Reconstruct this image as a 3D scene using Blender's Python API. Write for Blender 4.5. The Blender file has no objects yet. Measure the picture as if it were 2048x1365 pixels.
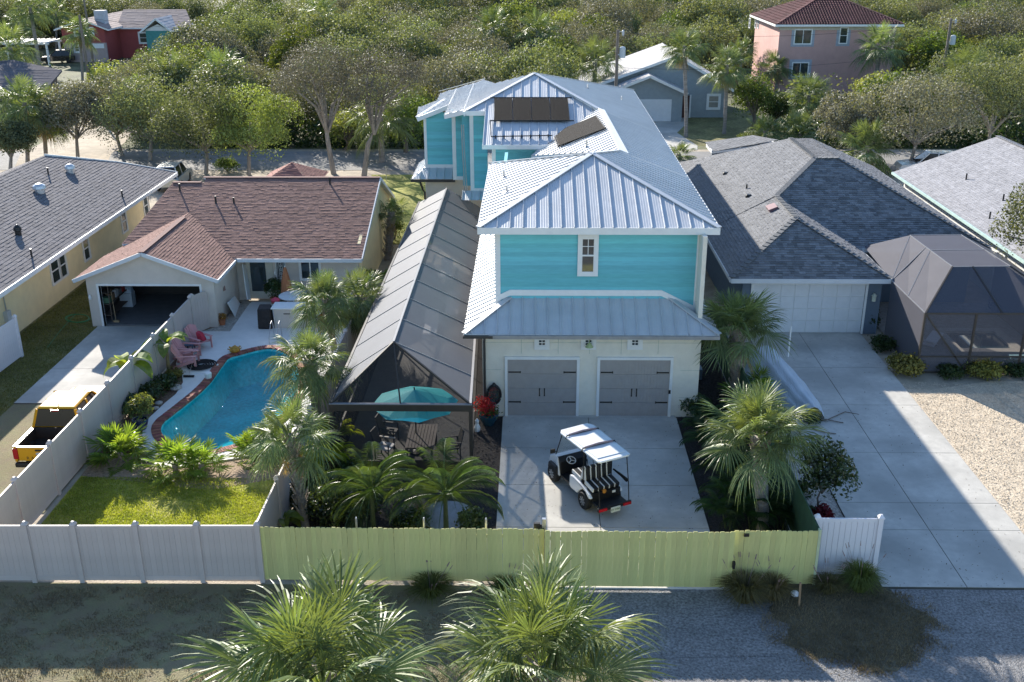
import bpy, math, random
import numpy as np
from mathutils import Vector, Matrix
random.seed(7); rng = np.random.default_rng(7)
SC = bpy.context.scene; COL = SC.collection
rad = math.radians
# ---------------------------------------------------------------- camera (calibrated from the vanishing points)
C0 = np.array([1024., 682.5]); VD = np.array([1065., -140.]); VN = np.array([1042., 5900.])
FPX = math.sqrt(-(VD-C0) @ (VN-C0)); CAMH = 17.0
_y = np.r_[VD-C0, FPX]; _y /= np.linalg.norm(_y)
_d = np.r_[VN-C0, FPX]; _d /= np.linalg.norm(_d)
_y = _y-(_y@_d)*_d; _y /= np.linalg.norm(_y)
_x = np.cross(_d, _y); MW = np.array([_x, _y, -_d])
cam = bpy.data.cameras.new('camera'); camo = bpy.data.objects.new('camera', cam); COL.objects.link(camo)
cam.sensor_width = 36; cam.lens = 36*FPX/2048; cam.clip_start = .5; cam.clip_end = 3000
_r, _u, _b = MW@[1, 0, 0], -(MW@[0, 1, 0]), -(MW@[0, 0, 1])
camo.matrix_world = Matrix(((_r[0], _u[0], _b[0], 0), (_r[1], _u[1], _b[1], 0), (_r[2], _u[2], _b[2], CAMH), (0, 0, 0, 1)))
SC.camera = camo
# ---------------------------------------------------------------- sky, sun, exposure
SUN = Vector((-1.02, 2.0, 1.0)).normalized()
W = bpy.data.worlds.new('World'); SC.world = W; W.use_nodes = True
_n = W.node_tree.nodes; _s = _n.new('ShaderNodeTexSky'); _s.sky_type = 'NISHITA'; _s.sun_disc = False
_s.sun_elevation = math.asin(SUN.z); _s.sun_rotation = math.atan2(SUN.x, SUN.y)
_s.air_density = 1.0; _s.dust_density = .3; _s.ozone_density = 3.2
W.node_tree.links.new(_s.outputs[0], _n['Background'].inputs[0]); _n['Background'].inputs[1].default_value = .118
_l = bpy.data.lights.new('sun', 'SUN'); _l.energy = 5.0; _l.angle = rad(.55); _l.color = (1, .93, .83)
_o = bpy.data.objects.new('sun', _l); COL.objects.link(_o); _o.rotation_euler = SUN.to_track_quat('Z', 'Y').to_euler()
SC.view_settings.view_transform = 'Standard'; SC.view_settings.look = 'None'
SC.view_settings.exposure = 1.13; SC.view_settings.gamma = 1; SC.view_settings.use_curve_mapping = False
SC.render.engine = 'CYCLES'; SC.cycles.use_denoising = True
SC.cycles.max_bounces = 8; SC.cycles.transparent_max_bounces = 24
SC.cycles.diffuse_bounces = 3; SC.cycles.glossy_bounces = 3; SC.cycles.transmission_bounces = 4
SC.cycles.sample_clamp_indirect = 4
# ---------------------------------------------------------------- measuring: photo pixel + a known height, depth or plane -> place in the world
def ray(px, py): return MW@np.r_[px-C0[0], py-C0[1], FPX]
def P(px, py, z=0., y=None, x=None):
    d = ray(px, py)
    t = x/d[0] if x is not None else (y/d[1] if y is not None else (z-CAMH)/d[2])
    return Vector((d[0]*t, d[1]*t, d[2]*t+CAMH))
def ON(px, py, pl):            # pl: z = a + b x + c y
    d = ray(px, py); a, b, c = pl
    t = (a-CAMH)/(d[2]-b*d[0]-c*d[1]); return Vector((d[0]*t, d[1]*t, d[2]*t+CAMH))
def zon(pl, x, y): return Vector((x, y, pl[0]+pl[1]*x+pl[2]*y))
# ---------------------------------------------------------------- materials
MATS = {}
def mat(name, col, rough=.8, var=.12, scale=3., bump=0., bscale=40., metal=0., spec=.4, tint=False, big=0., stretch=None, transl=0., coat=0., objrand=0., col2=None, dirt=None):
    if name in MATS: return MATS[name]
    m = bpy.data.materials.new(name); m.use_nodes = True; N = m.node_tree.nodes; L = m.node_tree.links
    b = N['Principled BSDF']; out = N['Material Output']
    b.inputs['Roughness'].default_value = rough; b.inputs['Metallic'].default_value = metal
    b.inputs['Specular IOR Level'].default_value = spec; b.inputs['Coat Weight'].default_value = coat
    tc = N.new('ShaderNodeTexCoord'); mp = N.new('ShaderNodeMapping'); L.new(tc.outputs['Object'], mp.inputs[0])
    if stretch: mp.inputs['Scale'].default_value = stretch
    no = N.new('ShaderNodeTexNoise'); no.inputs['Scale'].default_value = scale; no.inputs['Detail'].default_value = 6; no.inputs['Roughness'].default_value = .65
    L.new(mp.outputs[0], no.inputs[0])
    cr = N.new('ShaderNodeMix'); cr.data_type = 'RGBA'
    c1 = [min(1, c*(1-var)) for c in col]; c2 = [min(1, c*(1+var)) for c in (col2 or col)]
    cr.inputs[6].default_value = (*c1, 1); cr.inputs[7].default_value = (*c2, 1)
    mr = N.new('ShaderNodeMapRange'); mr.inputs[1].default_value = .33; mr.inputs[2].default_value = .67; L.new(no.outputs[0], mr.inputs[0])
    L.new(mr.outputs[0], cr.inputs[0]); last = cr.outputs[2]
    if big or dirt:
        n2 = N.new('ShaderNodeTexNoise'); n2.inputs['Scale'].default_value = scale*.12; n2.inputs['Detail'].default_value = 5; L.new(mp.outputs[0], n2.inputs[0])
        m2 = N.new('ShaderNodeMapRange'); m2.inputs[1].default_value = .35; m2.inputs[2].default_value = .65; L.new(n2.outputs[0], m2.inputs[0])
        mx = N.new('ShaderNodeMix'); mx.data_type = 'RGBA'; mx.blend_type = 'MIX' if dirt else 'MULTIPLY'
        L.new(last, mx.inputs[6])
        if dirt:
            mx.inputs[7].default_value = (*dirt, 1)
            mm = N.new('ShaderNodeMath'); mm.operation = 'MULTIPLY'; mm.inputs[1].default_value = big or .5; L.new(m2.outputs[0], mm.inputs[0]); L.new(mm.outputs[0], mx.inputs[0])
        else:
            mx.inputs[0].default_value = 1; cc = N.new('ShaderNodeMapRange'); cc.inputs[3].default_value = 1-big; cc.inputs[4].default_value = 1+big
            L.new(m2.outputs[0], cc.inputs[0]); L.new(cc.outputs[0], mx.inputs[7])
        last = mx.outputs[2]
    if tint:
        m['tint'] = 1
        at = N.new('ShaderNodeAttribute'); at.attribute_name = 'tint'; mx = N.new('ShaderNodeMix'); mx.data_type = 'RGBA'; mx.blend_type = 'MULTIPLY'; mx.inputs[0].default_value = 1
        L.new(last, mx.inputs[6]); L.new(at.outputs['Color'], mx.inputs[7]); last = mx.outputs[2]
    if objrand:
        oi = N.new('ShaderNodeObjectInfo'); hs = N.new('ShaderNodeHueSaturation')
        a = N.new('ShaderNodeMapRange'); a.inputs[3].default_value = 1-objrand; a.inputs[4].default_value = 1+objrand; L.new(oi.outputs['Random'], a.inputs[0]); L.new(a.outputs[0], hs.inputs['Value'])
        wv = N.new('ShaderNodeMath'); wv.operation = 'MULTIPLY'; wv.inputs[1].default_value = 7.13; L.new(oi.outputs['Random'], wv.inputs[0])
        fr = N.new('ShaderNodeMath'); fr.operation = 'FRACT'; L.new(wv.outputs[0], fr.inputs[0])
        a2 = N.new('ShaderNodeMapRange'); a2.inputs[3].default_value = .5-objrand*.07; a2.inputs[4].default_value = .5+objrand*.07; L.new(fr.outputs[0], a2.inputs[0]); L.new(a2.outputs[0], hs.inputs['Hue'])
        L.new(last, hs.inputs['Color']); last = hs.outputs[0]
    L.new(last, b.inputs['Base Color'])
    if bump:
        n3 = N.new('ShaderNodeTexNoise'); n3.inputs['Scale'].default_value = bscale; n3.inputs['Detail'].default_value = 4; L.new(mp.outputs[0], n3.inputs[0])
        bp = N.new('ShaderNodeBump'); bp.inputs['Strength'].default_value = min(1, bump); bp.inputs['Distance'].default_value = .02*max(1, bump); L.new(n3.outputs[0], bp.inputs['Height']); L.new(bp.outputs[0], b.inputs['Normal'])
    if transl:
        t = N.new('ShaderNodeBsdfTranslucent'); tm = N.new('ShaderNodeMix'); tm.data_type = 'RGBA'; tm.blend_type = 'MULTIPLY'; tm.inputs[0].default_value = 1
        L.new(last, tm.inputs[6]); tm.inputs[7].default_value = (1.7, 1.6, .55, 1); tm.clamp_result = False
        L.new(tm.outputs[2], t.inputs[0]); ms = N.new('ShaderNodeMixShader'); ms.inputs[0].default_value = transl
        L.new(b.outputs[0], ms.inputs[1]); L.new(t.outputs[0], ms.inputs[2]); L.new(ms.outputs[0], out.inputs[0])
    MATS[name] = m; return m
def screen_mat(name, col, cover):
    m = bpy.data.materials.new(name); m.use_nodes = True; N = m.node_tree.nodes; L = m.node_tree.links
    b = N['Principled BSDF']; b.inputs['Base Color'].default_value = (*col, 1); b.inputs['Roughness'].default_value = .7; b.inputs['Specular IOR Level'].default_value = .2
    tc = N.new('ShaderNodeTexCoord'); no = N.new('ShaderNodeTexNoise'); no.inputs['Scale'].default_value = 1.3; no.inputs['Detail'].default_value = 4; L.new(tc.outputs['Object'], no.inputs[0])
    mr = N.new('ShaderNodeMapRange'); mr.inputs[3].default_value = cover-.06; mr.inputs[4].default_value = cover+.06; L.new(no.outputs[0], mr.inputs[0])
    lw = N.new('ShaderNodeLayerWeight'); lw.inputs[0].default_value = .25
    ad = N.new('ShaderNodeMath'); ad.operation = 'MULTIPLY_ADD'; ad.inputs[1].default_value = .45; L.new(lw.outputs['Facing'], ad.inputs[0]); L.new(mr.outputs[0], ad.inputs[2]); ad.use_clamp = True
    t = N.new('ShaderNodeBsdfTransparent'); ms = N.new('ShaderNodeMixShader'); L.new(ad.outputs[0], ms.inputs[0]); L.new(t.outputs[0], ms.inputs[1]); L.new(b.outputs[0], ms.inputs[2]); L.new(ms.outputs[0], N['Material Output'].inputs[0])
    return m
def glass_mat(name, col, rough=.05):
    m = mat(name, col, rough=rough, var=.2, scale=.7, spec=.8); return m
# ---------------------------------------------------------------- mesh building
ORG = {}
def tag(o, label=None, cat=None, group=None, kind=None):
    if label: o['label'] = label
    if cat: o['category'] = cat
    if group: o['group'] = group
    if kind: o['kind'] = kind
    return o
def thing(name, label, cat, loc=(0, 0, 0), group=None, rz=0.):
    o = bpy.data.objects.new(name, None); COL.objects.link(o); o.location = loc; o.rotation_euler = (0, 0, rz); o.empty_display_size = .3
    tag(o, label, cat, group); ORG[o.name] = (Vector(loc), Matrix.Rotation(-rz, 3, 'Z')); return o
def put(o, parent=None):
    COL.objects.link(o)
    if parent: o.parent = parent
    return o
class B:
    """collects boxes, bars, tubes, polygons in WORLD coordinates and links them as one object under its parent"""
    def __init__(s): s.v = []; s.f = []; s.t = []
    def poly(s, pts, tint=1.):
        i = len(s.v); s.v += [tuple(p) for p in pts]; s.f.append(tuple(range(i, i+len(pts)))); s.t.append(tint); return s
    def hexa(s, a, tint=1.):   # a: 4 bottom pts, 4 top pts (ccw)
        i = len(s.v); s.v += [tuple(p) for p in a]
        for q in ((3, 2, 1, 0), (4, 5, 6, 7), (0, 1, 5, 4), (1, 2, 6, 5), (2, 3, 7, 6), (3, 0, 4, 7)): s.f.append(tuple(i+k for k in q)); s.t.append(tint)
        return s
    def box(s, x0, x1, y0, y1, z0, z1, tint=1.):
        return s.hexa([(x0, y0, z0), (x1, y0, z0), (x1, y1, z0), (x0, y1, z0), (x0, y0, z1), (x1, y0, z1), (x1, y1, z1), (x0, y1, z1)], tint)
    def bar(s, a, b, w, h=None, up=(0, 0, 1), tint=1.):
        a = Vector(a); b = Vector(b); h = h or w; d = (b-a)
        if d.length < 1e-6: return s
        d.normalize(); up = Vector(up)
        if abs(d.dot(up)) > .98: up = Vector((0, 1, 0))
        x = d.cross(up).normalized(); z = x.cross(d).normalized()
        q = lambda p: [p-x*w/2-z*h/2, p+x*w/2-z*h/2, p+x*w/2+z*h/2, p-x*w/2+z*h/2]
        return s.hexa(q(a)+q(b), tint)
    def prism(s, pts, dz, tint=1.):   # polygon extruded by vector dz
        dz = Vector(dz); n = len(pts); i = len(s.v); pts = [Vector(p) for p in pts]
        s.v += [tuple(p) for p in pts]+[tuple(p+dz) for p in pts]
        s.f.append(tuple(range(i+n-1, i-1, -1))); s.f.append(tuple(range(i+n, i+2*n))); s.t += [tint]*2
        for k in range(n): s.f.append((i+k, i+(k+1) % n, i+n+(k+1) % n, i+n+k)); s.t.append(tint)
        return s
    def tube(s, path, r, n=6, tint=1., cap=True):
        path = [Vector(p) for p in path]; rs = r if isinstance(r, (list, tuple)) else [r]*len(path); i0 = len(s.v)
        ref = Vector((0, 0, 1))
        for k, p in enumerate(path):
            d = (path[min(k+1, len(path)-1)]-path[max(k-1, 0)])
            d = d.normalized() if d.length > 1e-9 else Vector((0, 0, 1))
            u = ref if abs(d.dot(ref)) < .95 else Vector((1, 0, 0))
            x = d.cross(u).normalized(); y = d.cross(x)
            for j in range(n):
                a = 2*math.pi*j/n; s.v.append(tuple(p+x*math.cos(a)*rs[k]+y*math.sin(a)*rs[k]))
        for k in range(len(path)-1):
            for j in range(n):
                a = i0+k*n+j; b = i0+k*n+(j+1) % n; s.f.append((a, b, b+n, a+n)); s.t.append(tint)
        if cap:
            s.f.append(tuple(i0+j for j in range(n-1, -1, -1))); s.f.append(tuple(i0+(len(path)-1)*n+j for j in range(n))); s.t += [tint]*2
        return s
    def lathe(s, c, prof, n=12, axis='z', tint=1.):   # prof: [(r, h)]
        c = Vector(c); i0 = len(s.v)
        for r, h in prof:
            for j in range(n):
                a = 2*math.pi*j/n; p = (r*math.cos(a), r*math.sin(a), h)
                if axis == 'y': p = (p[0], p[2], p[1])
                if axis == 'x': p = (p[2], p[0], p[1])
                s.v.append(tuple(c+Vector(p)))
        for k in range(len(prof)-1):
            for j in range(n):
                a = i0+k*n+j; b = i0+k*n+(j+1) % n; s.f.append((a, b, b+n, a+n)); s.t.append(tint)
        s.f.append(tuple(i0+j for j in range(n-1, -1, -1))); s.f.append(tuple(i0+(len(prof)-1)*n+j for j in range(n))); s.t += [tint]*2
        return s
    def mesh(s, name, m, origin=None, R=None, smooth=False):
        me = bpy.data.meshes.new(name); v = s.v
        if origin is not None: v = [tuple(Vector(p)-origin) for p in v]
        if R is not None: v = [tuple(R@Vector(p)) for p in v]
        me.from_pydata(v, [], s.f); me.materials.append(m)
        if m.get('tint') or any(t != 1. for t in s.t):
            at = me.attributes.new('tint', 'FLOAT_COLOR', 'FACE'); a = np.ones((len(s.t), 4), np.float32)
            for k, t in enumerate(s.t): a[k, :3] = t
            at.data.foreach_set('color', a.ravel())
        if smooth: me.polygons.foreach_set('use_smooth', [True]*len(me.polygons))
        me.update(); return me
    def build(s, name, m, parent=None, bevel=0., smooth=False, **kw):
        o = None
        if parent is not None and parent.name in ORG: org, R = ORG[parent.name]
        elif parent is not None and parent.parent is not None and parent.parent.name in ORG: org, R = ORG[parent.parent.name]
        else: org, R = None, None
        o = bpy.data.objects.new(name, s.mesh(name, m, org, R, smooth)); put(o, parent)
        if bevel:
            bv = o.modifiers.new('bevel', 'BEVEL'); bv.width = bevel; bv.segments = 2; bv.limit_method = 'ANGLE'
        return tag(o, **kw) if kw else o
def inst(me, name, parent, loc=(0, 0, 0), rot=(0, 0, 0), sc=None):   # one more object on a shared mesh; loc in world
    o = bpy.data.objects.new(name, me); put(o, parent)
    if parent is not None and parent.name in ORG:
        org, R = ORG[parent.name]; loc = R@(Vector(loc)-org)
    o.location = loc; o.rotation_euler = rot
    if sc is not None: o.scale = sc if hasattr(sc, '__len__') else (sc,)*3
    return o
def copy_tree(o, parent=None):
    c = o.copy(); COL.objects.link(c); c.parent = parent
    for ch in list(o.children): copy_tree(ch, c)
    return c
def clip2(poly, k, val, keep_ge):
    out = []; n = len(poly)
    for i in range(n):
        a, b = poly[i], poly[(i+1) % n]; ia = (a[k] >= val) == keep_ge or a[k] == val; ib = (b[k] >= val) == keep_ge or b[k] == val
        if ia: out.append(a)
        if ia != ib and a[k] != b[k]:
            t = (val-a[k])/(b[k]-a[k]); out.append((a[0]+(b[0]-a[0])*t, a[1]+(b[1]-a[1])*t))
    return out
def frame(poly, upslope=None):
    """origin, u (level, along the eave), v (up the slope), n of a roof plane"""
    p = [Vector(q) for q in poly]; n = Vector((0, 0, 0))
    for i in range(len(p)): n += (p[i]-p[0]).cross(p[(i+1) % len(p)]-p[0])
    n.normalize()
    if n.z < 0: n = -n
    u = Vector((0, 0, 1)).cross(n).normalized(); v = n.cross(u).normalized()
    if v.z < 0: v = -v; u = -u
    o = min(p, key=lambda q: q.z); return o, u, v, n
PROF = [(0, 0), (.008, .045), (.03, .045), (.038, 0), (.1, 0), (.115, .0045), (.13, 0), (.19, 0), (.205, .0045), (.22, 0), (.28, 0), (.295, .0045), (.31, 0), (.37, 0), (.385, .0045), (.4, 0), (.46, 0)]
def metal_roof(poly, m, parent, w=.46, name='metal_panel', off=None):
    o, u, v, n = frame(poly); q = [((Vector(p)-o).dot(u), (Vector(p)-o).dot(v)) for p in poly]
    umin = min(a[0] for a in q); umax = max(a[0] for a in q); k = w/.46
    x = umin+(off if off is not None else 0)-w*(1 if off else 0)
    while x < umax:
        b = B()
        for (u0, h0), (u1, h1) in zip(PROF, PROF[1:]):
            a0, a1 = x+u0*k, x+u1*k
            if a1 < umin or a0 > umax: continue
            c = clip2(clip2(q, 0, a0, True), 0, a1, False)
            if len(c) < 3: continue
            pts = []
            for (cu, cv) in c:
                h = h0+(h1-h0)*(cu-a0)/max(1e-6, a1-a0); pts.append(o+u*cu+v*cv+n*(h+.012))
            b.poly(pts)
        if b.f: b.build(name, m, parent)
        x += w
def shingles(poly, m, parent, course=.14, tab=(.14, .34), rise=.014, name='shingle_courses', lo=.86, hi=1.1, mult=1.):
    """every shingle a raised tab with a thick lower edge; joined because each is only a few pixels"""
    o, u, v, n = frame(poly); q = [((Vector(p)-o).dot(u), (Vector(p)-o).dot(v)) for p in poly]
    vmax = max(a[1] for a in q); umin = min(a[0] for a in q); umax = max(a[0] for a in q)
    b = B(); y = 0.; rr = random.Random(len(poly)*13+int(umax*100))
    while y < vmax:
        st = clip2(clip2(q, 1, y, True), 1, min(y+course, vmax), False)
        if len(st) < 3: y += course; continue
        a0 = min(p[0] for p in st); a1 = max(p[0] for p in st); x = a0-rr.random()*.2; rowt = rr.uniform(.94, 1.06)
        while x < a1:
            w = rr.uniform(*tab); x1 = x+w
            c = clip2(clip2(st, 0, x, True), 0, x1, False)
            if len(c) >= 3:
                h = rise*rr.choice((.7, 1., 1.5)); t = rr.uniform(lo, hi)*rowt*mult
                up = [o+u*cu+v*cv+n*(h*(1-(cv-y)/course)+.004) for cu, cv in c]; b.poly(up, t)
                lowp = [(cu, cv) for cu, cv in c if cv < y+.005]
                if len(lowp) >= 2:
                    l0 = min(lowp); l1 = max(lowp)
                    A = o+u*l0[0]+v*y; D = o+u*l1[0]+v*y; b.poly([A, D, D+n*(h+.004), A+n*(h+.004)], t*.8)
            x = x1
        y += course
    ob = b.build(name, m, parent); ob['kind'] = 'stuff'; return ob
def slab(poly, m, parent, name='roof_deck', t=.12, **kw):
    o, u, v, n = frame(poly); return B().prism([Vector(p)-Vector((0, 0, t)) for p in poly], (0, 0, t-.003)).build(name, m, parent, **kw)
def boards(x0, x1, y, z0, z1, m, parent, h=.17, name='siding_board', t=.02, topfn=None):
    """lap siding on a wall facing the camera, one object a board"""
    z = z0
    while z < z1-.02:
        zt = min(z+h, z1); b = B(); 
        b.hexa([(x0, y-t, z), (x1, y-t, z), (x1, y, z), (x0, y, z), (x0, y-.004, zt), (x1, y-.004, zt), (x1, y, zt), (x0, y, zt)]); b.build(name, m, parent); z += h
def flat(name, pts, m, z=None, **kw):
    return B().poly([(p[0], p[1], z if z is not None else p[2]) for p in pts]).build(name, m, None, **kw)
# ================================================================ the ground, roads, paving
m_sand = mat('sand', (.40, .34, .26), .95, .18, 1.2, bump=1.2, bscale=18, big=.18)
m_litter = mat('leaf_litter', (.16, .135, .09), .95, .35, 2., bump=1.5, bscale=14, col2=(.10, .12, .05), big=.3)
m_asph = mat('asphalt', (.23, .225, .215), .9, .12, 6, bump=.6, bscale=60, big=.12)
m_conc = mat('concrete', (.56, .54, .49), .85, .09, 4, bump=.3, bscale=90, big=.85, dirt=(.36, .35, .32), spec=.2)
m_concb = mat('concrete_apron', (.52, .50, .46), .85, .08, 5, bump=.3, bscale=90, big=.1)
m_joint = mat('joint', (.1, .1, .09), .95)
m_deckw = mat('pool_deck_coating', (.74, .72, .68), .75, .05, 2.5, bump=.4, bscale=50, big=.06)
m_lawn = mat('lawn', (.25, .30, .05), .95, .3, 3.5, bump=1.5, bscale=40, col2=(.38, .34, .08), big=.22)
m_lawnd = mat('lawn_dark', (.15, .17, .045), .95, .3, 3.5, bump=1.5, bscale=40, col2=(.22, .19, .09), big=.3)
m_dry = mat('dry_lawn', (.34, .27, .17), .95, .35, 1.6, bump=1.8, bscale=25, col2=(.17, .16, .08), big=.25)
m_grav = mat('crushed_gravel', (.23, .225, .22), .9, .55, 14, bump=2.5, bscale=30, big=.12)
m_shell = mat('shell_gravel', (.60, .50, .37), .9, .28, 14, bump=2., bscale=24, big=.1)
m_mulchb = mat('black_mulch', (.035, .03, .028), .95, .6, 16, bump=3, bscale=22)
m_mulchr = mat('brown_mulch', (.21, .13, .085), .95, .45, 8, bump=2.5, bscale=16)
m_rock = mat('river_rock', (.42, .38, .33), .8, .4, 9, bump=3, bscale=12)
HX0, HX1, HY0, HY1 = -15.2, -7.6, 32.0, 47.9      # where the pool is dug: the ground sheet leaves this open
g = B(); xs = [-420, HX0, HX1, 420]; ys = [-60, HY0, HY1, 900]
for i in range(3):
    for j in range(3):
        if i == 1 and j == 1: continue
        g.poly([(xs[i], ys[j], -.02), (xs[i+1], ys[j], -.02), (xs[i+1], ys[j+1], -.02), (xs[i], ys[j+1], -.02)])
g.build('ground', m_sand, kind='structure')
def sheet(name, pts, m, z): return tag(flat(name, pts, m, z), kind='structure')
sheet('forest_floor', [(-180, 86.2), (180, 86.2), (180, 300), (-180, 300)], m_litter, -.012)
sheet('back_road', [(-120, 78), (60, 78), (60, 85.2), (-120, 85.2)], m_asph, .0)
sheet('side_road', [(-33, 60), (-27.5, 60), (-34.5, 84), (-38.5, 112), (-46, 140), (-49, 140), (-44, 110), (-42, 84)], m_sand, .004)
sheet('rear_lawn', [(-8.4, 58), (-5, 58), (-5, 76.5), (-12, 76.5)], m_lawn, -.004)
sheet('far_lawn', [P(1300, 228).to_tuple()[:2], P(1500, 225).to_tuple()[:2], P(1530, 290).to_tuple()[:2], P(1395, 292).to_tuple()[:2], P(1354, 266).to_tuple()[:2], P(1375, 246).to_tuple()[:2]], m_lawnd, .004)
sheet('far_driveway', [P(1270, 236).to_tuple()[:2], P(1375, 236).to_tuple()[:2], P(1375, 246).to_tuple()[:2], P(1354, 266).to_tuple()[:2], P(1395, 292).to_tuple()[:2], P(1395, 300).to_tuple()[:2], P(1300, 300).to_tuple()[:2]], m_conc, .008)
# left neighbour's side yard and driveway
sheet('side_lawn', [(-23.6, 20), (-19.2, 20), (-19.2, 44.3), (-20.2, 44.3), (-20.2, 58), (-23.6, 58)], m_lawnd, -.006)
def slabs(name, x0, x1, cuts, m, z, mid=None):
    """poured slabs with tooled joints between them"""
    o = B().box(x0, x1, cuts[0], cuts[-1], -.1, z-.012).build(name, m_joint, kind='structure')
    c = [x0]+([mid] if mid else [])+[x1]; g = .012
    for a, b in zip(cuts, cuts[1:]):
        for p, q in zip(c, c[1:]): B().box(p+g, q-g, a+g, b-g, -.05, z).build('concrete_slab', m, o)
    return o
slabs('left_driveway', -20.0, -15.35, [36.0, 39.4, 44.35], m_conc, .05)
slabs('driveway', -1.05, 5.45, [25.0, 27.3, 29.9, 32.5, 35.0], m_conc, .05, mid=2.15)
B().box(-1.0, 5.4, 35.0, 35.75, -.05, .06).build('garage_apron', m_concb, kind='structure')
slabs('right_driveway', 9.75, 14.85, [24.35, 27.3, 28.9+.0, 32.3, 36.2, 39.85, 43.85], m_conc, .05, mid=12.1)
# beds
sheet('shell_gravel_bed', [(14.85, 26.0), (26, 26.0), (26, 38.6), (18.5, 38.6), (16.1, 37.8), (14.85, 37.8)], m_shell, .012)
sheet('side_gravel_strip', [(7.9, 24.6), (9.75, 24.6), (9.75, 43.8), (7.9, 43.8)], m_rock, .0)
sheet('plant_bed_mulch', [(5.45, 24.6), (7.9, 24.6), (7.9, 43.8), (6.2, 43.8), (6.2, 35.2), (5.45, 35.2)], m_mulchb, .004)
sheet('garden_mulch', [(-7.5, 24.6), (-1.05, 24.6), (-1.05, 35.1), (-1.8, 35.1), (-1.8, 54), (-7.5, 54)], m_mulchb, .004)
sheet('gravel_road', [(3.0, 19.8), (40, 19.8), (40, 24.3), (3.0, 24.3)], m_grav, .004)
sheet('gravel_drive', [(.8, 21.2), (6.4, 21.4), (6.9, 22.6), (6.0, 24.3), (.8, 24.3)], m_grav, .012)
vp = [(8.4+(1.95+.22*math.sin(a*5+1)+.12*math.sin(a*11)+.08*math.sin(a*23))*math.cos(a), min(24.5, 22.8+(1.8+.2*math.sin(a*4)+.12*math.sin(a*9+2)+.08*math.sin(a*19))*math.sin(a))) for a in [k*2*math.pi/90 for k in range(90)]]
sheet('verge_grass', vp, mat('verge_soil', (.13, .115, .075), .95, .35, 3, bump=1.5, bscale=30), .016)
sheet('verge_grass_strip', [(6.3, 23.6), (10.1, 23.6), (9.8, 25.0), (6.2, 24.9)], mat('verge_soil', (.13, .115, .075), .95), .02)
sheet('roadside_dirt', [(-25, 14), (3.0, 14), (3.0, 21.2), (.8, 21.2), (.8, 24.3), (-25, 24.3)], m_dry, .0)
sheet('sandy_track', [(-25, 8), (40, 8), (40, 19.8), (9, 20.3), (3.0, 20.4), (-25, 19.2)], mat('track', (.40, .33, .27), .95, .25, 1.4, bump=1.6, bscale=22, big=.2), .008)
B().box(.9, 6.9, 24.2, 24.95, -.1, .05).build('gate_sill', m_concb, kind='structure')
sheet('pool_side_lawn', [(-15.1, 24.5), (-7.6, 24.5), (-7.6, 31.99), (-15.1, 31.99)], m_lawn, .0)
sheet('palm_bed_mulch', [(-15.1, 30.4), (-13, 30.0), (-10.5, 29.5), (-7.6, 30.6), (-7.6, 31.99), (-15.1, 31.99)], mat('tan_mulch', (.34, .25, .18), .95, .4, 8, bump=2.5, bscale=16), .004)
sheet('brown_drive_verge', [(-20, 28), (-15.3, 28), (-15.3, 36), (-20, 36)], m_dry, .004)
# ================================================================ pool with deck
from mathutils.geometry import tessellate_polygon
WATER = [(518, 699), (482, 708), (457, 716), (443, 731), (431, 748), (419, 764), (398, 785), (370, 808), (342, 830), (326, 844), (320, 858), (326, 874), (345, 890), (375, 899), (407, 902), (431, 900), (454, 894), (485, 885), (530, 862), (568, 830), (592, 790), (600, 755), (592, 725), (572, 706), (545, 697)]
pool = [P(x, y, .05) for x, y in WATER]
def resample(pts, n, closed=True):
    p = [Vector(q) for q in pts]; N = len(p)
    def cr(i, t):
        a, b, c, d = p[(i-1) % N], p[i % N], p[(i+1) % N], p[(i+2) % N]
        return .5*((2*b)+(c-a)*t+(2*a-5*b+4*c-d)*t*t+(3*b-a-3*c+d)*t**3)
    fine = [cr(i, k/12) for i in range(N) for k in range(12)]; L = [0]
    for i in range(len(fine)): L.append(L[-1]+(fine[(i+1) % len(fine)]-fine[i]).length)
    out = []
    for k in range(n):
        s = L[-1]*k/n; j = next(i for i in range(len(L)-1) if L[i+1] >= s); t = (s-L[j])/max(1e-9, L[j+1]-L[j]); out.append(fine[j].lerp(fine[(j+1) % len(fine)], t))
    return out
ring = resample(pool, 240); cen = sum(ring, Vector())/len(ring)
def offs(r, d):
    out = []; n = len(r)
    for i in range(n):
        t = (r[(i+1) % n]-r[i-1]).normalized(); nn = Vector((t.y, -t.x, 0))
        if nn.dot(r[i]-cen) < 0: nn = -nn
        out.append(r[i]+nn*d)
    return out
r_in = resample(offs(ring, -.02), 80); r_out = resample(offs(ring, .30), 80)
deck_outer = [P(285, 868, .05), P(276, 893, .05), P(303, 920, .05), P(345, 935, .05), P(420, 925, .05), P(500, 912, .05), Vector((-7.6, 32.02, .05)), Vector((-7.6, 47.9, .05)), P(505, 604, .05), P(500, 606, .05), P(460, 663, .05), P(402, 663, .05), Vector((-15.1, 43.7, .05)), Vector((-15.1, 40.6, .05)), P(352, 728, .05), P(364, 750, .05), P(366, 765, .05), P(352, 788, .05), P(330, 806, .05), P(300, 834, .05), P(286, 850, .05)]
for p in deck_outer:
    p.y = max(p.y, HY0+.0) if p.y < 32.6 and False else p.y
def holed(outer, inner, z):
    loops = [[Vector((p.x, p.y, 0)) for p in outer], [Vector((p.x, p.y, 0)) for p in inner]]; b = B(); al = [*outer, *inner]
    b.v = [(p.x, p.y, z) for p in al]
    for t in tessellate_polygon(loops): b.f.append(tuple(t)); b.t.append(1.)
    me = b
    for k, f in enumerate(me.f):
        a, c, d = [Vector(me.v[i]) for i in f]
        if (c-a).cross(d-a).z < 0: me.f[k] = f[::-1]
    return b
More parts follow.
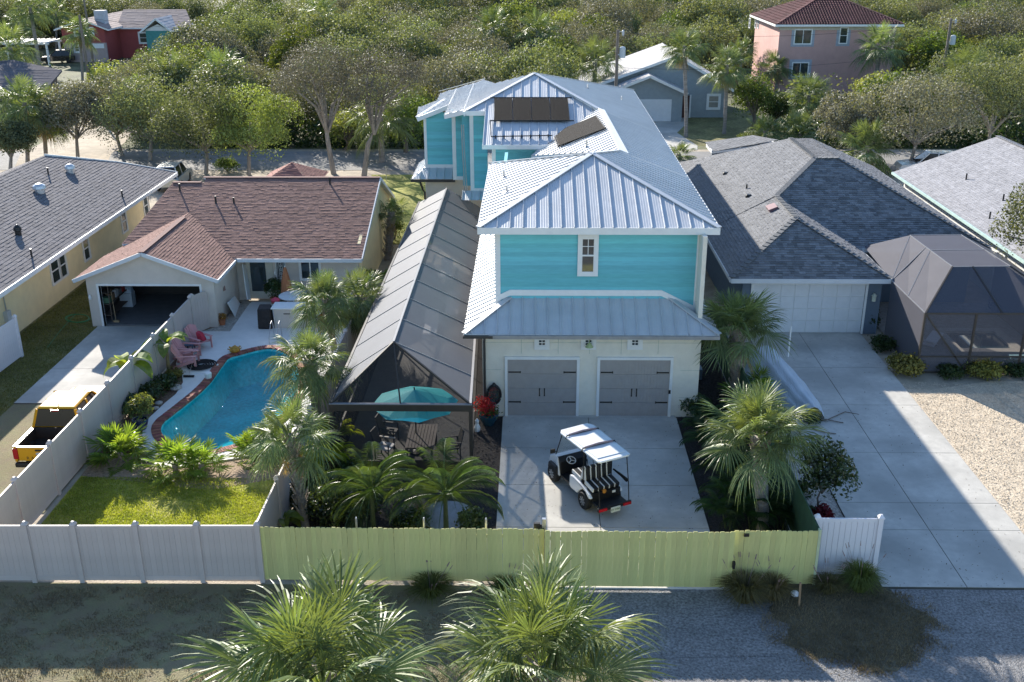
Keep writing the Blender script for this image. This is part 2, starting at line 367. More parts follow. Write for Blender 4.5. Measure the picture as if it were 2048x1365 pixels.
holed(deck_outer, r_out, .05).build('pool_deck', m_deckw, kind='structure')
sk = B()
for a, b_ in zip(deck_outer, deck_outer[1:]+deck_outer[:1]): sk.poly([a, b_, (b_.x, b_.y, -.25), (a.x, a.y, -.25)])
sk.build('deck_edge', m_deckw, kind='structure')
# the yard around the deck, inside the opening of the ground sheet
yard = [Vector((HX0, HY0, 0)), Vector((HX1, HY0, 0)), Vector((HX1, HY1, 0)), Vector((HX0, HY1, 0))]
holed(yard, r_out, -.008).build('yard_soil', m_mulchr, kind='structure')
pt = thing('swimming_pool', 'freeform swimming pool with turquoise water and red brick coping', 'pool', (cen.x, cen.y, 0))
m_plas = mat('pool_plaster', (.07, .55, .58), .8, .22, 7, bump=.3, big=.12)
bs = B(); low = [cen+(p-cen)*.82 for p in r_in]; zt = .0
n = len(r_in)
for i in range(n):
    j = (i+1) % n
    bs.poly([(r_in[i].x, r_in[i].y, .02), (r_in[j].x, r_in[j].y, .02), (low[j].x, low[j].y, -1.15), (low[i].x, low[i].y, -1.15)])
lb = B(); lb.poly([(p.x, p.y, -1.15) for p in low]); bs.v += [(p.x, p.y, -1.15) for p in low]; bs.f.append(tuple(range(len(bs.v)-n, len(bs.v)))); bs.t.append(1.)
bs.build('basin', m_plas, pt)
mw = bpy.data.materials.new('pool_water'); mw.use_nodes = True; N = mw.node_tree.nodes; L = mw.node_tree.links
N.remove(N['Principled BSDF']); tr = N.new('ShaderNodeBsdfTransparent'); tr.inputs[0].default_value = (.26, .76, .82, 1)
gl = N.new('ShaderNodeBsdfGlossy'); gl.inputs['Roughness'].default_value = .015; fr = N.new('ShaderNodeFresnel'); fr.inputs[0].default_value = 1.18
mx = N.new('ShaderNodeMixShader'); fm = N.new('ShaderNodeMath'); fm.operation = 'MULTIPLY'; fm.inputs[1].default_value = .38; L.new(fr.outputs[0], fm.inputs[0]); L.new(fm.outputs[0], mx.inputs[0]); L.new(tr.outputs[0], mx.inputs[1]); L.new(gl.outputs[0], mx.inputs[2]); L.new(mx.outputs[0], N['Material Output'].inputs[0])
tc = N.new('ShaderNodeTexCoord'); n1 = N.new('ShaderNodeTexNoise'); n1.inputs['Scale'].default_value = 5; n1.inputs['Detail'].default_value = 3; n1.inputs['Distortion'].default_value = 1.2; L.new(tc.outputs['Object'], n1.inputs[0])
bp = N.new('ShaderNodeBump'); bp.inputs['Strength'].default_value = 1; bp.inputs['Distance'].default_value = .016; L.new(n1.outputs[0], bp.inputs['Height']); L.new(bp.outputs[0], gl.inputs['Normal']); L.new(bp.outputs[0], fr.inputs['Normal'])
B().poly([(p.x, p.y, -.06) for p in offs(r_in, .0)]).build('water', mw, pt)
m_brk = mat('coping_brick', (.30, .115, .085), .8, .25, 4, bump=1, bscale=30, objrand=.35, spec=.3)
B_in = resample(offs(ring, -.03), 280); B_out = offs(B_in, .34)
grout = B()
for i in range(280):
    j = (i+1) % 280; a, b_, c, d = B_in[i], B_in[j], B_out[j], B_out[i]
    grout.poly([(a.x, a.y, .045), (b_.x, b_.y, .045), (c.x, c.y, .045), (d.x, d.y, .045)])
    a2, b2 = a.lerp(b_, .1), a.lerp(b_, .9); c2, d2 = d.lerp(c, .9), d.lerp(c, .1); z0 = -.04; z1 = .075+random.uniform(-.006, .006)
    B().hexa([(q.x, q.y, z0) for q in (a2, b2, c2, d2)]+[(q.x, q.y, z1) for q in (a2, b2, c2, d2)]).build('brick', m_brk, pt)
grout.build('grout', mat('grout', (.5, .46, .42), .9), pt)
# ================================================================ houses: shared materials and openings
m_white = mat('white_trim', (.78, .78, .76), .5, .04, 3, bump=.1, spec=.4)
m_metal = mat('roof_metal', (.53, .545, .56), .45, .06, 1.2, metal=.15, spec=.45, big=.06)
m_teal = mat('teal_siding', (.16, .52, .57), .6, .08, 2.2, bump=.35, bscale=30, stretch=(1, 1, 12), objrand=.12, spec=.3)
m_cream = mat('pale_stucco', (.78, .73, .62), .8, .05, 3, bump=.5, bscale=60)
m_glass = glass_mat('window_glass', (.03, .045, .05))
m_dark = mat('dark_interior', (.012, .012, .012), .9)
m_black = mat('black_metal', (.02, .02, .02), .45, .2, 6)
m_alu = mat('galvanised', (.5, .51, .52), .35, .1, 5, metal=.8)
def window(parent, x0, x1, y, z0, z1, frame=.12, mid=True, grid=0, name='window', m=m_white, slide=False, gm=None):
    """window on a wall that faces the camera: casing, sash bars, panes"""
    b = B(); f = frame
    b.box(x0-f, x1+f, y-.06, y, z1, z1+f).box(x0-f, x1+f, y-.06, y, z0-f, z0).box(x0-f, x0, y-.06, y, z0, z1).box(x1, x1+f, y-.06, y, z0, z1)
    w = b.build(name, m, parent); s = .03; zm = (z0+z1)/2; xm = (x0+x1)/2
    B().box(x0, x1, y-.02, y-.012, z0, z1).build('pane', gm or m_glass, w)
    s_ = B(); s_.box(x0, x1, y-.045, y-.022, z0, z0+s*1.4).box(x0, x1, y-.045, y-.022, z1-s*1.4, z1).box(x0, x0+s*1.4, y-.045, y-.022, z0+s*1.4, z1-s*1.4).box(x1-s*1.4, x1, y-.045, y-.022, z0+s*1.4, z1-s*1.4)
    if mid and not slide: s_.box(x0+s*1.4, x1-s*1.4, y-.045, y-.022, zm-s, zm+s)
    if slide: s_.box(xm-s, xm+s, y-.045, y-.022, z0+s*1.4, z1-s*1.4)
    if grid:
        g0 = zm+s if mid else z0; gm_ = (g0+z1)/2; s_.box(xm-.012, xm+.012, y-.04, y-.024, g0, z1-s*1.4).box(x0+s*1.4, x1-s*1.4, y-.041, y-.025, gm_-.012, gm_+.012)
    s_.build('sash', m, w); return w
def side_window(parent, x, y0, y1, z0, z1, f=.1, m=m_white, sgn=1):
    """the same on a wall whose face looks along +x (sgn 1) or -x"""
    e = lambda a: (x+sgn*a)
    def bx(b, a0, a1, p, q, r, s): return b.box(min(e(a0), e(a1)), max(e(a0), e(a1)), p, q, r, s)
    b = B(); bx(b, 0, .06, y0-f, y1+f, z1, z1+f); bx(b, 0, .06, y0-f, y1+f, z0-f, z0); bx(b, 0, .06, y0-f, y0, z0, z1); bx(b, 0, .06, y1, y1+f, z0, z1)
    w = b.build('window', m, parent); g = B(); bx(g, .01, .02, y0, y1, z0, z1); g.build('pane', m_glass, w)
    s = B(); zm = (z0+z1)/2; bx(s, .02, .045, y0, y1, zm-.03, zm+.03); bx(s, .02, .045, y0, y0+.04, z0, z1); bx(s, .02, .045, y1-.04, y1, z0, z1); s.build('sash', m, w); return w
# ================================================================ the blue house
BH = thing('blue_house', 'tall teal house with standing seam metal roof and two grey garage doors', 'house', (2.2, 35.15, 0))
GY = 35.15; E1 = 7.12; S = .38; SF = .32
RX, LX, FY = 6.68, -1.90, 35.75
pR = (E1+S*RX, -S, 0); pF = (E1-SF*FY, 0, SF); pL = (E1-S*LX, S, 0)
ax = (RX+LX)/2; hw = (RX-LX)/2; apexF = Vector((ax, FY+S*hw/SF, E1+S*hw))
A = ON(1069, 148, pR); Bk = P(1265, 199, x=RX); Bk = Vector((RX, Bk.y, E1))
pF2 = (A.z-SF*A.y, 0, SF); pL2 = (A.z-S*A.x, S, 0)
walls = B()
walls.box(-1.78, 6.2, GY, GY+.15, 0, 3.42)                          # garage front, cut by doors set proud
walls.box(-1.78, -1.6, GY+.15, 52, 0, 3.4).box(6.05, 6.2, GY+.15, 69, 0, 6.95)
walls.build('ground_floor_wall', m_cream, BH)
up = B(); WY = 36.25
up.box(-1.29, 6.1, WY, WY+.15, 3.5, 6.98).box(-1.29, -1.14, WY+.15, 50, 3.5, 6.98)
up.build('upper_wall', m_teal, BH)
boards(-1.15, 6.06, WY, 4.28, 6.80, m_teal, BH, h=.165)
# panel joints on the garage wall
jt = B()
for x in (-.35, 1.0, 2.15, 3.3, 4.65): jt.box(x-.01, x+.01, GY-.006, GY, 2.55, 3.4)
jt.box(-1.78, 6.2, GY-.0062, GY, 2.98, 2.995)
for z in (.8, 1.9): jt.box(-1.78, -1.1, GY-.006, GY, z, z+.012).box(5.5, 6.2, GY-.006, GY, z, z+.012)
jt.build('panel_joints', mat('pale_joint', (.5, .53, .44), .8), BH)
# corner boards and frieze of the upper storey
tr = B(); tr.box(-1.33, -1.13, WY-.045, WY, 4.0, 6.80).box(6.0, 6.2, WY-.045, WY, 3.9, 6.80).box(-1.6, 6.4, WY-.05, WY, 6.80, 6.98)
lx0, lx1 = P(1020, 592, y=WY).x, P(1322, 590, y=WY).x; zt = P(1180, 590, y=WY).z
tr.hexa([(lx0, WY-.06, zt-.02), (lx1, WY-.06, zt-.02), (lx1, WY, zt-.02), (lx0, WY, zt-.02), (lx0, WY-.06, zt+.2), (lx1, WY-.06, zt+.2), (lx1, WY, zt+.2), (lx0, WY, zt+.2)])
for xa, xb in ((lx0, -1.33), (lx1, 6.2)):
    zb = zt-abs(xb-xa)*.5; a, b_ = (xa, zt), (xb, zb)
    if xa > xb: a, b_ = b_, a
    tr.hexa([(a[0], WY-.058, a[1]-.02), (b_[0], WY-.058, b_[1]-.02), (b_[0], WY, b_[1]-.02), (a[0], WY, a[1]-.02), (a[0], WY-.058, a[1]+.2), (b_[0], WY-.058, b_[1]+.2), (b_[0], WY, b_[1]+.2), (a[0], WY, a[1]+.2)])
tr.build('trim_board', m_white, BH)
wz0, wz1 = P(1175, 552, y=WY-.05).z, P(1175, 470, y=WY-.05).z; wx0, wx1 = P(1157, 510, y=WY-.05).x, P(1195, 510, y=WY-.05).x
window(BH, wx0+.1, wx1-.1, WY-.03, wz0+.12, wz1-.12, frame=.13, grid=1)
# garage doors
m_gdoor = mat('garage_door_grey', (.37, .34, .32), .55, .05, 4, bump=.2)
for (d0, d1) in ((P(1010, 780, y=GY).x, P(1158, 780, y=GY).x), (P(1193, 780, y=GY).x, P(1343, 780, y=GY).x)):
    f = .1; dt = 2.34
    B().box(d0, d0+f, GY-.09, GY-.001, 0, dt).box(d1-f, d1, GY-.09, GY-.001, 0, dt).box(d0, d1, GY-.091, GY-.001, dt, dt+f).build('door_casing', m_white, BH)
    dd = B().box(d0+f, d1-f, GY-.03, GY-.002, .03, dt).build('garage_door', m_gdoor, BH)
    nb = 22; w = (d1-d0-2*f)/nb
    for k in range(4):
        z0 = .03+k*(dt-.03)/4; z1 = z0+(dt-.03)/4-.012; pb = B()
        for q in range(nb): pb.box(d0+f+q*w+.004, d0+f+(q+1)*w-.004, GY-.045, GY-.03, z0, z1)
        pb.build('door_panel', m_gdoor, dd)
    for z in (.62, 1.83):
        for x, sg in ((d0+f+.03, 1), (d1-f-.03, -1)):
            xa, xb = sorted((x, x+sg*.42)); h = B().hexa([(xa, GY-.06, z-.025), (xb, GY-.06, z-.025), (xb, GY-.045, z-.025), (xa, GY-.045, z-.025), (xa, GY-.06, z+.025), (xb, GY-.06, z+.025), (xb, GY-.045, z+.025), (xa, GY-.045, z+.025)]); h.box(x+sg*.44-.02, x+sg*.44+.02, GY-.06, GY-.045, z-.04, z+.04); h.build('strap_hinge', m_black, dd)
    xm = (d0+d1)/2
    for s_ in (-.09, .09): B().box(xm+s_-.015, xm+s_+.015, GY-.085, GY-.06, .88, 1.16).box(xm+s_-.022, xm+s_+.022, GY-.06, GY-.045, .86, .91).box(xm+s_-.022, xm+s_+.022, GY-.06, GY-.045, 1.13, 1.18).build('pull_handle', m_black, dd)
for px in (1084, 1177, 1270):
    c = P(px, 685, y=GY); window(BH, c.x-.15, c.x+.15, GY-.001, c.z-.14, c.z+.14, frame=.13, grid=1, mid=False)
lm = P(1178, 684, y=GY); l = B(); l.lathe((lm.x, GY-.26, lm.z-.02), [(.15, -.08), (.06, .05), (.03, .08)], 12); l.bar((lm.x, GY-.26, lm.z+.05), (lm.x, GY, lm.z+.16), .03); l.build('barn_lamp', mat('lamp_green', (.36, .45, .22), .5), BH)
B().box(P(1339, 780, y=GY).x-.05, P(1339, 780, y=GY).x+.03, GY-.11, GY-.09, 1.0, 1.15).build('keypad', m_black, BH)
# ---- roofs
def caps(parent, segs, m, w=.22, name='ridge_cap', up=.05):
    for a, b_ in segs: B().bar(Vector(a)+Vector((0, 0, up)), Vector(b_)+Vector((0, 0, up)), w, .035).build(name, m, parent)
CF0, CF1 = Vector((LX, FY, E1)), Vector((RX, FY, E1))
metal_roof([CF0, CF1, apexF], m_metal, BH, off=.2)
leftback = Vector((LX, P(1090, 330, y=48).y, E1)); F2y = ON(966, 291, pF2).y; valley = Vector((ax, 48.6, apexF.z))
LB = ON(979, 328, pL); LB = zon(pL, LX, LB.y)
metal_roof([CF0, apexF, LB], m_metal, BH)
rB = ON(1237, 303, pR); rT = ON(1196, 219, pR); rM = rB.lerp(rT, .5)
metal_roof([CF1, Vector((RX, Bk.y, E1)), A, zon(pR, ax, 46.5), apexF], m_metal, BH) if False else None
xv = ax                                                             # right slope, split into convex pieces
metal_roof([CF1, Vector((RX, rB.y, E1)), rB, apexF], m_metal, BH)
metal_roof([Vector((RX, rB.y, E1)), Vector((RX, rT.y, E1)), rT, rB], m_metal, BH)
metal_roof([Vector((RX, rT.y, E1)), Bk, A, rT], m_metal, BH)
slab([CF0, CF1, apexF], m_white, BH); slab([CF1, Vector((RX, rT.y, E1)), rT, rB, apexF], m_white, BH); slab([Vector((RX, rT.y, E1)), Bk, A, rT], m_white, BH); slab([CF0, apexF, LB], m_white, BH)
slab([apexF, rB, Vector((rB.x-3, rB.y+2, rB.z-1.6)), LB], m_metal, BH)
caps(BH, [(CF0, apexF), (CF1, apexF), (apexF, LB), (apexF, rB)], m_metal)
fs = B(); fs.box(LX-.02, RX+.02, FY-.03, FY, E1-.22, E1+.03).box(RX, RX+.03, FY, Bk.y, E1-.22, E1+.03).box(LX-.03, LX, FY, LB.y, E1-.22, E1+.03); fs.build('fascia', m_white, BH)
B().box(LX, RX, FY, WY-.05, E1-.22, E1-.2).build('soffit', m_white, BH)
# rear block: front slope with the collectors, left slope stepping back
Hl = ON(950, 223, pF2); Hl = zon(pF2, A.x-(A.z-Hl.z)/S, Hl.y); Fl = ON(966, 291, pF2); Fr = zon(pF2, ON(1240, 291, pF2).x, Fl.y)
Flt = zon(pF2, Fl.x, Hl.y)
frv = Vector((6.0, 0, 0)); xr = A.x+(A.z-Fl.z)/S; Frr = Vector((xr, Fl.y, Fl.z))
Fv = ON(1092, 291, pF2); Ft = ON(1196, 219, pF2); metal_roof([Fl, Fv, Ft, A, Hl, Flt], m_metal, BH, off=.1)
slab([Fl, Fv, Ft, A, Hl, Flt], m_white, BH)
B().box(Fl.x-.05, xr-1.2, Fl.y-.03, Fl.y, Fl.z-.2, Fl.z+.02).build('fascia', m_white, BH)
L3 = ON(922, 236, pL2); L3 = zon(pL2, L3.x, L3.y); L2a = ON(920, 224, pL2); L2 = ON(889, 230, pL2); L1a = ON(888, 214, pL2); L1 = ON(834, 236, pL2)
o_ = lambda x, y: ON(x, y, pL2)
yk = lambda x: o_(968, 161).y+(o_(968, 161).x-x)/(o_(968, 161).x-o_(881, 188).x)*(o_(881, 188).y-o_(968, 161).y)
Lp = [[zon(pL2, L3.x, Hl.y), Hl, A, o_(990, 168), o_(968, 161), zon(pL2, L3.x, yk(L3.x))],
      [zon(pL2, L3.x, L2a.y), zon(pL2, L2.x, L2.y), zon(pL2, L2.x, yk(L2.x)), zon(pL2, L3.x, yk(L3.x))],
      [zon(pL2, L2.x, L1a.y), zon(pL2, L1.x, L1.y), o_(837, 216), o_(874, 203), zon(pL2, L2.x, o_(874, 203).y)],
      [o_(874, 203), o_(881, 188), zon(pL2, L2.x, yk(L2.x)), zon(pL2, L2.x, o_(874, 203).y)]]
for q in Lp: metal_roof(q, m_metal, BH); slab(q, m_white, BH)
slab([A, Bk, Vector((A.x, Bk.y, E1))], m_metal, BH, name='roof_rear')
hipL = zon(pL2, L1.x, L1.y)
q0 = ON(833, 232, pL2); q1 = ON(890, 200, pL2)
metal_roof([hipL, hipL+Vector((.9, 0, 0))*1.0, q1+Vector((.35, -.05, .04)), q1], m_metal, BH) if False else None
caps(BH, [(Hl, A), (A, Bk), (hipL, q1)], m_metal); caps(BH, [(A, rT)], m_metal)
pkk = ON(968, 160, pL2); caps(BH, [(pkk, ON(880, 184, pL2))], m_white, w=.2)
# teal walls under the stepped roof, each at its own distance, with white corner boards
def tealwall(px0, px1, ptop, pbot, y, trimw=.16, left=True, parent=BH):
    x0, x1 = P(px0, 300, y=y).x, P(px1, 300, y=y).x; z1 = P(px0, ptop, y=y).z+.3; z0 = P(px0, pbot, y=y).z
    B().box(x0, x1, y, y+.12, z0, z1).build('upper_wall', m_teal, parent)
    boards(x0+(trimw if left else 0), x1, y, z0+.2, z1-.15, m_teal, parent, h=.19)
    t = B(); t.box(x0, x1, y-.03, y, z0, z0+.2)
    if left: t.box(x0, x0+trimw, y-.032, y, z0+.2, z1)
    t.build('corner_board', m_white, parent); return x0, x1, z0, z1
y1_, y2_, y3_ = L1.y+.4, L2.y+.4, Hl.y+.35
w1 = tealwall(849, 908, 236, 336, y1_); w2 = tealwall(905, 935, 232, 360, y2_, .2); w3 = tealwall(940, 975, 230, 384, y3_, .2)
B().box(P(925, 300, y=y3_+.8).x, P(942, 300, y=y3_+.8).x, y3_+.8, y3_+.9, P(930, 372, y=y3_+.8).z, P(930, 236, y=y3_+.8).z+.2).build('upper_wall', m_teal, BH)
xa = P(984, 310, y=Fl.y+.4).x; B().box(xa, 4.2, Fl.y+.4, Fl.y+.5, 5.4, Fl.z-.1).build('upper_wall', m_teal, BH); boards(xa+.18, 3.6, Fl.y+.4, 5.6, Fl.z-.2, m_teal, BH, h=.19)
B().box(xa, xa+.18, Fl.y+.36, Fl.y+.4, 5.4, Fl.z-.1).build('corner_board', m_white, BH)
B().box(xa, xa+.12, Fl.y+.5, 58, 4, Fl.z-.1).build('upper_wall', m_teal, BH)
sd = B(); sd.box(w1[0], w1[0]+.1, y1_+.12, 64, w1[2], w1[3]-.5).box(w2[0], w2[0]+.1, y2_+.12, 62, w2[2], w2[3]-.5).box(w3[0], w3[0]+.1, y3_+.12, 62, w3[2], w3[3]-.8); sd.build('upper_wall', m_teal, BH)
B().box(-1.8, -1.14, LB.y, LB.y+1, 3.6, 7).build('upper_wall', m_teal, BH)
fe = B()                                                            # white fascias along the three steps
for (a, b_) in ((zon(pL2, L3.x, Hl.y), Hl), (zon(pL2, L2.x, L2.y), zon(pL2, L3.x, L2a.y)), (zon(pL2, L1.x, L1.y), zon(pL2, L2.x, L1a.y)), (Hl, Flt), (Flt, Fl)):
    fe.bar(a-Vector((0, .03, .1)), b_-Vector((0, .03, .1)), .05, .24)
fe.build('fascia', m_white, BH)
# low roofs and cream wall under the left wing
lz = w1[2]; m_gut = mat('dark_gutter', (.06, .055, .05), .5)
metal_roof([(w1[0]-.7, y1_-1.0, lz-.45), (w1[1]+.1, y1_-1.0, lz-.45), (w1[1]+.1, y1_, lz), (w1[0], y1_, lz)], m_metal, BH)
metal_roof([(w1[0]-.7, y1_-1.0, lz-.45), (w1[0], y1_, lz), (w1[0], 63, lz), (w1[0]-.7, 63, lz-.45)], m_metal, BH)
B().box(w1[0]-.75, w1[1]+.1, y1_-1.1, y1_-1.0, lz-.6, lz-.45).build('gutter', m_gut, BH)
B().box(w1[0]+.05, w1[1]+2.5, y1_-.6, y1_-.5, 0, lz-.45).box(w1[0]+.05, w1[0]+.15, y1_-.5, 63, 0, lz-.45).build('ground_floor_wall', m_cream, BH)
B().tube([(w1[0]-.2, y1_-1.05, lz-.6), (w1[0]-.1, y1_-.75, lz-1.1), (w1[0], y1_-.68, lz-1.3), (w1[0], y1_-.68, .1)], .06, 6).build('downspout', m_gut, BH)
metal_roof([(w2[1]-.2, y3_-.9, w3[2]-.25), (w3[1]+.5, y3_-.9, w3[2]-.25), (w3[1]+.5, y3_, w3[2]+.05), (w2[1]-.2, y3_, w3[2]+.05)], m_metal, BH)
B().tube([P(923, 250, y=y3_-.1), P(925, 300, y=y3_-.1), P(930, 385, y=y3_-.1)], .035, 6).tube([P(927, 250, y=y3_-.1), P(929, 300, y=y3_-.1), P(934, 380, y=y3_-.1)], .035, 6).build('collector_pipe', m_alu, BH)
# ---- lower skirt roofs round the garage
GE = 3.5; gx0, gx1, gy0 = -2.42, 6.75, 34.62; zs = GE+.5*(WY-gy0)
s0, s1 = Vector((gx0, gy0, GE)), Vector((gx1, gy0, GE)); s2 = Vector((gx1-(WY-gy0)*1.0, WY, zs)); s3 = Vector((gx0+(WY-gy0), WY, zs))
metal_roof([s0, s1, s2, s3], m_metal, BH, off=.25); slab([s0, s1, s2, s3], m_white, BH)
t1 = Vector((-1.29, 50, GE+.5*(gx0*-1-1.29))); metal_roof([s0, s3, Vector((s3.x, 51, zs)), Vector((gx0, 54.5, GE))], m_metal, BH)
slab([s0, s3, Vector((s3.x, 51, zs)), Vector((gx0, 54.5, GE))], m_white, BH)
metal_roof([s1, Vector((gx1, 42, GE)), Vector((6.2, 42, GE+.27)), Vector((6.2, WY, GE+.27)), ], m_metal, BH)
metal_roof([s1, s2, Vector((6.2, WY, GE+.27))], m_metal, BH)
caps(BH, [(s0, s3), (s1, s2)], m_metal)
gt = B(); gt.box(gx0+.9, gx1, gy0-.1, gy0, GE-.14, GE-.01); gt.build('gutter', mat('grey_gutter', (.32, .31, .30), .5), BH)
B().box(gx0-.02, gx0+1.05, gy0-.12, gy0-.005, GE-.12, GE-.02).tube([(gx0+.75, gy0-.06, GE-.12), (gx0+.72, GY-.1, GE-.4), (gx0+.72, GY-.06, .15)], .05, 6).build('downspout', m_gut, BH)
B().box(gx0, gx1, gy0, GY, GE-.16, GE-.14).build('soffit', m_white, BH)
for px, py in ((1008, 348), (1014, 378)):
    c = ON(px, py+8, pL); B().lathe(c, [(.16, 0), (.05, .06), (.035, .3)], 8).build('vent_pipe', m_alu, BH)
for px, py in ((1175, 178), (1243, 202)):
    c = ON(px, py, pR); B().lathe(c, [(.12, 0), (.045, .06), (.035, .28)], 8).build('vent_pipe', m_alu, BH)
c = apexF+Vector((-.15, 1.4, 0)); B().lathe(c, [(.12, -.02), (.045, .06), (.035, .3)], 8).build('vent_pipe', m_alu, BH)
# ---- solar pool heating collectors
m_coll = mat('collector_rubber', (.010, .009, .009), .9, .3, 3, bump=.8, bscale=60, stretch=(6, .3, .3), spec=.12)
SC1 = thing('solar_collector', 'large black four panel pool heating collector on the shaded front roof slope', 'solar panel', tuple(ON(1062, 225, pF2)), 'pool heating collectors on the metal roof')
_, fu, fv, fn = frame([Fl, Frr, A])
c0, c1, c2, c3 = [ON(x, y, pF2)+fn*.12 for x, y in ((988, 246), (1140, 246), (1136, 202), (988, 202))]
for k in range(4):
    a, b_ = k/4+.004, (k+1)/4-.004; B().prism([c0.lerp(c1, a), c0.lerp(c1, b_), c3.lerp(c2, b_), c3.lerp(c2, a)], fn*.03).build('collector_panel', m_coll, SC1)
h = B(); h.tube([c0-fu*.2, c1+fu*.2], .035, 6).tube([c3-fu*.2-fv*-.12, c2+fu*.2+fv*.12], .035, 6)
for k in range(9): q = c3.lerp(c2, (k+.5)/9); h.bar(q+fv*.12, q-fv*.15+fn*.02, .05, .03)
h.build('header_pipe', m_black, SC1)
lo0, lo1 = ON(982, 277, pF2)+fn*.1, ON(1105, 275, pF2)+fn*.1; p = B().tube([c0-fu*.2, lo0, lo1], .03, 6)
for k in range(7): q = lo0.lerp(lo1, (k+.5)/7); p.bar(q+fv*.12, q-fv*.1-fn*.08, .05, .03)
p.build('return_pipe', m_black, SC1)
# raised left-facing dormer slope that carries the second collector
pD = (rB.z-.42*rB.x, .42, 0); top0, top1 = rB, rT
pb0, pb1 = ON(1062, 312, pD), ON(1085, 295, pD)
metal_roof([pb0, top0, top1, pb1], m_metal, BH); slab([pb0, top0, top1, pb1], m_white, BH)
B().prism([top0, top0+Vector((.42, -.15, -.14)), top1+Vector((.34, -.1, -.1)), top1], (0, 0, .09)).build('dormer_flashing', m_white, BH)
_, du, dv, dn = frame([pb0, top0, top1, pb1])
dp = (0, 0, 0)
def ond(px, py):
    d = Vector(ray(px, py)); o = Vector((0, 0, CAMH)); t = (Vector(pb0)-o).dot(dn)/d.dot(dn); return o+d*t+dn*.12
e = [ond(*q) for q in ((1121, 297), (1213, 262), (1194, 237), (1110, 270))]
SC2 = thing('solar_collector', 'smaller slanting black pool heating collector on the sunlit dormer slope', 'solar panel', tuple(e[0]), 'pool heating collectors on the metal roof')
B().prism(e, dn*.03).build('collector_panel', m_coll, SC2)
h = B().tube([e[0]-(e[1]-e[0])*.03, e[3]-(e[2]-e[3])*.03], .04, 6).tube([e[1], e[2]], .04, 6)
for k in range(12): q = e[1].lerp(e[2], (k+.5)/12); h.bar(q-dn*.03, q+dn*.05, .05, .05); q = e[0].lerp(e[3], (k+.5)/12); h.bar(q-dn*.03, q+dn*.05, .05, .05)
h.build('header_pipe', m_black, SC2)
# ================================================================ brown shingle house on the left
m_shb = mat('shingle_brown', (.27, .165, .14), .92, .1, 14, spec=.1, bump=.8, bscale=90, tint=True, big=.08)
m_shg = mat('shingle_grey', (.22, .225, .235), .92, .12, 14, spec=.1, bump=.8, bscale=90, tint=True, big=.08)
m_shd = mat('shingle_dark', (.19, .18, .185), .92, .1, 14, spec=.1, bump=.6, bscale=90, tint=True, big=.06)
m_shl = mat('shingle_pale', (.32, .32, .335), .92, .1, 14, spec=.1, bump=.6, bscale=90, tint=True, big=.06)
m_beige = mat('beige_stucco', (.70, .62, .54), .85, .05, 2, bump=1, bscale=70, big=.05)
m_yel = mat('yellow_stucco', (.90, .75, .45), .85, .05, 2, bump=1, bscale=70, big=.05)
m_fasc = mat('fascia_paint', (.60, .62, .64), .5, .05, 3)
BR = thing('brown_roof_house', 'beige house with brown shingle roof and open garage', 'house', (-14, 48, 0))
p_ = .31; ez = 2.5; ey = 47.0; rY = 54.3; rZ = ez+p_*(rY-ey)
m0 = [(-20.0, 46.3, ez-.28), (-8.05, 46.99, ez), (-8.05, rY, rZ), (-17.5, rY, rZ), (-17.5, 50, ez+1.2), (-20, 46.9, ez)]
shingles([(-17.35, ey+.0, ez), (-8.05, ey, ez), (-8.05, rY, rZ), (-17.35, rY, rZ)], m_shb, BR)
shingles([(-19.9, ey+1.2, ez+p_*1.2), (-17.35, ey+1.2, ez+p_*1.2), (-17.35, rY-.5, rZ-p_*.5), (-19.0, rY-.5, rZ-p_*.5)], m_shb, BR)
shingles([(-20.58, 43.9, 2.45), (-17.35, 43.9, 3.72), (-17.35, 50.95, 3.72), (-20.58, 47.5, 2.45)], m_shb, BR)
shingles([(-14.08, 43.9, 2.45), (-14.08, 46.95, 2.45), (-17.35, 50.95, 3.72), (-17.35, 43.9, 3.72)], m_shb, BR)
shingles([(-8.05, rY, rZ), (-17.5, rY, rZ), (-17.5, 59.4, 2.5), (-8.05, 59.4, 2.5)], m_shb, BR)
for q in ([(-17.35, ey, ez), (-8.05, ey, ez), (-8.05, rY, rZ), (-17.35, rY, rZ)], [(-19.9, ey+1.2, ez+p_*1.2), (-17.35, ey+1.2, ez+p_*1.2), (-17.35, rY-.5, rZ-p_*.5), (-19.0, rY-.5, rZ-p_*.5)],
          [(-20.58, 43.9, 2.45), (-17.35, 43.9, 3.72), (-17.35, 50.95, 3.72), (-20.58, 47.5, 2.45)], [(-14.08, 43.9, 2.45), (-14.08, 46.95, 2.45), (-17.35, 50.95, 3.72), (-17.35, 43.9, 3.72)],
          [(-8.05, rY, rZ), (-17.5, rY, rZ), (-17.5, 59.4, 2.5), (-8.05, 59.4, 2.5)]): slab(q, m_fasc, BR, t=.1)
m_cap = mat('ridge_shingle', (.17, .085, .075), .9, .2, 14)
caps(BR, [((-8.05, rY, rZ), (-17.5, rY, rZ)), ((-17.5, rY-.5, rZ-p_*.5), (-19.0, rY-.5, rZ-p_*.5)), ((-17.35, 43.9, 3.72), (-17.35, 50, 3.72))], m_cap, w=.26, up=.02)
fa = B(); fa.bar((-20.6, 43.88, 2.38), (-17.35, 43.88, 3.65), .05, .17).bar((-14.05, 43.88, 2.38), (-17.35, 43.88, 3.65), .05, .17).bar((-14.05, 43.9, 2.38), (-14.05, 46.9, 2.38), .05, .16).bar((-14.0, ey-.03, ez-.08), (-8.05, ey-.03, ez-.08), .06, .17).bar((-8.03, ey, ez-.06), (-8.03, rY, rZ-.06), .05, .17).bar((-8.03, rY, rZ-.06), (-8.03, 59.4, 2.44), .05, .17)
fa.build('fascia', m_fasc, BR)
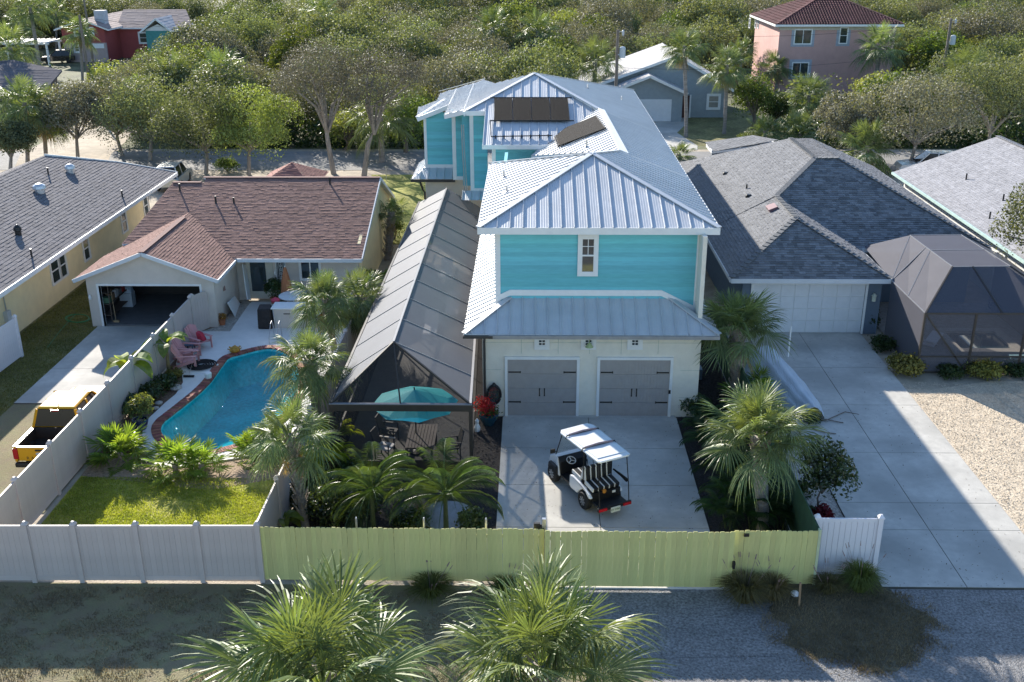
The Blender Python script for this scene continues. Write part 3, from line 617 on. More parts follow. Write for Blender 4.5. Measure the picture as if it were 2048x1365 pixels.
wl = B(); X0, X1, GYb = -20.25, -14.42, 44.4; o0, o1, oz = P(211, 652).x+.02, P(398, 573, y=GYb).x+.02, 2.0
wl.box(X0, o0, GYb, GYb+.2, 0, 2.4).box(o1, X1, GYb, GYb+.2, 0, 2.4).box(o0, o1, GYb, GYb+.2, oz, 2.4)
wl.prism([(X0, GYb, 2.4), (X1, GYb, 2.4), (-17.35, GYb, 3.6)], (0, .2, 0))
wl.box(X1-.2, X1, GYb+.2, 48.2, 0, 2.42).box(X0, X0+.2, GYb+.2, 51, 0, 2.42)
B().box(X0, -8.4, 58.7, 58.9, 0, 2.6).build('rear_wall', m_beige, BR)
dx0, dx1 = P(490, 560, y=48.2).x, P(548, 560, y=48.2).x
wl.box(-14.42, dx0, 48.2, 48.4, 0, 2.8).box(dx1, -8.4, 48.2, 48.4, 0, 2.8).box(dx0, dx1, 48.2, 48.4, 2.12, 2.8)
wl.build('wall', m_beige, BR)
B().prism([(-8.42, 48.2, 0), (-8.42, 58.9, 0), (-8.42, 58.9, 2.62), (-8.42, rY, rZ-.12), (-8.42, 48.2, 2.9)], (.15, 0, 0)).build('gable_wall', m_yel, BR)
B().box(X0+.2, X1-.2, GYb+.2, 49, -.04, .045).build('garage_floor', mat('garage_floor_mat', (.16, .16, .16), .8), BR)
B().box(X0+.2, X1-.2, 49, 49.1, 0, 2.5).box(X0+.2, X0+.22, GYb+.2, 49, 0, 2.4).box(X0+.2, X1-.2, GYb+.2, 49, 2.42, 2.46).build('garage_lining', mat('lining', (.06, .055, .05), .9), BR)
B().box(o0-.1, o0, GYb-.03, GYb+.25, 0, oz+.1).box(o1, o1+.1, GYb-.03, GYb+.25, 0, oz+.1).box(o0, o1, GYb-.03, GYb+.2, oz, oz+.1).build('door_casing', m_white, BR)
# glazed back door, iron gate leaf, window, wall lamps
dr = B().box(dx0+.05, dx1-.02, 48.24, 48.3, .05, 2.1).build('back_door', mat('door_cream', (.6, .55, .45), .6), BR)
B().box(dx0+.3, dx1-.38, 48.22, 48.235, .45, 2.0).build('pane', m_glass, dr); B().box(dx1-.3, dx1-.14, 48.16, 48.2, 1.0, 1.05).build('handle', m_white, dr)
ig = B(); gx = P(553, 560, y=48.1).x; 
def iron(x0, x1, y, z0, z1):
    b = B(); b.box(x0, x0+.04, y-.03, y, z0, z1).box(x1-.04, x1, y-.03, y, z0, z1)
    for z in (z0, (z0+z1)/2, z1-.04): b.box(x0+.04, x1-.04, y-.03, y, z, z+.04)
    for k in range(1, 6):
        x = x0+(x1-x0)*k/6; b.box(x-.008, x+.008, y-.02, y-.008, z0+.04, (z0+z1)/2).box(x-.008, x+.008, y-.02, y-.008, (z0+z1)/2+.04, z1-.04)
    for k in range(10):
        z = z0+.15+k*(z1-z0-.3)/9; c = (x0+x1)/2; b.tube([(c+.05*math.cos(a), y-.03, z+.06*math.sin(a)) for a in [i*math.pi/4 for i in range(9)]], .009, 4)
    return b
B().box(gx+.03, gx+.45, 48.185, 48.197, .1, 2.1).build('dark_pane', m_glass, BR); iron(gx, gx+.5, 48.15, .05, 2.15).build('iron_gate', m_white, BR)
B().bar(P(488, 530, y=48.0), P(498, 600, y=47.3), .04, .5, up=(0, 1, 0)).build('open_screen_door', m_white, BR)
window(BR, P(602, 545, y=48.2).x, P(640, 545, y=48.2).x, 48.2, 1.1, 2.1, slide=True, frame=.08)
for (px, py, y) in ((181, 590, GYb-.02), (410, 590, GYb-.02), (551, 541, 48.18)):
    c = P(px, py, y=y); B().lathe((c.x, c.y-.1, c.z-.1), [(.05, -.1), (.08, 0), (.03, .1)], 6).box(c.x-.03, c.x+.03, c.y-.1, c.y, c.z-.02, c.z+.02).build('wall_lamp', m_white, BR)
pR1 = (ez-p_*ey, 0, p_)
for k, (px, py) in enumerate(((360, 378), (432, 403), (468, 403), (660, 365))):
    c = ON(px, py+4, pR1); B().lathe(c, [(.07, 0), (.05, .05), (.05, .38 if k != 2 else .3)], 7).build('vent_pipe', m_black, BR)
hp = [(-16.3, 59.2, 2.95), (-12.7, 59.2, 2.95), (-12.7, 64, 2.95), (-16.3, 64, 2.95)]; ap = (-14.4, 61.6, 4.05)
for i in range(4): shingles([hp[i], hp[(i+1) % 4], ap], mat('shingle_red', (.33, .15, .12), .92, .18, 14, bump=1, bscale=90, tint=True), BR)
B().box(-16, -13, 59.5, 63.7, 0, 2.9).build('porch_wall', m_beige, BR)
# things in the open garage
def simple(name, label, cat, b, m, loc=None, group=None, bevel=0, smooth=False):
    v = [Vector(p) for p in b.v]; c = sum(v, Vector())/len(v); zz = min(p.z for p in v); org = Vector((c.x, c.y, zz))
    o = bpy.data.objects.new(name, b.mesh(name, m, org, None, smooth)); COL.objects.link(o); o.location = org
    if bevel: bv = o.modifiers.new('bevel', 'BEVEL'); bv.width = bevel; bv.segments = 2; bv.limit_method = 'ANGLE'
    return tag(o, label, cat, group)
c = P(254, 617); simple('storage_bin', 'pale grey plastic bin standing on the floor inside the open garage', 'bin', B().box(c.x-.3, c.x+.3, c.y, c.y+.5, .05, .75), mat('bin_grey', (.5, .56, .6), .5), bevel=.03)
simple('folded_tarp', 'light blue tarpaulin heaped on top of the grey garage bin', 'tarp', B().hexa([(c.x-.28, c.y+.05, .76), (c.x+.3, c.y+.05, .76), (c.x+.28, c.y+.45, .76), (c.x-.25, c.y+.45, .76), (c.x-.3, c.y+.2, 1.1), (c.x+.1, c.y+.12, 1.02), (c.x+.2, c.y+.4, 1.1), (c.x-.2, c.y+.42, 1.2)]), mat('tarp', (.45, .55, .65), .6))
B_ = B()
for k in range(3): B_.box(X0+.3, X0+.75, GYb+.5, GYb+2.8, .35+k*.55, .38+k*.55)
for y in (GYb+.5, GYb+2.75): B_.box(X0+.3, X0+.34, y, y+.04, .05, 1.9).box(X0+.71, X0+.75, y, y+.04, .05, 1.9)
simple('garage_shelf', 'dark shelving along the left wall inside the open garage', 'shelf', B_, mat('shelf', (.12, .09, .07), .8))
gl_ = ['small green paint box on the garage shelf', 'brown carton on the garage shelf', 'white jug on the garage shelf', 'grey tool case on the garage shelf', 'red can on the garage shelf']
for k, (cc, l_) in enumerate(zip(((.1, .2, .12), (.25, .15, .08), (.5, .5, .5), (.18, .19, .2), (.35, .04, .04)), gl_)):
    simple('garage_box', l_, 'box', B().box(X0+.36, X0+.68, GYb+.6+k*.42, GYb+.9+k*.42, .93, 1.2+.05*(k % 3)), mat('gbox%d' % k, cc, .7), bevel=.01)
simple('leaning_broom', 'long handled broom leaning beside the garage shelf', 'broom', B().tube([(o0+.35, GYb+.5, .05), (o0+.15, GYb+.9, 1.5)], .02, 5).box(o0+.25, o0+.5, GYb+.44, GYb+.54, .05, .15), mat('wood_handle', (.35, .25, .14), .7))
# ================================================================ yellow house, far left
YH = thing('yellow_house', 'long yellow stucco house with charcoal shingle roof', 'house', (-25, 45, 0))
eX = -22.15; pY = .36; rX = -27.9; rz_ = 3+pY*(eX-rX); yf = 62.0
shingles([(eX, 30, 3), (eX, yf+1.6, 3), (-25.0, yf-.3, 3+pY*2.85), (rX, 58.5, rz_), (rX, 30, rz_)], m_shd, YH, course=.2)
shingles([(rX, 30, rz_), (rX, 58.5, rz_), (-33.5, 58.5, 3), (-33.5, 30, 3)], m_shd, YH, course=.2)
slab([(eX, 30, 3), (eX, yf+1.6, 3), (-25.0, yf-.3, 3+pY*2.85), (rX, 58.5, rz_), (rX, 30, rz_)], m_fasc, YH, t=.14); slab([(rX, 30, rz_), (rX, 58.5, rz_), (-33.5, 58.5, 3), (-33.5, 30, 3)], m_fasc, YH)
B().box(eX, eX+.06, 30, yf+1.6, 2.8, 3.01).bar((eX, yf+1.62, 2.95), (-25, yf-.28, 3.98), .06, .2).bar((-25, yf-.28, 3.98), (rX, 58.55, rz_), .06, .2).build('fascia', m_white, YH)
yx = -23.35
B().box(yx-.2, yx, 30, 61.5, 0, 2.75).box(-33, yx, 61.3, 61.5, 0, 2.75).box(-33, yx, 30, 30.2, 0, 3).build('wall', m_yel, YH)
B().box(yx, eX, 30, 61.5, 2.78, 2.8).build('soffit', m_white, YH)
for (px, py) in ((109, 538), (125, 530), (171, 494), (247, 442), (290, 405)):
    c = P(px, py, x=yx); wy = .33 if px != 109 else .42; side_window(YH, yx, c.y-wy, c.y+wy, 1.0, 2.15)
pYr = (3+pY*eX, -pY, 0)
for k, (px, py, r_) in enumerate(((80, 385, .26), (141, 345, .22), (37, 470, .14))):
    c = ON(px, py, pYr); b = B(); b.lathe(c, [(r_, -.05), (r_, .18), (r_*1.35, .22), (r_*1.2, .36), (r_*.6, .46), (.02, .5)], 12)
    b.build('roof_vent' if k < 2 else 'roof_jack', mat('vent_alu', (.6, .6, .6), .35, metal=.5) if k < 2 else m_black, YH, smooth=False)
for px, py in ((97, 350), (245, 395), (64, 515)): B().lathe(ON(px, py, pYr), [(.06, -.02), (.045, .05), (.045, .4)], 7).build('vent_pipe', m_black, YH)
B().box(yx, yx+.18, 42.6, 42.95, .9, 1.35).build('meter_box', mat('meter', (.55, .56, .55), .5), YH); B().tube([(yx+.06, 42.8, 1.35), (yx+.06, 42.8, 2.75)], .03, 6).tube([(yx+.06, 42.7, .9), (yx+.06, 42.7, 0)], .03, 6).build('conduit', m_alu, YH)
# ================================================================ grey shingle house on the right
m_slate_early = mat('slate_blue_stucco', (.13, .17, .22), .8, .05, 3, bump=.5, bscale=60)
GH = thing('grey_roof_house', 'slate blue house with grey shingle hip roofs and white garage door', 'house', (12.2, 44, 0))
q = .52; gx0_, gx1_, gy_, gz = 8.74, 15.68, 43.25, 2.8; mx_ = (gx0_+gx1_)/2; ga = Vector((mx_, gy_+3.47, gz+q*3.47))
My, Mz, MX1 = 47.6, 2.9, 21.75
T1 = Vector((14.65, My+5.9, Mz+q*5.9)); T2 = Vector((15.85, My+5.9, Mz+q*5.9)); pG = (gz-q*gx0_, q, 0); TB = Vector((T1.x, 59.0, T1.z))
m_shs = m_shg
vy = My+(ga.z-Mz)/q
gp = {'front': [(gx0_, gy_, gz), (gx1_, gy_, gz), ga], 'left': [(gx0_, gy_, gz), ga, (mx_, vy, ga.z), (gx0_, vy+.0, gz)],
      'left2': [(gx0_, vy, gz), (mx_, vy, ga.z), T1, TB, (gx0_, 66.5, gz)], 'rightw': [(gx1_, gy_, gz), (gx1_, My, gz), (mx_, vy, ga.z), ga],
      'main': [(12.3, My, Mz), (MX1, My, Mz), T2, T1, (mx_, vy, ga.z)], 'top': [T1, T2, (T2.x, TB.y, T2.z+.001), TB], 'right': [(MX1, My, Mz), (MX1, 66, Mz), (T2.x, TB.y, T2.z), T2], 'back': [TB, (T2.x, TB.y, TB.z), (MX1, 66, Mz), (gx0_, 66.5, gz)]}
for k, v in gp.items():
    shingles(v, m_shs, GH, course=.15, lo=.66 if k in ('front', 'main') else .88, hi=1.2 if k in ('front', 'main') else 1.07, rise=.022)
    slab(v, m_fasc, GH, t=.1)
ra, rb_, rc_, rd_ = P(1424, 304, z=3.5), P(1413, 291, z=3.5), P(1506, 271, z=4.7), P(1560, 287, z=4.7); rd_.z = rc_.z
shingles([ra, rb_, rc_, rd_], m_shs, GH); slab([ra, rb_, rc_, rd_], m_fasc, GH); B().bar(ra, rb_, .06, .2).build('fascia', m_white, GH); B().box(ra.x+.3, rd_.x, rb_.y-.5, rb_.y-.3, 0, 3.5).build('rear_wall', m_slate_early, GH)
hc = mat('hip_cap_shingle', (.16, .165, .17), .9, .3, 14)
def hipcaps(parent, a, b_, m, step=.28):
    a = Vector(a); b_ = Vector(b_); n = max(1, int((b_-a).length/step)); me = None
    bb = B()
    for k in range(n):
        p0 = a.lerp(b_, k/n); p1 = a.lerp(b_, (k+1.15)/n); bb.bar(p0+Vector((0, 0, .05+.02)), p1+Vector((0, 0, .03)), .26, .025, tint=.999)
    bb.build('hip_caps', m, parent, kind='stuff')
for a, b_ in (((gx0_, gy_, gz), ga), ((gx1_, gy_, gz), ga), ((MX1, My, Mz), T2), (T2, T1), (T1, TB), (ga, (mx_, vy, ga.z)), (T1, (mx_, vy, ga.z))): hipcaps(GH, a, b_, hc)
B().box(gx0_, gx1_, gy_-.06, gy_, gz-.2, gz+.0).box(gx0_-.05, gx0_, gy_, 66, gz-.18, gz).box(gx1_, gx1_+.05, gy_, My, gz-.18, gz).box(gx1_, MX1, My-.06, My, Mz-.18, Mz).box(MX1, MX1+.06, My, 66, Mz-.18, Mz).build('gutter', m_fasc, GH)
m_slate = mat('slate_blue_stucco', (.13, .17, .22), .8, .05, 3, bump=.5, bscale=60)
g0 = P(1500, 600, y=43.85).x; g1 = P(1733, 600, y=43.85).x
B().box(9.4, g0, 43.85, 44.05, 0, 2.75).box(g1, 15.55, 43.85, 44.05, 0, 2.75).box(g0, g1, 43.85, 44.05, 2.35, 2.75).box(9.4, 9.55, 44.05, 66, 0, 2.75).box(15.4, 15.55, 44.05, 48.2, 0, 2.75).box(15.55, 21.2, 48.2, 48.35, 0, 2.85).box(21.05, 21.2, 48.35, 65.5, 0, 2.85).build('wall', m_slate, GH)
gd = B().box(g0+.1, g1-.1, 43.9, 43.93, .03, 2.35).build('garage_door', m_white, GH)
m_gw = mat('white_steel_door', (.70, .71, .72), .5, .04, 3, bump=.15)
for r_ in range(4):
    z0 = .05+r_*.575; 
    for k in range(8):
        w = (g1-g0-.2)/8; x = g0+.1+k*w; B().box(x+.012, x+w-.012, 43.875, 43.9, z0+.012, z0+.56).build('door_panel', m_gw, gd)
B().box(g0, g0+.1, 43.8, 43.86, 0, 2.35).box(g1-.1, g1, 43.8, 43.86, 0, 2.35).box(g0, g1, 43.8, 43.86, 2.35, 2.45).build('door_casing', m_white, GH)
c = P(1747, 590, y=43.8); B().lathe((c.x, c.y-.12, c.z-.12), [(.09, -.14), (.1, .1), (.13, .12), (.02, .22)], 6).box(c.x-.03, c.x+.03, c.y-.12, c.y, c.z+.05, c.z+.1).build('wall_lantern', mat('lantern_cream', (.6, .62, .5), .5), GH)
for px, py, k in ((1451, 350, 0), (1497, 395, 0), (1493, 380, 1)):
    c = ON(px, py, pG)
    (B().lathe(c, [(.16, -.05), (.16, .1), (.12, .16)], 10) if k == 0 else B().lathe(c, [(.05, 0), (.04, .3)], 7)).build('roof_jack', m_black, GH)
_, uu, vv, nn = frame(gp['left']); c = ON(1545, 418, pG); B().hexa([c-uu*.4-vv*.22, c+uu*.4-vv*.22, c+uu*.4+vv*.22, c-uu*.4+vv*.22, c-uu*.4-vv*.22+nn*.16, c+uu*.4-vv*.22+nn*.16, c+uu*.4+vv*.22+nn*.12, c-uu*.4+vv*.22+nn*.12]).build('ridge_box_vent', mat('vent_maroon', (.22, .12, .13), .6), GH)
# ================================================================ pale roof house, far right
PH = thing('pale_roof_house', 'white clapboard house with pale shingle roof at the right edge', 'house', (25, 50, 0))
px0, pz = 22.35, 3.0; prX, prZ = 28.4, 5.2
gapL = [(px0, 36, pz), (prX, 36, prZ), (prX, 63.8, prZ), (px0, 63.8, pz)]; gapR = [(prX, 36, prZ), (35, 36, 2.8), (35, 63.8, 2.8), (prX, 63.8, prZ)]
for v in (gapL, gapR): shingles(v, m_shl, PH, course=.15, lo=.88, hi=1.1); slab(v, m_white, PH, t=.12)
hipcaps(PH, (prX, 36, prZ), (prX, 63.8, prZ), m_shl)
B().box(px0-.1, px0, 36, 63.8, pz-.12, pz+.01).build('gutter', mat('mint_gutter', (.45, .6, .55), .5), PH)
m_clap = mat('white_clapboard', (.68, .67, .63), .7, .05, 3)
B().box(px0+.5, px0+.65, 37, 63, 0, pz-.1).box(px0+.65, 34.5, 62.85, 63, 0, pz).build('wall', m_clap, PH)
for k in range(14):
    z = .1+k*.2; B().hexa([(px0+.47, 37, z), (px0+.5, 37, z), (px0+.5, 63, z), (px0+.47, 63, z), (px0+.496, 37, z+.2), (px0+.5, 37, z+.2), (px0+.5, 63, z+.2), (px0+.496, 63, z+.2)]).build('clapboard', m_clap, PH)
side_window(PH, px0+.47, 48.3, 49.1, 1.2, 2.3, sgn=-1)
pP = (pz-(prZ-pz)/(prX-px0)*px0, (prZ-pz)/(prX-px0), 0)
for px, py in ((1932, 360), (2006, 402), (1979, 438)): B().lathe(ON(px, py, pP), [(.06, -.03), (.045, .05), (.045, .36)], 7).build('vent_pipe', m_black, PH)
# ================================================================ houses behind the road
m_gst = mat('blue_grey_stucco', (.30, .34, .36), .85, .06, 3, bump=.6, bscale=40)
m_shw = mat('shingle_white', (.46, .45, .45), .92, .1, 8, bump=1, bscale=60, tint=True)
def gable(parent, x0, x1, xr, y0, y1, ze, zr, m, course=.3, fas=m_white):
    for v in ([(x0, y0, ze), (xr, y0, zr), (xr, y1, zr), (x0, y1, ze)], [(xr, y0, zr), (x1, y0, ze), (x1, y1, ze), (xr, y1, zr)]):
        shingles(v, m, parent, course=course, tab=(.4, .9), lo=.9, hi=1.08); slab(v, fas, parent, t=.14)
    B().bar((x0, y0-.03, ze-.08), (xr, y0-.03, zr-.08), .06, .24).bar((x1, y0-.03, ze-.08), (xr, y0-.03, zr-.08), .06, .24).build('fascia', fas, parent)
FH = thing('blue_grey_house', 'blue grey gabled house with pale roof across the road', 'house', (14, 100, 0))
yb = 100.6
gable(FH, 4.8, 19.3, 13.7, yb+.6, 113, 2.7, 5.9, m_shw); gable(FH, 6.9, 14.6, 11.0, yb-1.8, yb+3, 2.75, 4.35, m_shw)
B().prism([(7.4, yb-1.2, 0), (14.2, yb-1.2, 0), (14.2, yb-1.2, 2.7), (11, yb-1.2, 4.1), (7.4, yb-1.2, 2.8)], (0, .2, 0)).prism([(5.4, yb+1.2, 0), (18.8, yb+1.2, 0), (18.8, yb+1.2, 2.8), (13.7, yb+1.2, 5.7), (5.4, yb+1.2, 2.8)], (0, .2, 0)).box(18.6, 18.8, yb+1.4, 112, 0, 2.7).build('wall', m_gst, FH)
ga0, ga1 = P(1268, 210, y=yb-1.2).x, P(1343, 210, y=yb-1.2).x
gd = B().box(ga0, ga1, yb-1.26, yb-1.2, .03, 2.1).build('garage_door', m_gw, FH)
for r_ in range(4):
    for k in range(4): w = (ga1-ga0-.2)/4; B().box(ga0+.1+k*w+.03, ga0+.1+(k+1)*w-.03, yb-1.29, yb-1.26, .08+r_*.5, .53+r_*.5).build('door_panel', m_gw, gd)
B().box(14.4, 15.2, yb+1.1, yb+1.2, 0, 2.1).build('front_door', mat('dark_red_door', (.09, .03, .025), .5), FH)
B().box(14.25, 14.4, yb+1.0, yb+1.2, 0, 2.2).box(15.2, 15.35, yb+1.0, yb+1.2, 0, 2.2).build('door_casing', m_white, FH)
a, b_ = P(1414, 218, y=yb+1.2), P(1440, 192, y=yb+1.2); window(FH, a.x+.1, b_.x-.1, yb+1.2, a.z+.1, b_.z, frame=.2, gm=mat('curtained_glass', (.32, .30, .26), .2))
sk2 = B().prism([(15.2, 104, 5.35), (15.9, 104, 5.05), (15.9, 104.7, 5.05), (15.2, 104.7, 5.35)], (0, 0, .12)).build('skylight', m_glass, FH)
PK = thing('pink_house', 'two storey pink stucco house with dark red barrel tile roof', 'house', (32, 118, 0))
m_pink = mat('pink_stucco', (.56, .34, .30), .85, .06, 1.5, bump=.5, bscale=30, big=.08)
ky = 117.0; kx0, kx1 = P(1556, 100, y=ky).x, P(1722, 100, y=ky).x+3.5; ke = P(1556, 52, y=ky-.6).z
B().box(kx0, kx1, ky, ky+.25, 0, ke).box(kx0, kx0+.25, ky+.25, ky+13, 0, ke).box(kx1-.2, kx1, ky+.25, ky+13, 0, ke).build('wall', m_pink, PK)
B().box(kx0-.03, kx1, ky-.04, ky, ke-.5, ke).box(kx0-.04, kx0, ky, ky+13, ke-.35, ke).build('frieze', mat('pale_frieze', (.55, .5, .42), .8), PK)
B().box(kx0-.6, kx1+.6, ky-.65, ky-.6, ke-.1, ke+.12).box(kx0-.65, kx0-.6, ky-.6, ky+13.6, ke-.1, ke+.12).build('fascia', m_white, PK)
ex0, ex1, ey0, ey1 = kx0-.6, kx1+.6, ky-.6, ky+13.6; hh = min(ex1-ex0, ey1-ey0)/2; kt = ke+.1; kz = kt+.42*hh; k1 = Vector(((ex0+ex1)/2, ey0+hh, kz)); k2 = Vector(((ex0+ex1)/2, ey1-hh, kz))
m_tile = mat('barrel_tile', (.15, .055, .05), .75, .25, 3, tint=True, big=.15)
def tiles(poly, parent, w=.3, course=.45):
    """barrel tiles: every tile a raised half round, rows stepping down the slope; too small to pick apart here"""
    o, u, v, n = frame(poly); q = [((Vector(p)-o).dot(u), (Vector(p)-o).dot(v)) for p in poly]; b = B(); y = 0; vm = max(t[1] for t in q)
    rr = random.Random(5)
    while y < vm:
        st = clip2(clip2(q, 1, y, True), 1, y+course, False)
        if len(st) >= 3:
            x = min(p[0] for p in st); x = math.floor(x/w)*w
            while x < max(p[0] for p in st):
                t = rr.uniform(.75, 1.2)
                for a, b2, h0, h1 in ((0, .25, 0, .09), (.25, .5, .09, .11), (.5, .75, .11, .09), (.75, 1, .09, 0)):
                    c = clip2(clip2(st, 0, x+a*w, True), 0, x+b2*w, False)
                    if len(c) >= 3: b.poly([o+u*cu+v*cv+n*((h0+(h1-h0)*(cu-x-a*w)/((b2-a)*w))*1.+.05*(1-(cv-y)/course)) for cu, cv in c], t)
                x += w
        y += course
    ob = b.build('roof_tiles', m_tile, parent); ob['kind'] = 'stuff'
for v in ([(ex0, ey0, kt), (ex1, ey0, kt), k1], [(ex0, ey0, kt), k1, k2, (ex0, ey1, kt)]): tiles(v, PK)
for v in ([(ex0, ey0, kt), (ex1, ey0, kt), k1], [(ex0, ey0, kt), k1, k2, (ex0, ey1, kt)], [(ex1, ey0, kt), (ex1, ey1, kt), k2, k1], [(ex0, ey1, kt), k2, (ex1, ey1, kt)]): slab(v, m_tile, PK, t=.2)
caps(PK, [((ex0, ey0, kt), k1), ((ex1, ey0, kt), k1)], m_tile, w=.3, up=.1)
m_wsur = mat('window_surround', (.36, .39, .44), .8)
for (xa, ya, xb, yb_, sl) in ((1588, 88, 1624, 60, True), (1678, 87, 1696, 56, False), (1583, 153, 1617, 126, True)):
    a, b_ = P(xa, ya, y=ky), P(xb, yb_, y=ky); B().box(a.x-.35, b_.x+.35, ky-.02, ky-.0005, a.z-.3, b_.z+.35).build('window_surround', m_wsur, PK); window(PK, a.x, b_.x, ky-.021, a.z, b_.z, frame=.08, slide=sl)
for px in (1500, 1512, 1517): c = P(px, 45, x=kx0); side_window(PK, kx0, c.y-.3, c.y+.3, c.z-.6, c.z+.4, sgn=-1)
# red house
a, b_ = P(132, 107), P(222, 96); RHy = 148.0; rx0, rx1 = P(128, 95, y=RHy).x, P(213, 95, y=RHy).x; rz = lambda py, y=RHy: P(170, py, y=y).z
RH = thing('red_house', 'red two storey gabled house with white trim far off at upper left', 'house', ((rx0+rx1)/2, RHy, 0)); xm = P(166, 40, y=RHy).x
m_red = mat('red_siding', (.33, .075, .07), .8, .08, 2, bump=.3); m_pst = mat('pink_grey_base', (.42, .33, .31), .85, .06, 2)
zt_, zm_ = rz(54), rz(86)
B().prism([(rx0, RHy, zm_), (rx1, RHy, zm_), (rx1, RHy, zt_), (xm, RHy, rz(38)-.3), (rx0, RHy, zt_)], (0, .3, 0)).box(rx1-.3, rx1, RHy+.3, RHy+16, 0, zt_).build('upper_wall', m_red, RH)
B().box(rx0, rx1, RHy, RHy+.3, 0, zm_-.01).build('lower_wall', m_pst, RH)
xe = rx1+10.5
for v in ([(rx0-.8, RHy-.6, zt_-.3), (xm, RHy-.6, rz(38)), (xm, RHy+16, rz(38)), (rx0-.8, RHy+16, zt_-.3)], [(xm, RHy-.6, rz(38)), (rx1+.8, RHy-.6, zt_-.3), (rx1+.8, RHy+16, zt_-.3), (xm, RHy+16, rz(38))]): shingles(v, mat('shingle_tan', (.30, .23, .21), .9, .1, 6, tint=True), RH, course=.5, tab=(.6, 1.2)); slab(v, m_white, RH, t=.2)
B().box(rx1+.2, xe, RHy+5, RHy+5.3, 0, zt_-.6).build('wing_wall', m_red, RH)
for v in ([(rx1, RHy+4.4, zt_-.5), (xe+.6, RHy+4.4, zt_-.5), (xe-2, RHy+10, zt_+1.6), (xm+2, RHy+10, zt_+1.6)],): shingles(v, mat('shingle_tan', (.3, .2, .2), .9), RH, course=.5, tab=(.6, 1.2)); slab(v, m_white, RH, t=.2)
for xx in (P(160, 70, y=RHy).x, P(177, 70, y=RHy).x): window(RH, xx-.6, xx+.6, RHy, rz(70), rz(58), frame=.25)
window(RH, P(150, 95, y=RHy).x, P(158, 95, y=RHy).x, RHy, rz(103), rz(93), frame=.25); B().box(P(180, 90, y=RHy).x, rx1-.3, RHy-.1, RHy, rz(97), rz(88)).build('garage_door', m_white, RH)
for k, (x0, x1) in enumerate(((rx1+3, rx1+4.4), (rx1+6.5, rx1+8), (rx1+9.5, rx1+11))): window(RH, x0, x1, RHy+5, zt_-2.6, zt_-1.3, frame=.2)
cb = B().box(xm+.8, xm+2.2, RHy+2, RHy+3.4, zt_, rz(24)).build('chimney', mat('pale_chimney', (.45, .47, .5), .8), RH)
PG = thing('pergola', 'white wooden pergola on posts beside the red house', 'pergola', (rx0-3, RHy-2, 0)); gz_ = rz(88, RHy-3)
for xx, yy in ((rx0-6, RHy-4), (rx0-.6, RHy-4), (rx0-6, RHy), (rx0-.6, RHy)): B().box(xx-.12, xx+.12, yy-.12, yy+.12, 0, gz_).build('post', m_white, PG)
for k in range(9): B().box(rx0-6.5+k*.75, rx0-6.4+k*.75, RHy-4.6, RHy+.5, gz_+.2, gz_+.4).build('rafter', m_white, PG)
B().box(rx0-6.6, rx0-.2, RHy-4.15, RHy-3.95, gz_, gz_+.2).box(rx0-6.6, rx0-.2, RHy-.1, RHy+.1, gz_, gz_+.2).build('beam', m_white, PG)
GT = thing('green_house', 'small blue green house with white roof beside the red house', 'house', (P(312, 78).x, 150, 0)); cx = P(306, 70, y=150).x
B().box(cx-1.0, cx+2.4, 150, 150.3, 0, P(312, 62, y=150).z).build('wall', mat('blue_green_siding', (.08, .28, .27), .8), GT)
zz = P(312, 62, y=150).z
gable(GT, cx-1.6, cx+3.0, cx+.8, 149.4, 160, zz-.1, zz+1.7, mat('shingle_grey_far', (.36, .37, .4), .9, tint=True), course=.5); B().prism([(cx-1.2, 150, zz), (cx+2.4, 150, zz), (cx+.8, 150, zz+.9)], (0, .3, 0)).build('gable_wall', m_white, GT)
LH = thing('dark_roof_house', 'low house with wide dark grey shingle roof at the left edge by the woods', 'house', (-65, 112, 0))
a, b_, c_, d_ = P(-60, 142, z=4.4), P(124, 141, z=4.4), P(84, 187, z=2.9), P(-90, 187, z=2.9)
e_, f_ = P(25, 120, z=5.1), P(-80, 130, z=5)
m_shf = mat('shingle_far', (.15, .14, .15), .95, spec=.05, var=.1, scale=6, tint=True, big=.08)
for v in ([tuple(d_), tuple(c_), tuple(b_), tuple(a)], [tuple(a), tuple(b_), tuple(e_)], [tuple(a), tuple(e_), tuple(f_)]): shingles(v, m_shf, LH, course=.35, tab=(.5, 1), lo=.92, hi=1.06); slab(v, m_shf, LH, t=.15)
B().hexa([(d_.x, d_.y+.6, 0), (c_.x-.6, c_.y+.6, 0), (c_.x-.6, c_.y+.8, 0), (d_.x, d_.y+.8, 0), (d_.x, d_.y+.6, 2.8), (c_.x-.6, c_.y+.6, 2.8), (c_.x-.6, c_.y+.8, 2.8), (d_.x, d_.y+.8, 2.8)]).hexa([(c_.x-.6, c_.y+.8, 0), (b_.x-.6, b_.y, 0), (b_.x-.8, b_.y, 0), (c_.x-.8, c_.y+.8, 0), (c_.x-.6, c_.y+.8, 2.8), (b_.x-.6, b_.y, 4.1), (b_.x-.8, b_.y, 4.1), (c_.x-.8, c_.y+.8, 2.8)]).build('wall', mat('brown_wall', (.2, .16, .13), .85), LH)
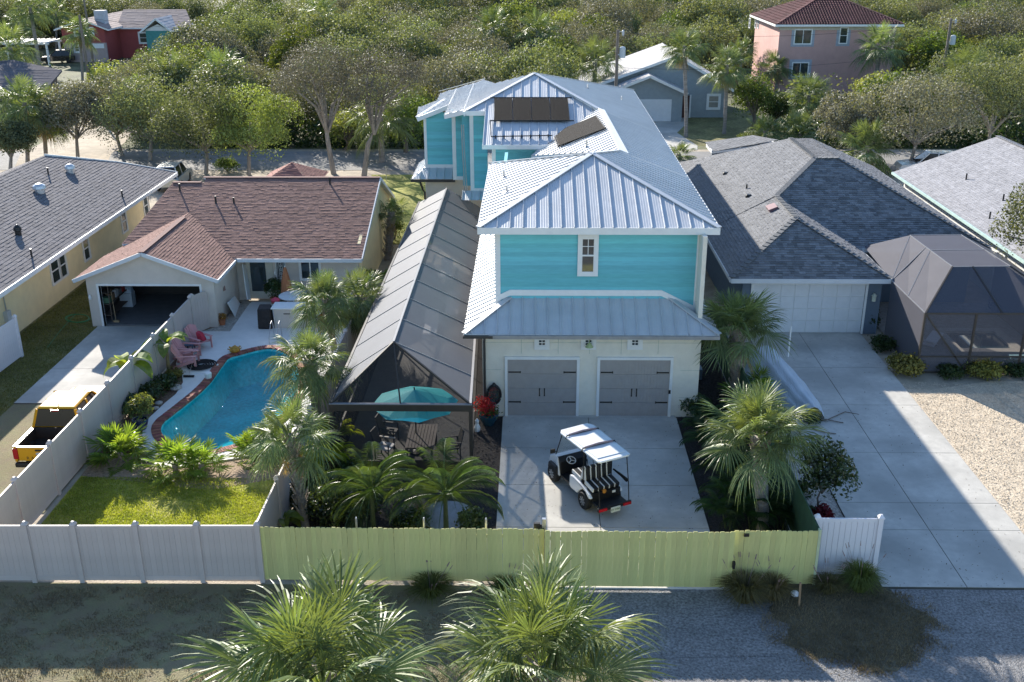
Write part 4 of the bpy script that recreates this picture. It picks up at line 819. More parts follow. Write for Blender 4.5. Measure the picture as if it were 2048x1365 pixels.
# ================================================================ fences
m_tan = mat('tan_vinyl', (.52, .46, .43), .5, .05, 2, bump=.2, big=.04, objrand=.03)
m_lime = mat('lime_painted_wood', (.58, .56, .23), .65, .09, 3, bump=.6, bscale=30, stretch=(4, 4, .6), objrand=.09)
m_wv = mat('white_vinyl', (.74, .72, .74), .45, .03, 2, bump=.1)
def vinyl_fence(name, label, a, b_, m, h=1.83, posts=None, step=2.35, gap=.06, pw=.152, group=None, skip0=False, skip1=False):
    a = Vector((*a, 0)); b_ = Vector((*b_, 0)); L = (b_-a).length; d = (b_-a)/L; nrm = Vector((-d.y, d.x, 0)); ang = math.atan2(d.y, d.x)
    t = thing(name, label, 'fence', tuple(a), group)
    me = B().box(-pw/2+.001, pw/2-.001, -.018, .018, gap+.14, h-.1).mesh('plank', m)
    n = int(L/pw)
    for k in range(n): inst(me, 'plank', t, a+d*((k+.5)*L/n), (0, 0, ang))
    pm = B(); pm.box(-.065, .065, -.065, .065, 0, h+.05); pm = pm.mesh('post', m)
    cm = B(); cm.hexa([(-.085, -.085, h+.05), (.085, -.085, h+.05), (.085, .085, h+.05), (-.085, .085, h+.05), (-.03, -.03, h+.13), (.03, -.03, h+.13), (.03, .03, h+.13), (-.03, .03, h+.13)]).box(-.085, .085, -.085, .085, h+.02, h+.05); cm = cm.mesh('post_cap', m)
    ps = posts if posts else [k*L/max(1, round(L/step)) for k in range(max(1, round(L/step))+1)]
    for k, s in enumerate(ps):
        if (skip0 and k == 0) or (skip1 and k == len(ps)-1): continue
        p = inst(pm, 'post', t, a+d*s, (0, 0, ang)); c = inst(cm, 'post_cap', p); c.location = (0, 0, 0)
    for s0, s1 in zip(ps, ps[1:]):
        for z0, z1 in ((h-.1, h), (gap, gap+.14)):
            p0, p1 = a+d*(s0+.066), a+d*(s1-.066); q = nrm*.026; r = B().hexa([p0-q+Vector((0, 0, z0)), p1-q+Vector((0, 0, z0)), p1+q+Vector((0, 0, z0)), p0+q+Vector((0, 0, z0)), p0-q+Vector((0, 0, z1)), p1-q+Vector((0, 0, z1)), p1+q+Vector((0, 0, z1)), p0+q+Vector((0, 0, z1))]); r.build('rail', m, t)
    return t
fx = [P(x, 1169).x for x in (68, 163, 285, 405)]
x0 = -16.4
vinyl_fence('vinyl_fence', 'long tan vinyl fence facing the dirt lane at lower left', (x0, 24.3), (-7.5, 24.42), m_tan, posts=[.02]+[x-x0 for x in fx]+[-7.5-x0])
vinyl_fence('vinyl_fence', 'tan vinyl fence between the yellow pickup driveway and the pool yard', (-15.35, 24.45), (-15.2, 43.3), m_tan, step=2.3, skip0=True)
gt_ = vinyl_fence('vinyl_gate', 'tan vinyl gate with diagonal brace against the garage corner', (-15.18, 43.45), (-14.75, 44.3), m_tan, posts=[.02, .93], skip1=True)
vinyl_fence('vinyl_fence', 'tan vinyl fence between the pool lawn and the dark garden bed', (-7.55, 24.55), (-7.55, 46.5), m_tan, step=2.35, skip0=True)
vinyl_fence('vinyl_fence', 'short white vinyl fence end beside the shaded right driveway', (7.98, 25.05), (9.72, 25.05), m_wv, h=1.8, posts=[0, 1.74])
wf = P(38, 715); vinyl_fence('vinyl_fence', 'white vinyl fence panel at the left edge in front of the yellow house', tuple(P(-70, 800))[:2], tuple(P(44, 714))[:2], m_wv, h=1.8, step=2.4)
# lime picket fence and its sliding gate
def pickets(name, label, x0, x1, y, h, cat, base=.06):
    t = thing(name, label, cat, (x0, y, 0)); w = .142; n = round((x1-x0)/w); w = (x1-x0)/n; me = []
    for q in range(3):
        hh = h+(q-1)*.012; e = w/2-.0008; s = .022
        b = B(); b.v = [(-e, -.009, base), (e, -.009, base), (e, -.009, hh-.03), (e-s, -.009, hh), (-e+s, -.009, hh), (-e, -.009, hh-.03), (-e, .009, base), (e, .009, base), (e, .009, hh-.03), (e-s, .009, hh), (-e+s, .009, hh), (-e, .009, hh-.03)]
        b.f = [(0, 1, 2, 3, 4, 5), (11, 10, 9, 8, 7, 6), (0, 6, 7, 1), (1, 7, 8, 2), (2, 8, 9, 3), (3, 9, 10, 4), (4, 10, 11, 5), (5, 11, 6, 0)]; b.t = [1.]*8; me.append(b.mesh('picket', m_lime))
    for k in range(n): inst(random.choice(me), 'picket', t, (x0+(k+.5)*w, y+random.uniform(-.004, .004), 0), (0, random.uniform(-.004, .004), 0))
    for z in (.35, 1.0, h-.25): B().box(x0, x1, y+.012, y+.055, z-.045, z+.045).build('rail', m_lime, t)
    return t
gx0g, gx1g = P(1089, 1160, y=24.25).x, P(1462, 1160, y=24.25).x
pf = pickets('picket_fence', 'lime green picket fence in front of the palm garden, left of the gate', -7.47, gx0g-.02, 24.45, 1.76, 'fence')
pg = pickets('sliding_gate', 'wide lime green picket gate across the concrete driveway', gx0g, gx1g, 24.2, 1.86, 'gate', base=.1)
pf2 = pickets('picket_fence', 'short lime green picket fence right of the gate, beside the white panel', gx1g+.02, 7.86, 24.45, 1.76, 'fence')
B().box(7.855, 7.93, 24.43, 24.52, 0, 1.8).build('post', mat('lime_post', (.5, .55, .35), .6), pf2)
B().bar((7.9, 24.55, 1.72), (7.9, 43, 1.72), .04, .1).box(7.89, 7.91, 24.55, 43, .05, 1.68).build('side_screen', mat('green_windscreen', (.04, .09, .05), .7, .2, 3), pf2)
m_gp = m_alu
gn = ['galvanised fence post behind the green pickets, left of the tall palm pair', 'galvanised fence post behind the green pickets under the feathery palms', 'galvanised fence post behind the green pickets next to the driveway edge']
for (px, py), l_ in zip(((713, 1050), (848, 1050), (972, 1053)), gn):
    c = P(px, py, y=24.62); simple('fence_post', l_, 'post', B().lathe((c.x, 24.62, 0), [(.03, 0), (.03, 1.95), (.02, 1.99)], 8), m_gp, group=None)
c = P(1088, 1053, y=24.4); gs = thing('gate_post', 'steel gate roller post at the left end of the sliding gate', 'post', (c.x, 24.5, 0)); B().box(c.x-.05, c.x+.05, 24.52, 24.62, 0, 2.02).build('post', m_gp, gs); B().lathe((c.x-.1, 24.6, 1.72), [(.07, 0), (.09, .02), (.09, .1), (.06, .12)], 10, axis='x').build('roller', m_black, gs); B().box(c.x-.28, c.x-.1, 24.56, 24.64, 1.66, 1.86).build('latch_box', m_black, gs)
c = P(1492, 1082, y=24.4); simple('gate_lock', 'small black lock box on top of the short green fence', 'lock', B().box(c.x-.07, c.x+.07, 24.38, 24.43, 1.6, 1.68), m_black)
simple('gate_latch', 'black latch where the sliding gate meets the short fence', 'latch', B().box(gx1g-.02, gx1g+.05, 24.1, 24.2, .75, .95), m_black)
simple('wooden_stake', 'thin wooden stake standing in the grass before the short green fence', 'stake', B().bar((P(1598, 1213).x, P(1598, 1213).y, 0), (P(1600, 1165, z=.7).x, P(1598, 1213).y+.05, .72), .05), mat('stake', (.3, .2, .12), .9))
c = P(1589, 1192); simple('white_rock', 'white rock lying in grass beside the wooden stake', 'rock', B().lathe(c, [(.05, 0), (.12, .04), (.1, .12), (.03, .16)], 7), m_wv)
# ================================================================ screened pool cages
m_scr = screen_mat('insect_screen', (.14, .15, .17), .60); m_scrd = screen_mat('insect_screen_shaded', (.05, .05, .05), .30); m_frm = mat('bronze_frame', (.05, .042, .035), .5, .1, 5); m_scl = mat('frame_lit', (.22, .22, .23), .5, .05, 4)  # shade painted into the darker wall screen; sunlight painted into frame_lit, a paler bronze
CG = thing('screen_enclosure', 'long grey screened pool cage with ridged roof left of the teal house', 'screen enclosure', (-4.3, 40, 0))
cy0 = 30.95; cz = P(700, 808, y=cy0).z; cxl, cxr = P(661, 808, y=cy0).x, P(941, 808, y=cy0).x
rpx = -4.35; rd = P(787, 684, x=rpx); rzc = 3.9; rd = P(787, 684, z=rzc); fr_ = P(893, 377, z=rzc)
fl_, frr = P(838, 395, z=cz+.3), P(967, 408, z=cz+.3); nr = 11
El = [Vector((cxl, cy0, cz)).lerp(Vector((fl_.x, fl_.y, cz)), k/nr) for k in range(nr+1)]; 
kw = P(950, 668, z=cz+.2)
Er = [Vector((cxr, cy0, cz)).lerp(Vector((frr.x, frr.y, cz)), k/nr) for k in range(nr+1)]
Rd = [rd.lerp(fr_, k/(nr-1)) for k in range(nr)]
sp = lambda *p: B().poly(p).build('screen_panel', m_scr, CG)
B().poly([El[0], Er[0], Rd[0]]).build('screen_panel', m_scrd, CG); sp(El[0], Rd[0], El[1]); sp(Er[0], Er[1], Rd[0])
for k in range(1, nr): sp(El[k], Rd[k-1], Rd[k], El[k+1]); sp(Er[k], Er[k+1], Rd[k], Rd[k-1])
def fbar(a, b_, m=m_frm, w=.06, h=.06, name='frame_beam', par=None): B().bar(a, b_, w, h).build(name, m, par or CG)
for k in range(1, nr): fbar(El[k], Rd[k-1], m_scl, .035, .04); fbar(Er[k], Rd[k-1], m_scl, .035, .04)
fbar(Rd[0], Rd[-1], m_scl, .07, .06); fbar(El[0], Rd[0]); fbar(Er[0], Rd[0]); fbar(Rd[0], (El[0]+Er[0])/2, w=.05)
fbar(El[0], El[-1], w=.08, h=.12); fbar(Er[0], Er[-1], m_scl, w=.08, h=.1)
B().box(cxl-.05, cxr+.05, cy0-.06, cy0+.06, cz-.24, cz-.01).build('front_header', mat('header_bronze', (.05, .042, .035), .5), CG)
B().box(cxl-.05, cxr+.05, cy0-.06, cy0+.06, cz-.01, cz+.02).build('header_cap', m_scl, CG)
B().box(cxl-.06, cxl+.06, cy0-.06, cy0+.06, 0, cz-.24).build('corner_post', m_frm, CG); B().box(cxr-.06, cxr+.06, cy0-.06, cy0+.06, 0, cz-.24).build('corner_post', m_frm, CG)
B().box(cxl+.06, cxr-.06, cy0-.04, cy0+.04, .0, .35).build('kick_plate', m_frm, CG)
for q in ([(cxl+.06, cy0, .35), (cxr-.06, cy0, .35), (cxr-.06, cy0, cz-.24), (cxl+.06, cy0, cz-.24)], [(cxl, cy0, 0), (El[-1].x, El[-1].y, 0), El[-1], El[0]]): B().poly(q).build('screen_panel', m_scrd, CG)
for k in range(2, nr, 1): B().box(El[k].x-.03, El[k].x+.03, El[k].y-.03, El[k].y+.03, 0, cz).build('side_post', m_frm, CG)
fbar((El[0].x, El[0].y, 1.0), (El[-1].x, El[-1].y, 1.0)); fbar((cxl, cy0+.1, .1), (El[1].x, El[1].y, cz-.1), w=.04); fbar((cxr, cy0+.1, .1), (Er[1].x, Er[1].y, cz-.1), w=.04)
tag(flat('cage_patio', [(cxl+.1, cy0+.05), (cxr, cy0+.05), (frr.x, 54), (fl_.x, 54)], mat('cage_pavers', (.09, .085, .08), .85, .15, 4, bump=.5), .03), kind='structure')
# things under the cage
c = P(828, 792, z=2.25); UM = thing('patio_umbrella', 'large open teal octagonal umbrella inside the long screened cage', 'umbrella', (c.x, c.y, .03))
UM.location = (c.x, c.y+.15, .03); ORG[UM.name] = (Vector(UM.location), Matrix.Identity(3)); uc = Vector((c.x, c.y+.15, 0))
m_um = mat('teal_canvas', (.02, .50, .52), .7, .05, 3, transl=.0)
for k in range(8):
    a0, a1 = 2*math.pi*k/8+.2, 2*math.pi*(k+1)/8+.2; R_ = 1.5
    B().poly([uc+Vector((0, 0, 2.42)), uc+Vector((R_*math.cos(a0), R_*math.sin(a0), 1.88)), uc+Vector((R_*.5*(math.cos(a0)+math.cos(a1)), R_*.5*(math.sin(a0)+math.sin(a1)), 1.9)), uc+Vector((R_*math.cos(a1), R_*math.sin(a1), 1.88))]).build('canopy_panel', m_um, UM)
    B().bar(uc+Vector((0, 0, 2.36)), uc+Vector((R_*math.cos(a0), R_*math.sin(a0), 1.85)), .02).build('rib', m_black, UM)
B().tube([uc+Vector((0, 0, .03)), uc+Vector((0, 0, 2.5))], .025, 8).build('pole', m_black, UM); B().lathe(uc+Vector((0, 0, .03)), [(.28, 0), (.28, .05), (.05, .1)], 12).build('base', m_black, UM)
m_slat = mat('dark_brown_slats', (.13, .10, .09), .6, .15, 5)
tb = thing('patio_table', 'long dark slatted outdoor table under the teal umbrella', 'table', (-3.75, 31.9, .03))
T0 = B(); tw = .95
for k in range(9): x = -4.25+k*.11; B().box(x+.006, x+.1, 31.1, 32.9, .73, .76).build('slat', m_slat, tb)
for x in (-4.2, -3.35):
    for y in (31.2, 32.75): B().box(x-.04, x+.04, y-.04, y+.04, .03, .73).build('leg', m_slat, tb)
B().box(-4.22, -3.33, 31.18, 32.8, .66, .728).build('frame', m_slat, tb)
def patio_chair(label, x, y, rz, m, mc=None):
    t = thing('patio_chair', label, 'chair', (x, y, .03), rz=rz, group='outdoor dining chairs under the cage'); Rr = Matrix.Rotation(rz, 3, 'Z'); T = lambda p: Vector((x, y, .03))+Rr@Vector(p)
    def hb(a, b_, w, h, name, mm=m): B().bar(T(a), T(b_), w, h).build(name, mm, t)
    B().hexa([T(p) for p in ((-.25, -.25, .40), (.25, -.25, .40), (.25, .25, .42), (-.25, .25, .42), (-.25, -.25, .46), (.25, -.25, .46), (.25, .25, .48), (-.25, .25, .48))]).build('seat', mc or m, t)
    B().hexa([T(p) for p in ((-.25, .25, .45), (.25, .25, .45), (.25, .3, .45), (-.25, .3, .45), (-.22, .42, 1.05), (.22, .42, 1.05), (.22, .46, 1.05), (-.22, .46, 1.05))]).build('backrest', m, t)
    for sx in (-.27, .27):
        hb((sx, -.22, 0), (sx, -.22, .64), .04, .04, 'leg'); hb((sx, .28, 0), (sx, .28, .64), .04, .04, 'leg'); hb((sx, -.26, .66), (sx, .32, .66), .07, .03, 'armrest', m_tan if mc else m)
    return t
m_rat = mat('dark_rattan', (.06, .055, .055), .7, .2, 20)
patio_chair('dark wicker patio chair on the left of the slatted table, with pale armrests', -5.0, 31.75, rad(75), m_rat, m_wv)
patio_chair('dark wicker patio chair on the right of the slatted table', -2.75, 31.8, rad(-75), m_rat)
patio_chair('dark wicker patio chair at the far left of the table, under the umbrella', -5.0, 32.9, rad(80), m_rat)
# more furniture glimpsed through the right slope
for k, (px, py, l_) in enumerate(((905, 610, 'pale lounge chair deep inside the cage near its right wall'), (862, 648, 'light seat cushion inside the cage behind the umbrella'), (893, 540, 'white reclining lounge far back inside the cage'))):
    c = P(px, py, z=.5); simple('lounge_chair', l_, 'lounge chair', B().hexa([(c.x-.3, c.y-.8, .25), (c.x+.3, c.y-.8, .25), (c.x+.3, c.y+.3, .3), (c.x-.3, c.y+.3, .3), (c.x-.3, c.y-.8, .35), (c.x+.3, c.y-.8, .35), (c.x+.3, c.y+.3, .42), (c.x-.3, c.y+.3, .42)]).hexa([(c.x-.3, c.y+.3, .3), (c.x+.3, c.y+.3, .3), (c.x+.3, c.y+.75, .85), (c.x-.3, c.y+.75, .85), (c.x-.3, c.y+.25, .42), (c.x+.3, c.y+.25, .42), (c.x+.3, c.y+.7, .95), (c.x-.3, c.y+.7, .95)]).box(c.x-.28, c.x-.22, c.y-.7, c.y-.64, .03, .26).box(c.x+.22, c.x+.28, c.y-.7, c.y-.64, .03, .26).box(c.x-.28, c.x-.22, c.y+.2, c.y+.26, .03, .3).box(c.x+.22, c.x+.28, c.y+.2, c.y+.26, .03, .3), m_wv)
# second cage, right
m_scr2 = screen_mat('insect_screen_dark', (.10, .10, .12), .62)
C2 = thing('screen_enclosure', 'dark mansard roofed screened cage beside the grey shingle house', 'screen enclosure', (19, 43, 0))
a0 = Vector((15.85, 39.4, 2.62)); a1 = Vector((22.0, 39.4, 2.62)); a2 = Vector((22.0, 47.4, 2.75)); a3 = Vector((15.7, 43.2, 2.75)); a4 = P(1728, 493, z=2.95); h_ = 3.85
t0, t1_, t2, t3 = P(1905, 534, z=h_), P(2021, 533, z=h_), P(1922, 470, z=h_), P(1820, 471, z=h_)
def sp2(*p): B().poly(p).build('screen_panel', m_scr2, C2)
mid = lambda a, b_, t=.5: Vector(a).lerp(Vector(b_), t)
sp2(t0, t1_, mid(t1_, t2), mid(t0, t3)); sp2(mid(t0, t3), mid(t1_, t2), t2, t3)
sp2(a0, mid(a0, a1), mid(t0, t1_, .35), t0); sp2(mid(a0, a1), a1, t1_, mid(t0, t1_, .35))
sp2(a0, t0, mid(t0, t3), mid(a0, a3, .5)); sp2(mid(a0, a3, .5), mid(t0, t3), t3, a3); sp2(a3, t3, a4); sp2(a1, mid(a1, a2), mid(t1_, t2), t1_); sp2(mid(a1, a2), a2, t2, mid(t1_, t2))
g_ = lambda p: Vector((p.x, p.y, 0))
nx = [mid(a0, a1, k/3) for k in range(4)]
for p, q in zip(nx, nx[1:]): sp2((p.x, p.y, .75), (q.x, q.y, .75), q, p); sp2((p.x, p.y, .05), (q.x, q.y, .05), (q.x, q.y, .75), (p.x, p.y, .75))
sp2(g_(a0), g_(a3), a3, a0); sp2(g_(a1), g_(a2), a2, a1)
fb = lambda a, b_, m=m_frm, w=.06: fbar(a, b_, m, w, w, 'frame_beam', C2)
for a, b_ in ((a0, a1), (a0, t0), (a1, t1_), (mid(a0, a1), mid(t0, t1_, .35)), ((a0.x, a0.y, .75), (a1.x, a1.y, .75)), (nx[0], g_(nx[1])), ((a0.x, a0.y, .06), (a1.x, a1.y, .06)), (a1, a2)): fb(Vector(a), Vector(b_))
for a, b_ in ((t0, t1_), (t0, t3), (t3, t2), (t2, t1_), (mid(t0, t3), mid(t1_, t2)), (a0, a3), (a3, t3), (mid(a0, a3, .5), mid(t0, t3)), (a3, mid(t0, t3, .6))): fb(Vector(a), Vector(b_), m_scl, .035)
for p in nx: B().box(p.x-.04, p.x+.04, p.y-.04, p.y+.04, 0, p.z).build('post', m_frm, C2)
tag(flat('cage_pavers', [(15.9, 39.5), (22, 39.5), (22, 48), (15.9, 48)], mat('pavers_tan', (.34, .30, .26), .85, .2, 5, bump=.8, bscale=20), .03), kind='structure')
sp_ = thing('plunge_pool', 'small square pool with raised paver rim inside the dark screened cage', 'pool', (19.4, 42.2, .03))
B().box(18.0, 21.0, 41.0, 41.4, .03, .32).box(18.0, 18.4, 41.4, 43.4, .03, .32).box(20.6, 21.0, 41.4, 43.4, .03, .32).box(18.0, 21.0, 43.4, 43.8, .03, .32).build('rim', mat('pool_rim', (.42, .38, .33), .8, .15, 8, bump=.6), sp_)
B().poly([(18.4, 41.4, .22), (20.6, 41.4, .22), (20.6, 43.4, .22), (18.4, 43.4, .22)]).build('water', mat('dark_pool_water', (.02, .05, .06), .05, .2, 1, spec=.8), sp_)
simple('pool_step', 'light blue step block beside the small pool inside the dark cage', 'step', B().box(20.2, 21.0, 40.6, 40.98, .03, .25), mat('pale_blue', (.3, .5, .55), .5), bevel=.02)
simple('deck_chair', 'folded white deck chair beside the small pool inside the dark cage', 'chair', B().bar((17.3, 42.2, .1), (17.9, 42.8, .5), .5, .05).bar((17.25, 42.1, .35), (17.7, 42.6, .03), .4, .04), m_wv)
# ================================================================ vegetation: leaf clouds, fan and feather fronds
def npmesh(name, V, F, m, tint=None, smooth=False):
    me = bpy.data.meshes.new(name); V = np.asarray(V, np.float32); F = np.asarray(F, np.int32); k = F.shape[1]
    me.vertices.add(len(V)); me.vertices.foreach_set('co', V.ravel()); me.loops.add(F.size); me.loops.foreach_set('vertex_index', F.ravel())
    me.polygons.add(len(F)); me.polygons.foreach_set('loop_start', np.arange(0, F.size, k, dtype=np.int32)); me.polygons.foreach_set('loop_total', np.full(len(F), k, np.int32))
    if smooth: me.polygons.foreach_set('use_smooth', np.ones(len(F), bool))
    me.materials.append(m)
    if tint is not None:
        at = me.attributes.new('tint', 'FLOAT_COLOR', 'FACE'); a = np.ones((len(F), 4), np.float32); a[:, :3] = tint if tint.ndim == 2 else tint[:, None]; at.data.foreach_set('color', a.ravel())
    me.update(calc_edges=True); return me
def leaf_quads(P_, size, g, out=None, asp=.5):
    n = len(P_); N_ = g.normal(size=(n, 3)); 
    if out is not None: N_ = N_*.8+out*1.0
    N_ /= np.linalg.norm(N_, axis=1)[:, None]; T = np.cross(N_, g.normal(size=(n, 3))); T /= np.linalg.norm(T, axis=1)[:, None]; Bv = np.cross(N_, T)
    s = (size*g.uniform(.6, 1.35, n))[:, None]
    V = np.stack([P_-T*s*.5, P_-Bv*s*asp*.5, P_+T*s*.5, P_+Bv*s*asp*.5], 1).reshape(-1, 3); F = np.arange(4*n).reshape(n, 4); return V, F
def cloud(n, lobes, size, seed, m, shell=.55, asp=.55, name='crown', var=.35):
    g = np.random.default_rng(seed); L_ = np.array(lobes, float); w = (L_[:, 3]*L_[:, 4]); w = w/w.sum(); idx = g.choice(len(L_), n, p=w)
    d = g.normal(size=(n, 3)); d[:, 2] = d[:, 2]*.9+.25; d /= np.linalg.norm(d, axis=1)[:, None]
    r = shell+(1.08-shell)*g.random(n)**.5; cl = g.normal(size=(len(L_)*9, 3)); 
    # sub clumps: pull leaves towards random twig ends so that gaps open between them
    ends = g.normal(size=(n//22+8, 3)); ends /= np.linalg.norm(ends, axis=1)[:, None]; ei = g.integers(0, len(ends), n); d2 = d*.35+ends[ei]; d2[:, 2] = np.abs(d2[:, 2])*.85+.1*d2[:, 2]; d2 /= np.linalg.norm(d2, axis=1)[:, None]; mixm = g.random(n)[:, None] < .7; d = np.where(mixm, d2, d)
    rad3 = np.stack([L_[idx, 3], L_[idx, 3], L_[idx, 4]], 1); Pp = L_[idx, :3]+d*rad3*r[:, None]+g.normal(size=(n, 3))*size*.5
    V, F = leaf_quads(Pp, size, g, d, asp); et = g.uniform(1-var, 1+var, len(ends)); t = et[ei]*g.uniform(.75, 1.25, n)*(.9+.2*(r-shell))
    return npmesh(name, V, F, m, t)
m_bark = mat('bark', (.17, .14, .12), .9, .3, 4, bump=2, bscale=18, stretch=(1, 1, .25)); m_barkg = mat('grey_bark', (.27, .24, .21), .9, .3, 4, bump=2, bscale=18, stretch=(1, 1, .25))
def fol(name, c, c2=None, transl=.3, rough=.6, objrand=.26, spec=.22): return mat(name, c, rough, .2, .8, col2=c2, tint=True, transl=transl, objrand=objrand, spec=spec)
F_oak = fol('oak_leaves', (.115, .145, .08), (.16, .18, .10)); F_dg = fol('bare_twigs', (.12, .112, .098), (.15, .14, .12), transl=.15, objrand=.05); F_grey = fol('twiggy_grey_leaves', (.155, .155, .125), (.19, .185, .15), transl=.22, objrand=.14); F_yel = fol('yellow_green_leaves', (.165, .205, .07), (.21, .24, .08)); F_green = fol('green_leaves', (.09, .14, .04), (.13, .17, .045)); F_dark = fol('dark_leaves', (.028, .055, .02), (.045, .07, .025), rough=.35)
def branchy(path_r, limbs, m, name='trunk', n=7):
    b = B()
    for pth, r0, r1 in [path_r]+limbs: k = len(pth); b.tube(pth, [r0+(r1-r0)*i/(k-1) for i in range(k)], n if r0 > .1 else 5, cap=False)
    return b
def rlobes(g, R, H, k, z0):
    L_ = [(0, 0, z0+H*.55, R*.72, H*.48)]
    for i in range(k):
        a = 2*math.pi*i/k+g.uniform(-.4, .4); rr = R*g.uniform(.45, .72); L_.append((rr*math.cos(a), rr*math.sin(a), z0+H*g.uniform(.2, .68), R*g.uniform(.32, .52), H*g.uniform(.22, .36)))
    return L_
gg = random.Random(3); PROTO = []
for k, (m, R, H, n, z0, sz) in enumerate(((F_oak, 3.3, 5.2, 5200, .8, .24), (F_grey, 3.5, 5.0, 7500, 1.2, .17), (F_oak, 3.0, 4.6, 5000, .6, .22), (F_yel, 2.4, 4.2, 3200, .6, .26), (F_green, 2.6, 4.6, 3800, .5, .26), (F_grey, 3.0, 4.6, 6500, 1.0, .17), (F_oak, 3.8, 5.0, 6200, .8, .23), (F_green, 2.2, 3.4, 2800, .2, .28))):
    L_ = rlobes(gg, R, H, 11, z0*.4); cm = cloud(int(n*1.9), L_, sz*.8, 40+k, m)
    lim = []
    for (lx, ly, lz, lr, lh) in L_[1:7]: lim.append(([(0, 0, z0+.3), (lx*.5, ly*.5, lz*.75), (lx*.9, ly*.9, lz)], .09, .03))
    tm = branchy(([(0, 0, -.1), (.1, .05, z0+.4), (.0, .1, z0+H*.5)], .2, .09), lim, m_barkg if m in (F_grey,) else m_bark).mesh('trunk', m_barkg if m is F_grey else m_bark); PROTO.append((cm, tm, R, H+z0))
TL = ['dense olive green scrub oak', 'grey twiggy scrub oak', 'round olive green scrub oak', 'bright yellow green tree', 'dark green broadleaf tree', 'thin grey brown oak', 'wide spreading live oak', 'low green thicket tree']
def J(x, y, z):
    v = MW.T@np.array([x, y, z-CAMH]); return C0+FPX*v[:2]/v[2]
KEEP = [(85, 15, 232, 104, 147), (232, 15, 312, 66, 147), (0, 100, 135, 190, 108), (1190, 85, 1480, 300, 99), (1480, -10, 1720, 150, 116), (-60, 150, 130, 330, 92), (140, 120, 160, 170, 100)]
def free(x, y, R, Ht):
    a = J(x, y, Ht); b_ = J(x, y, 0); s = FPX/math.hypot(y, CAMH); x0, x1, y0, y1 = a[0]-R*s*.8, a[0]+R*s*.8, a[1], b_[1]-R*s*.1
    for (p, q, r_, t, dep) in KEEP:
        if y < dep and x1 > p and x0 < r_ and y1 > q and y0 < t: return False
    for (p, q, r_, t) in ((4, 98, 20.5, 115), (25, 115, 42, 133), (-76, 145, -40, 166), (-80, 105, -50, 125), (-66, 128, -58, 146), (8, 84, 22, 100)):
        if p-R*.5 < x < r_+R*.5 and q-R*.6 < y < t+R*.5: return False
    return True
pts = []; tries = 0
while len(pts) < 292 and tries < 60000:
    tries += 1; y = 88+(196-88)*rng.random()**.85; x = rng.uniform(-.56*y-6, .56*y+8)
    k = int(rng.choice(8, p=[.22, .18, .17, .06, .08, .11, .15, .03])); sc = rng.uniform(.9, 1.45)*(1+.0018*(y-90)); R = PROTO[k][2]*sc
    if not free(x, y, R, PROTO[k][3]*sc): continue
    if any((x-a)**2+(y-b)**2 < (.50*(R+r_))**2 for a, b, r_, *_ in pts): continue
    pts.append((x, y, R, k, sc))
def side_of(x, y):
    px = J(x, y, 4)[0]; d = 'nearest the road' if y < 98 else 'a few rows back' if y < 122 else 'deep in the woods' if y < 155 else 'in the farthest rows'
    for lim, w in ((-50, 'past the left edge'), (130, 'above the yellow house'), (360, 'left of the brown roof'), (560, 'above the brown roof'), (840, 'above the screened cage'), (1070, 'above the roof collectors'), (1230, 'left of the transformer pole'), (1480, 'above the blue grey house'), (1720, 'by the pink house'), (2060, 'above the pale right roof'), (1e9, 'past the right edge')):
        if px < lim: return d+', '+w
def tree_at(k, x, y, sc, label, group='trees of the dense coastal woods', rz=None):
    t = thing('oak_tree' if k not in (3, 4, 7) else 'broadleaf_tree', label, 'tree', (x, y, 0), group); t.rotation_euler = (0, 0, rz if rz is not None else rng.uniform(0, 6.28)); t.scale = (sc*rng.uniform(.85, 1.2), sc*rng.uniform(.85, 1.2), sc*rng.uniform(.8, 1.2))
    for me, nm in ((PROTO[k][0], 'crown'), (PROTO[k][1], 'trunk')): put(bpy.data.objects.new(nm, me), t)
    return t
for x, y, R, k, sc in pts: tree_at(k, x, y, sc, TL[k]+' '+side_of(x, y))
# the far woods that read as one mass, and the brush beneath the trees
def scatter_mass(name, label, protoV, n, region, m, size, seed, hz=(0, 1), cat='woods'):
    g = np.random.default_rng(seed); P_ = region(g, n); V, F = leaf_quads(P_, size, g, None, .6); t = g.uniform(.6, 1.3, len(F))
    o = bpy.data.objects.new(name, npmesh(name, V, F, m, t)); COL.objects.link(o); return tag(o, label, cat, kind='stuff')
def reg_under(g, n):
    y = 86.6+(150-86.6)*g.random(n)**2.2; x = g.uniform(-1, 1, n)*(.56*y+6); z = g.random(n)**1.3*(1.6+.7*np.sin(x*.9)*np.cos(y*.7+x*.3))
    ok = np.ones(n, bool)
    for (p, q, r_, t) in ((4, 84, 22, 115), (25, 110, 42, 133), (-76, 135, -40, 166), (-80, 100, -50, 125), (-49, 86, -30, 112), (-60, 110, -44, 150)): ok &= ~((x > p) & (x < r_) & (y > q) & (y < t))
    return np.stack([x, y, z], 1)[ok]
def reg_thick(g, n):
    y = 92+(190-92)*g.random(n); x = g.uniform(-1, 1, n)*(.56*y+6); z = 1.5+g.random(n)*(2.2+1.1*np.sin(x*.5+y*.13)*np.cos(y*.45+x*.2))
    ok = (x > -56)|(y < 0)
    for (p, q, r_, t) in ((3, 84, 23, 118), (24, 100, 43, 135), (-78, 120, -36, 168), (-80, 98, -44, 127), (-56, 86, -26, 150)): ok &= ~((x > p) & (x < r_) & (y > q) & (y < t))
    return np.stack([x, y, z], 1)[ok]
scatter_mass('undergrowth', 'dark tangled undergrowth beneath the woods beyond the road', None, 60000, reg_under, F_dark, .34, 5); scatter_mass('thicket', 'olive thicket that fills the gaps between the woodland crowns', None, 110000, reg_thick, F_oak, .3, 8)
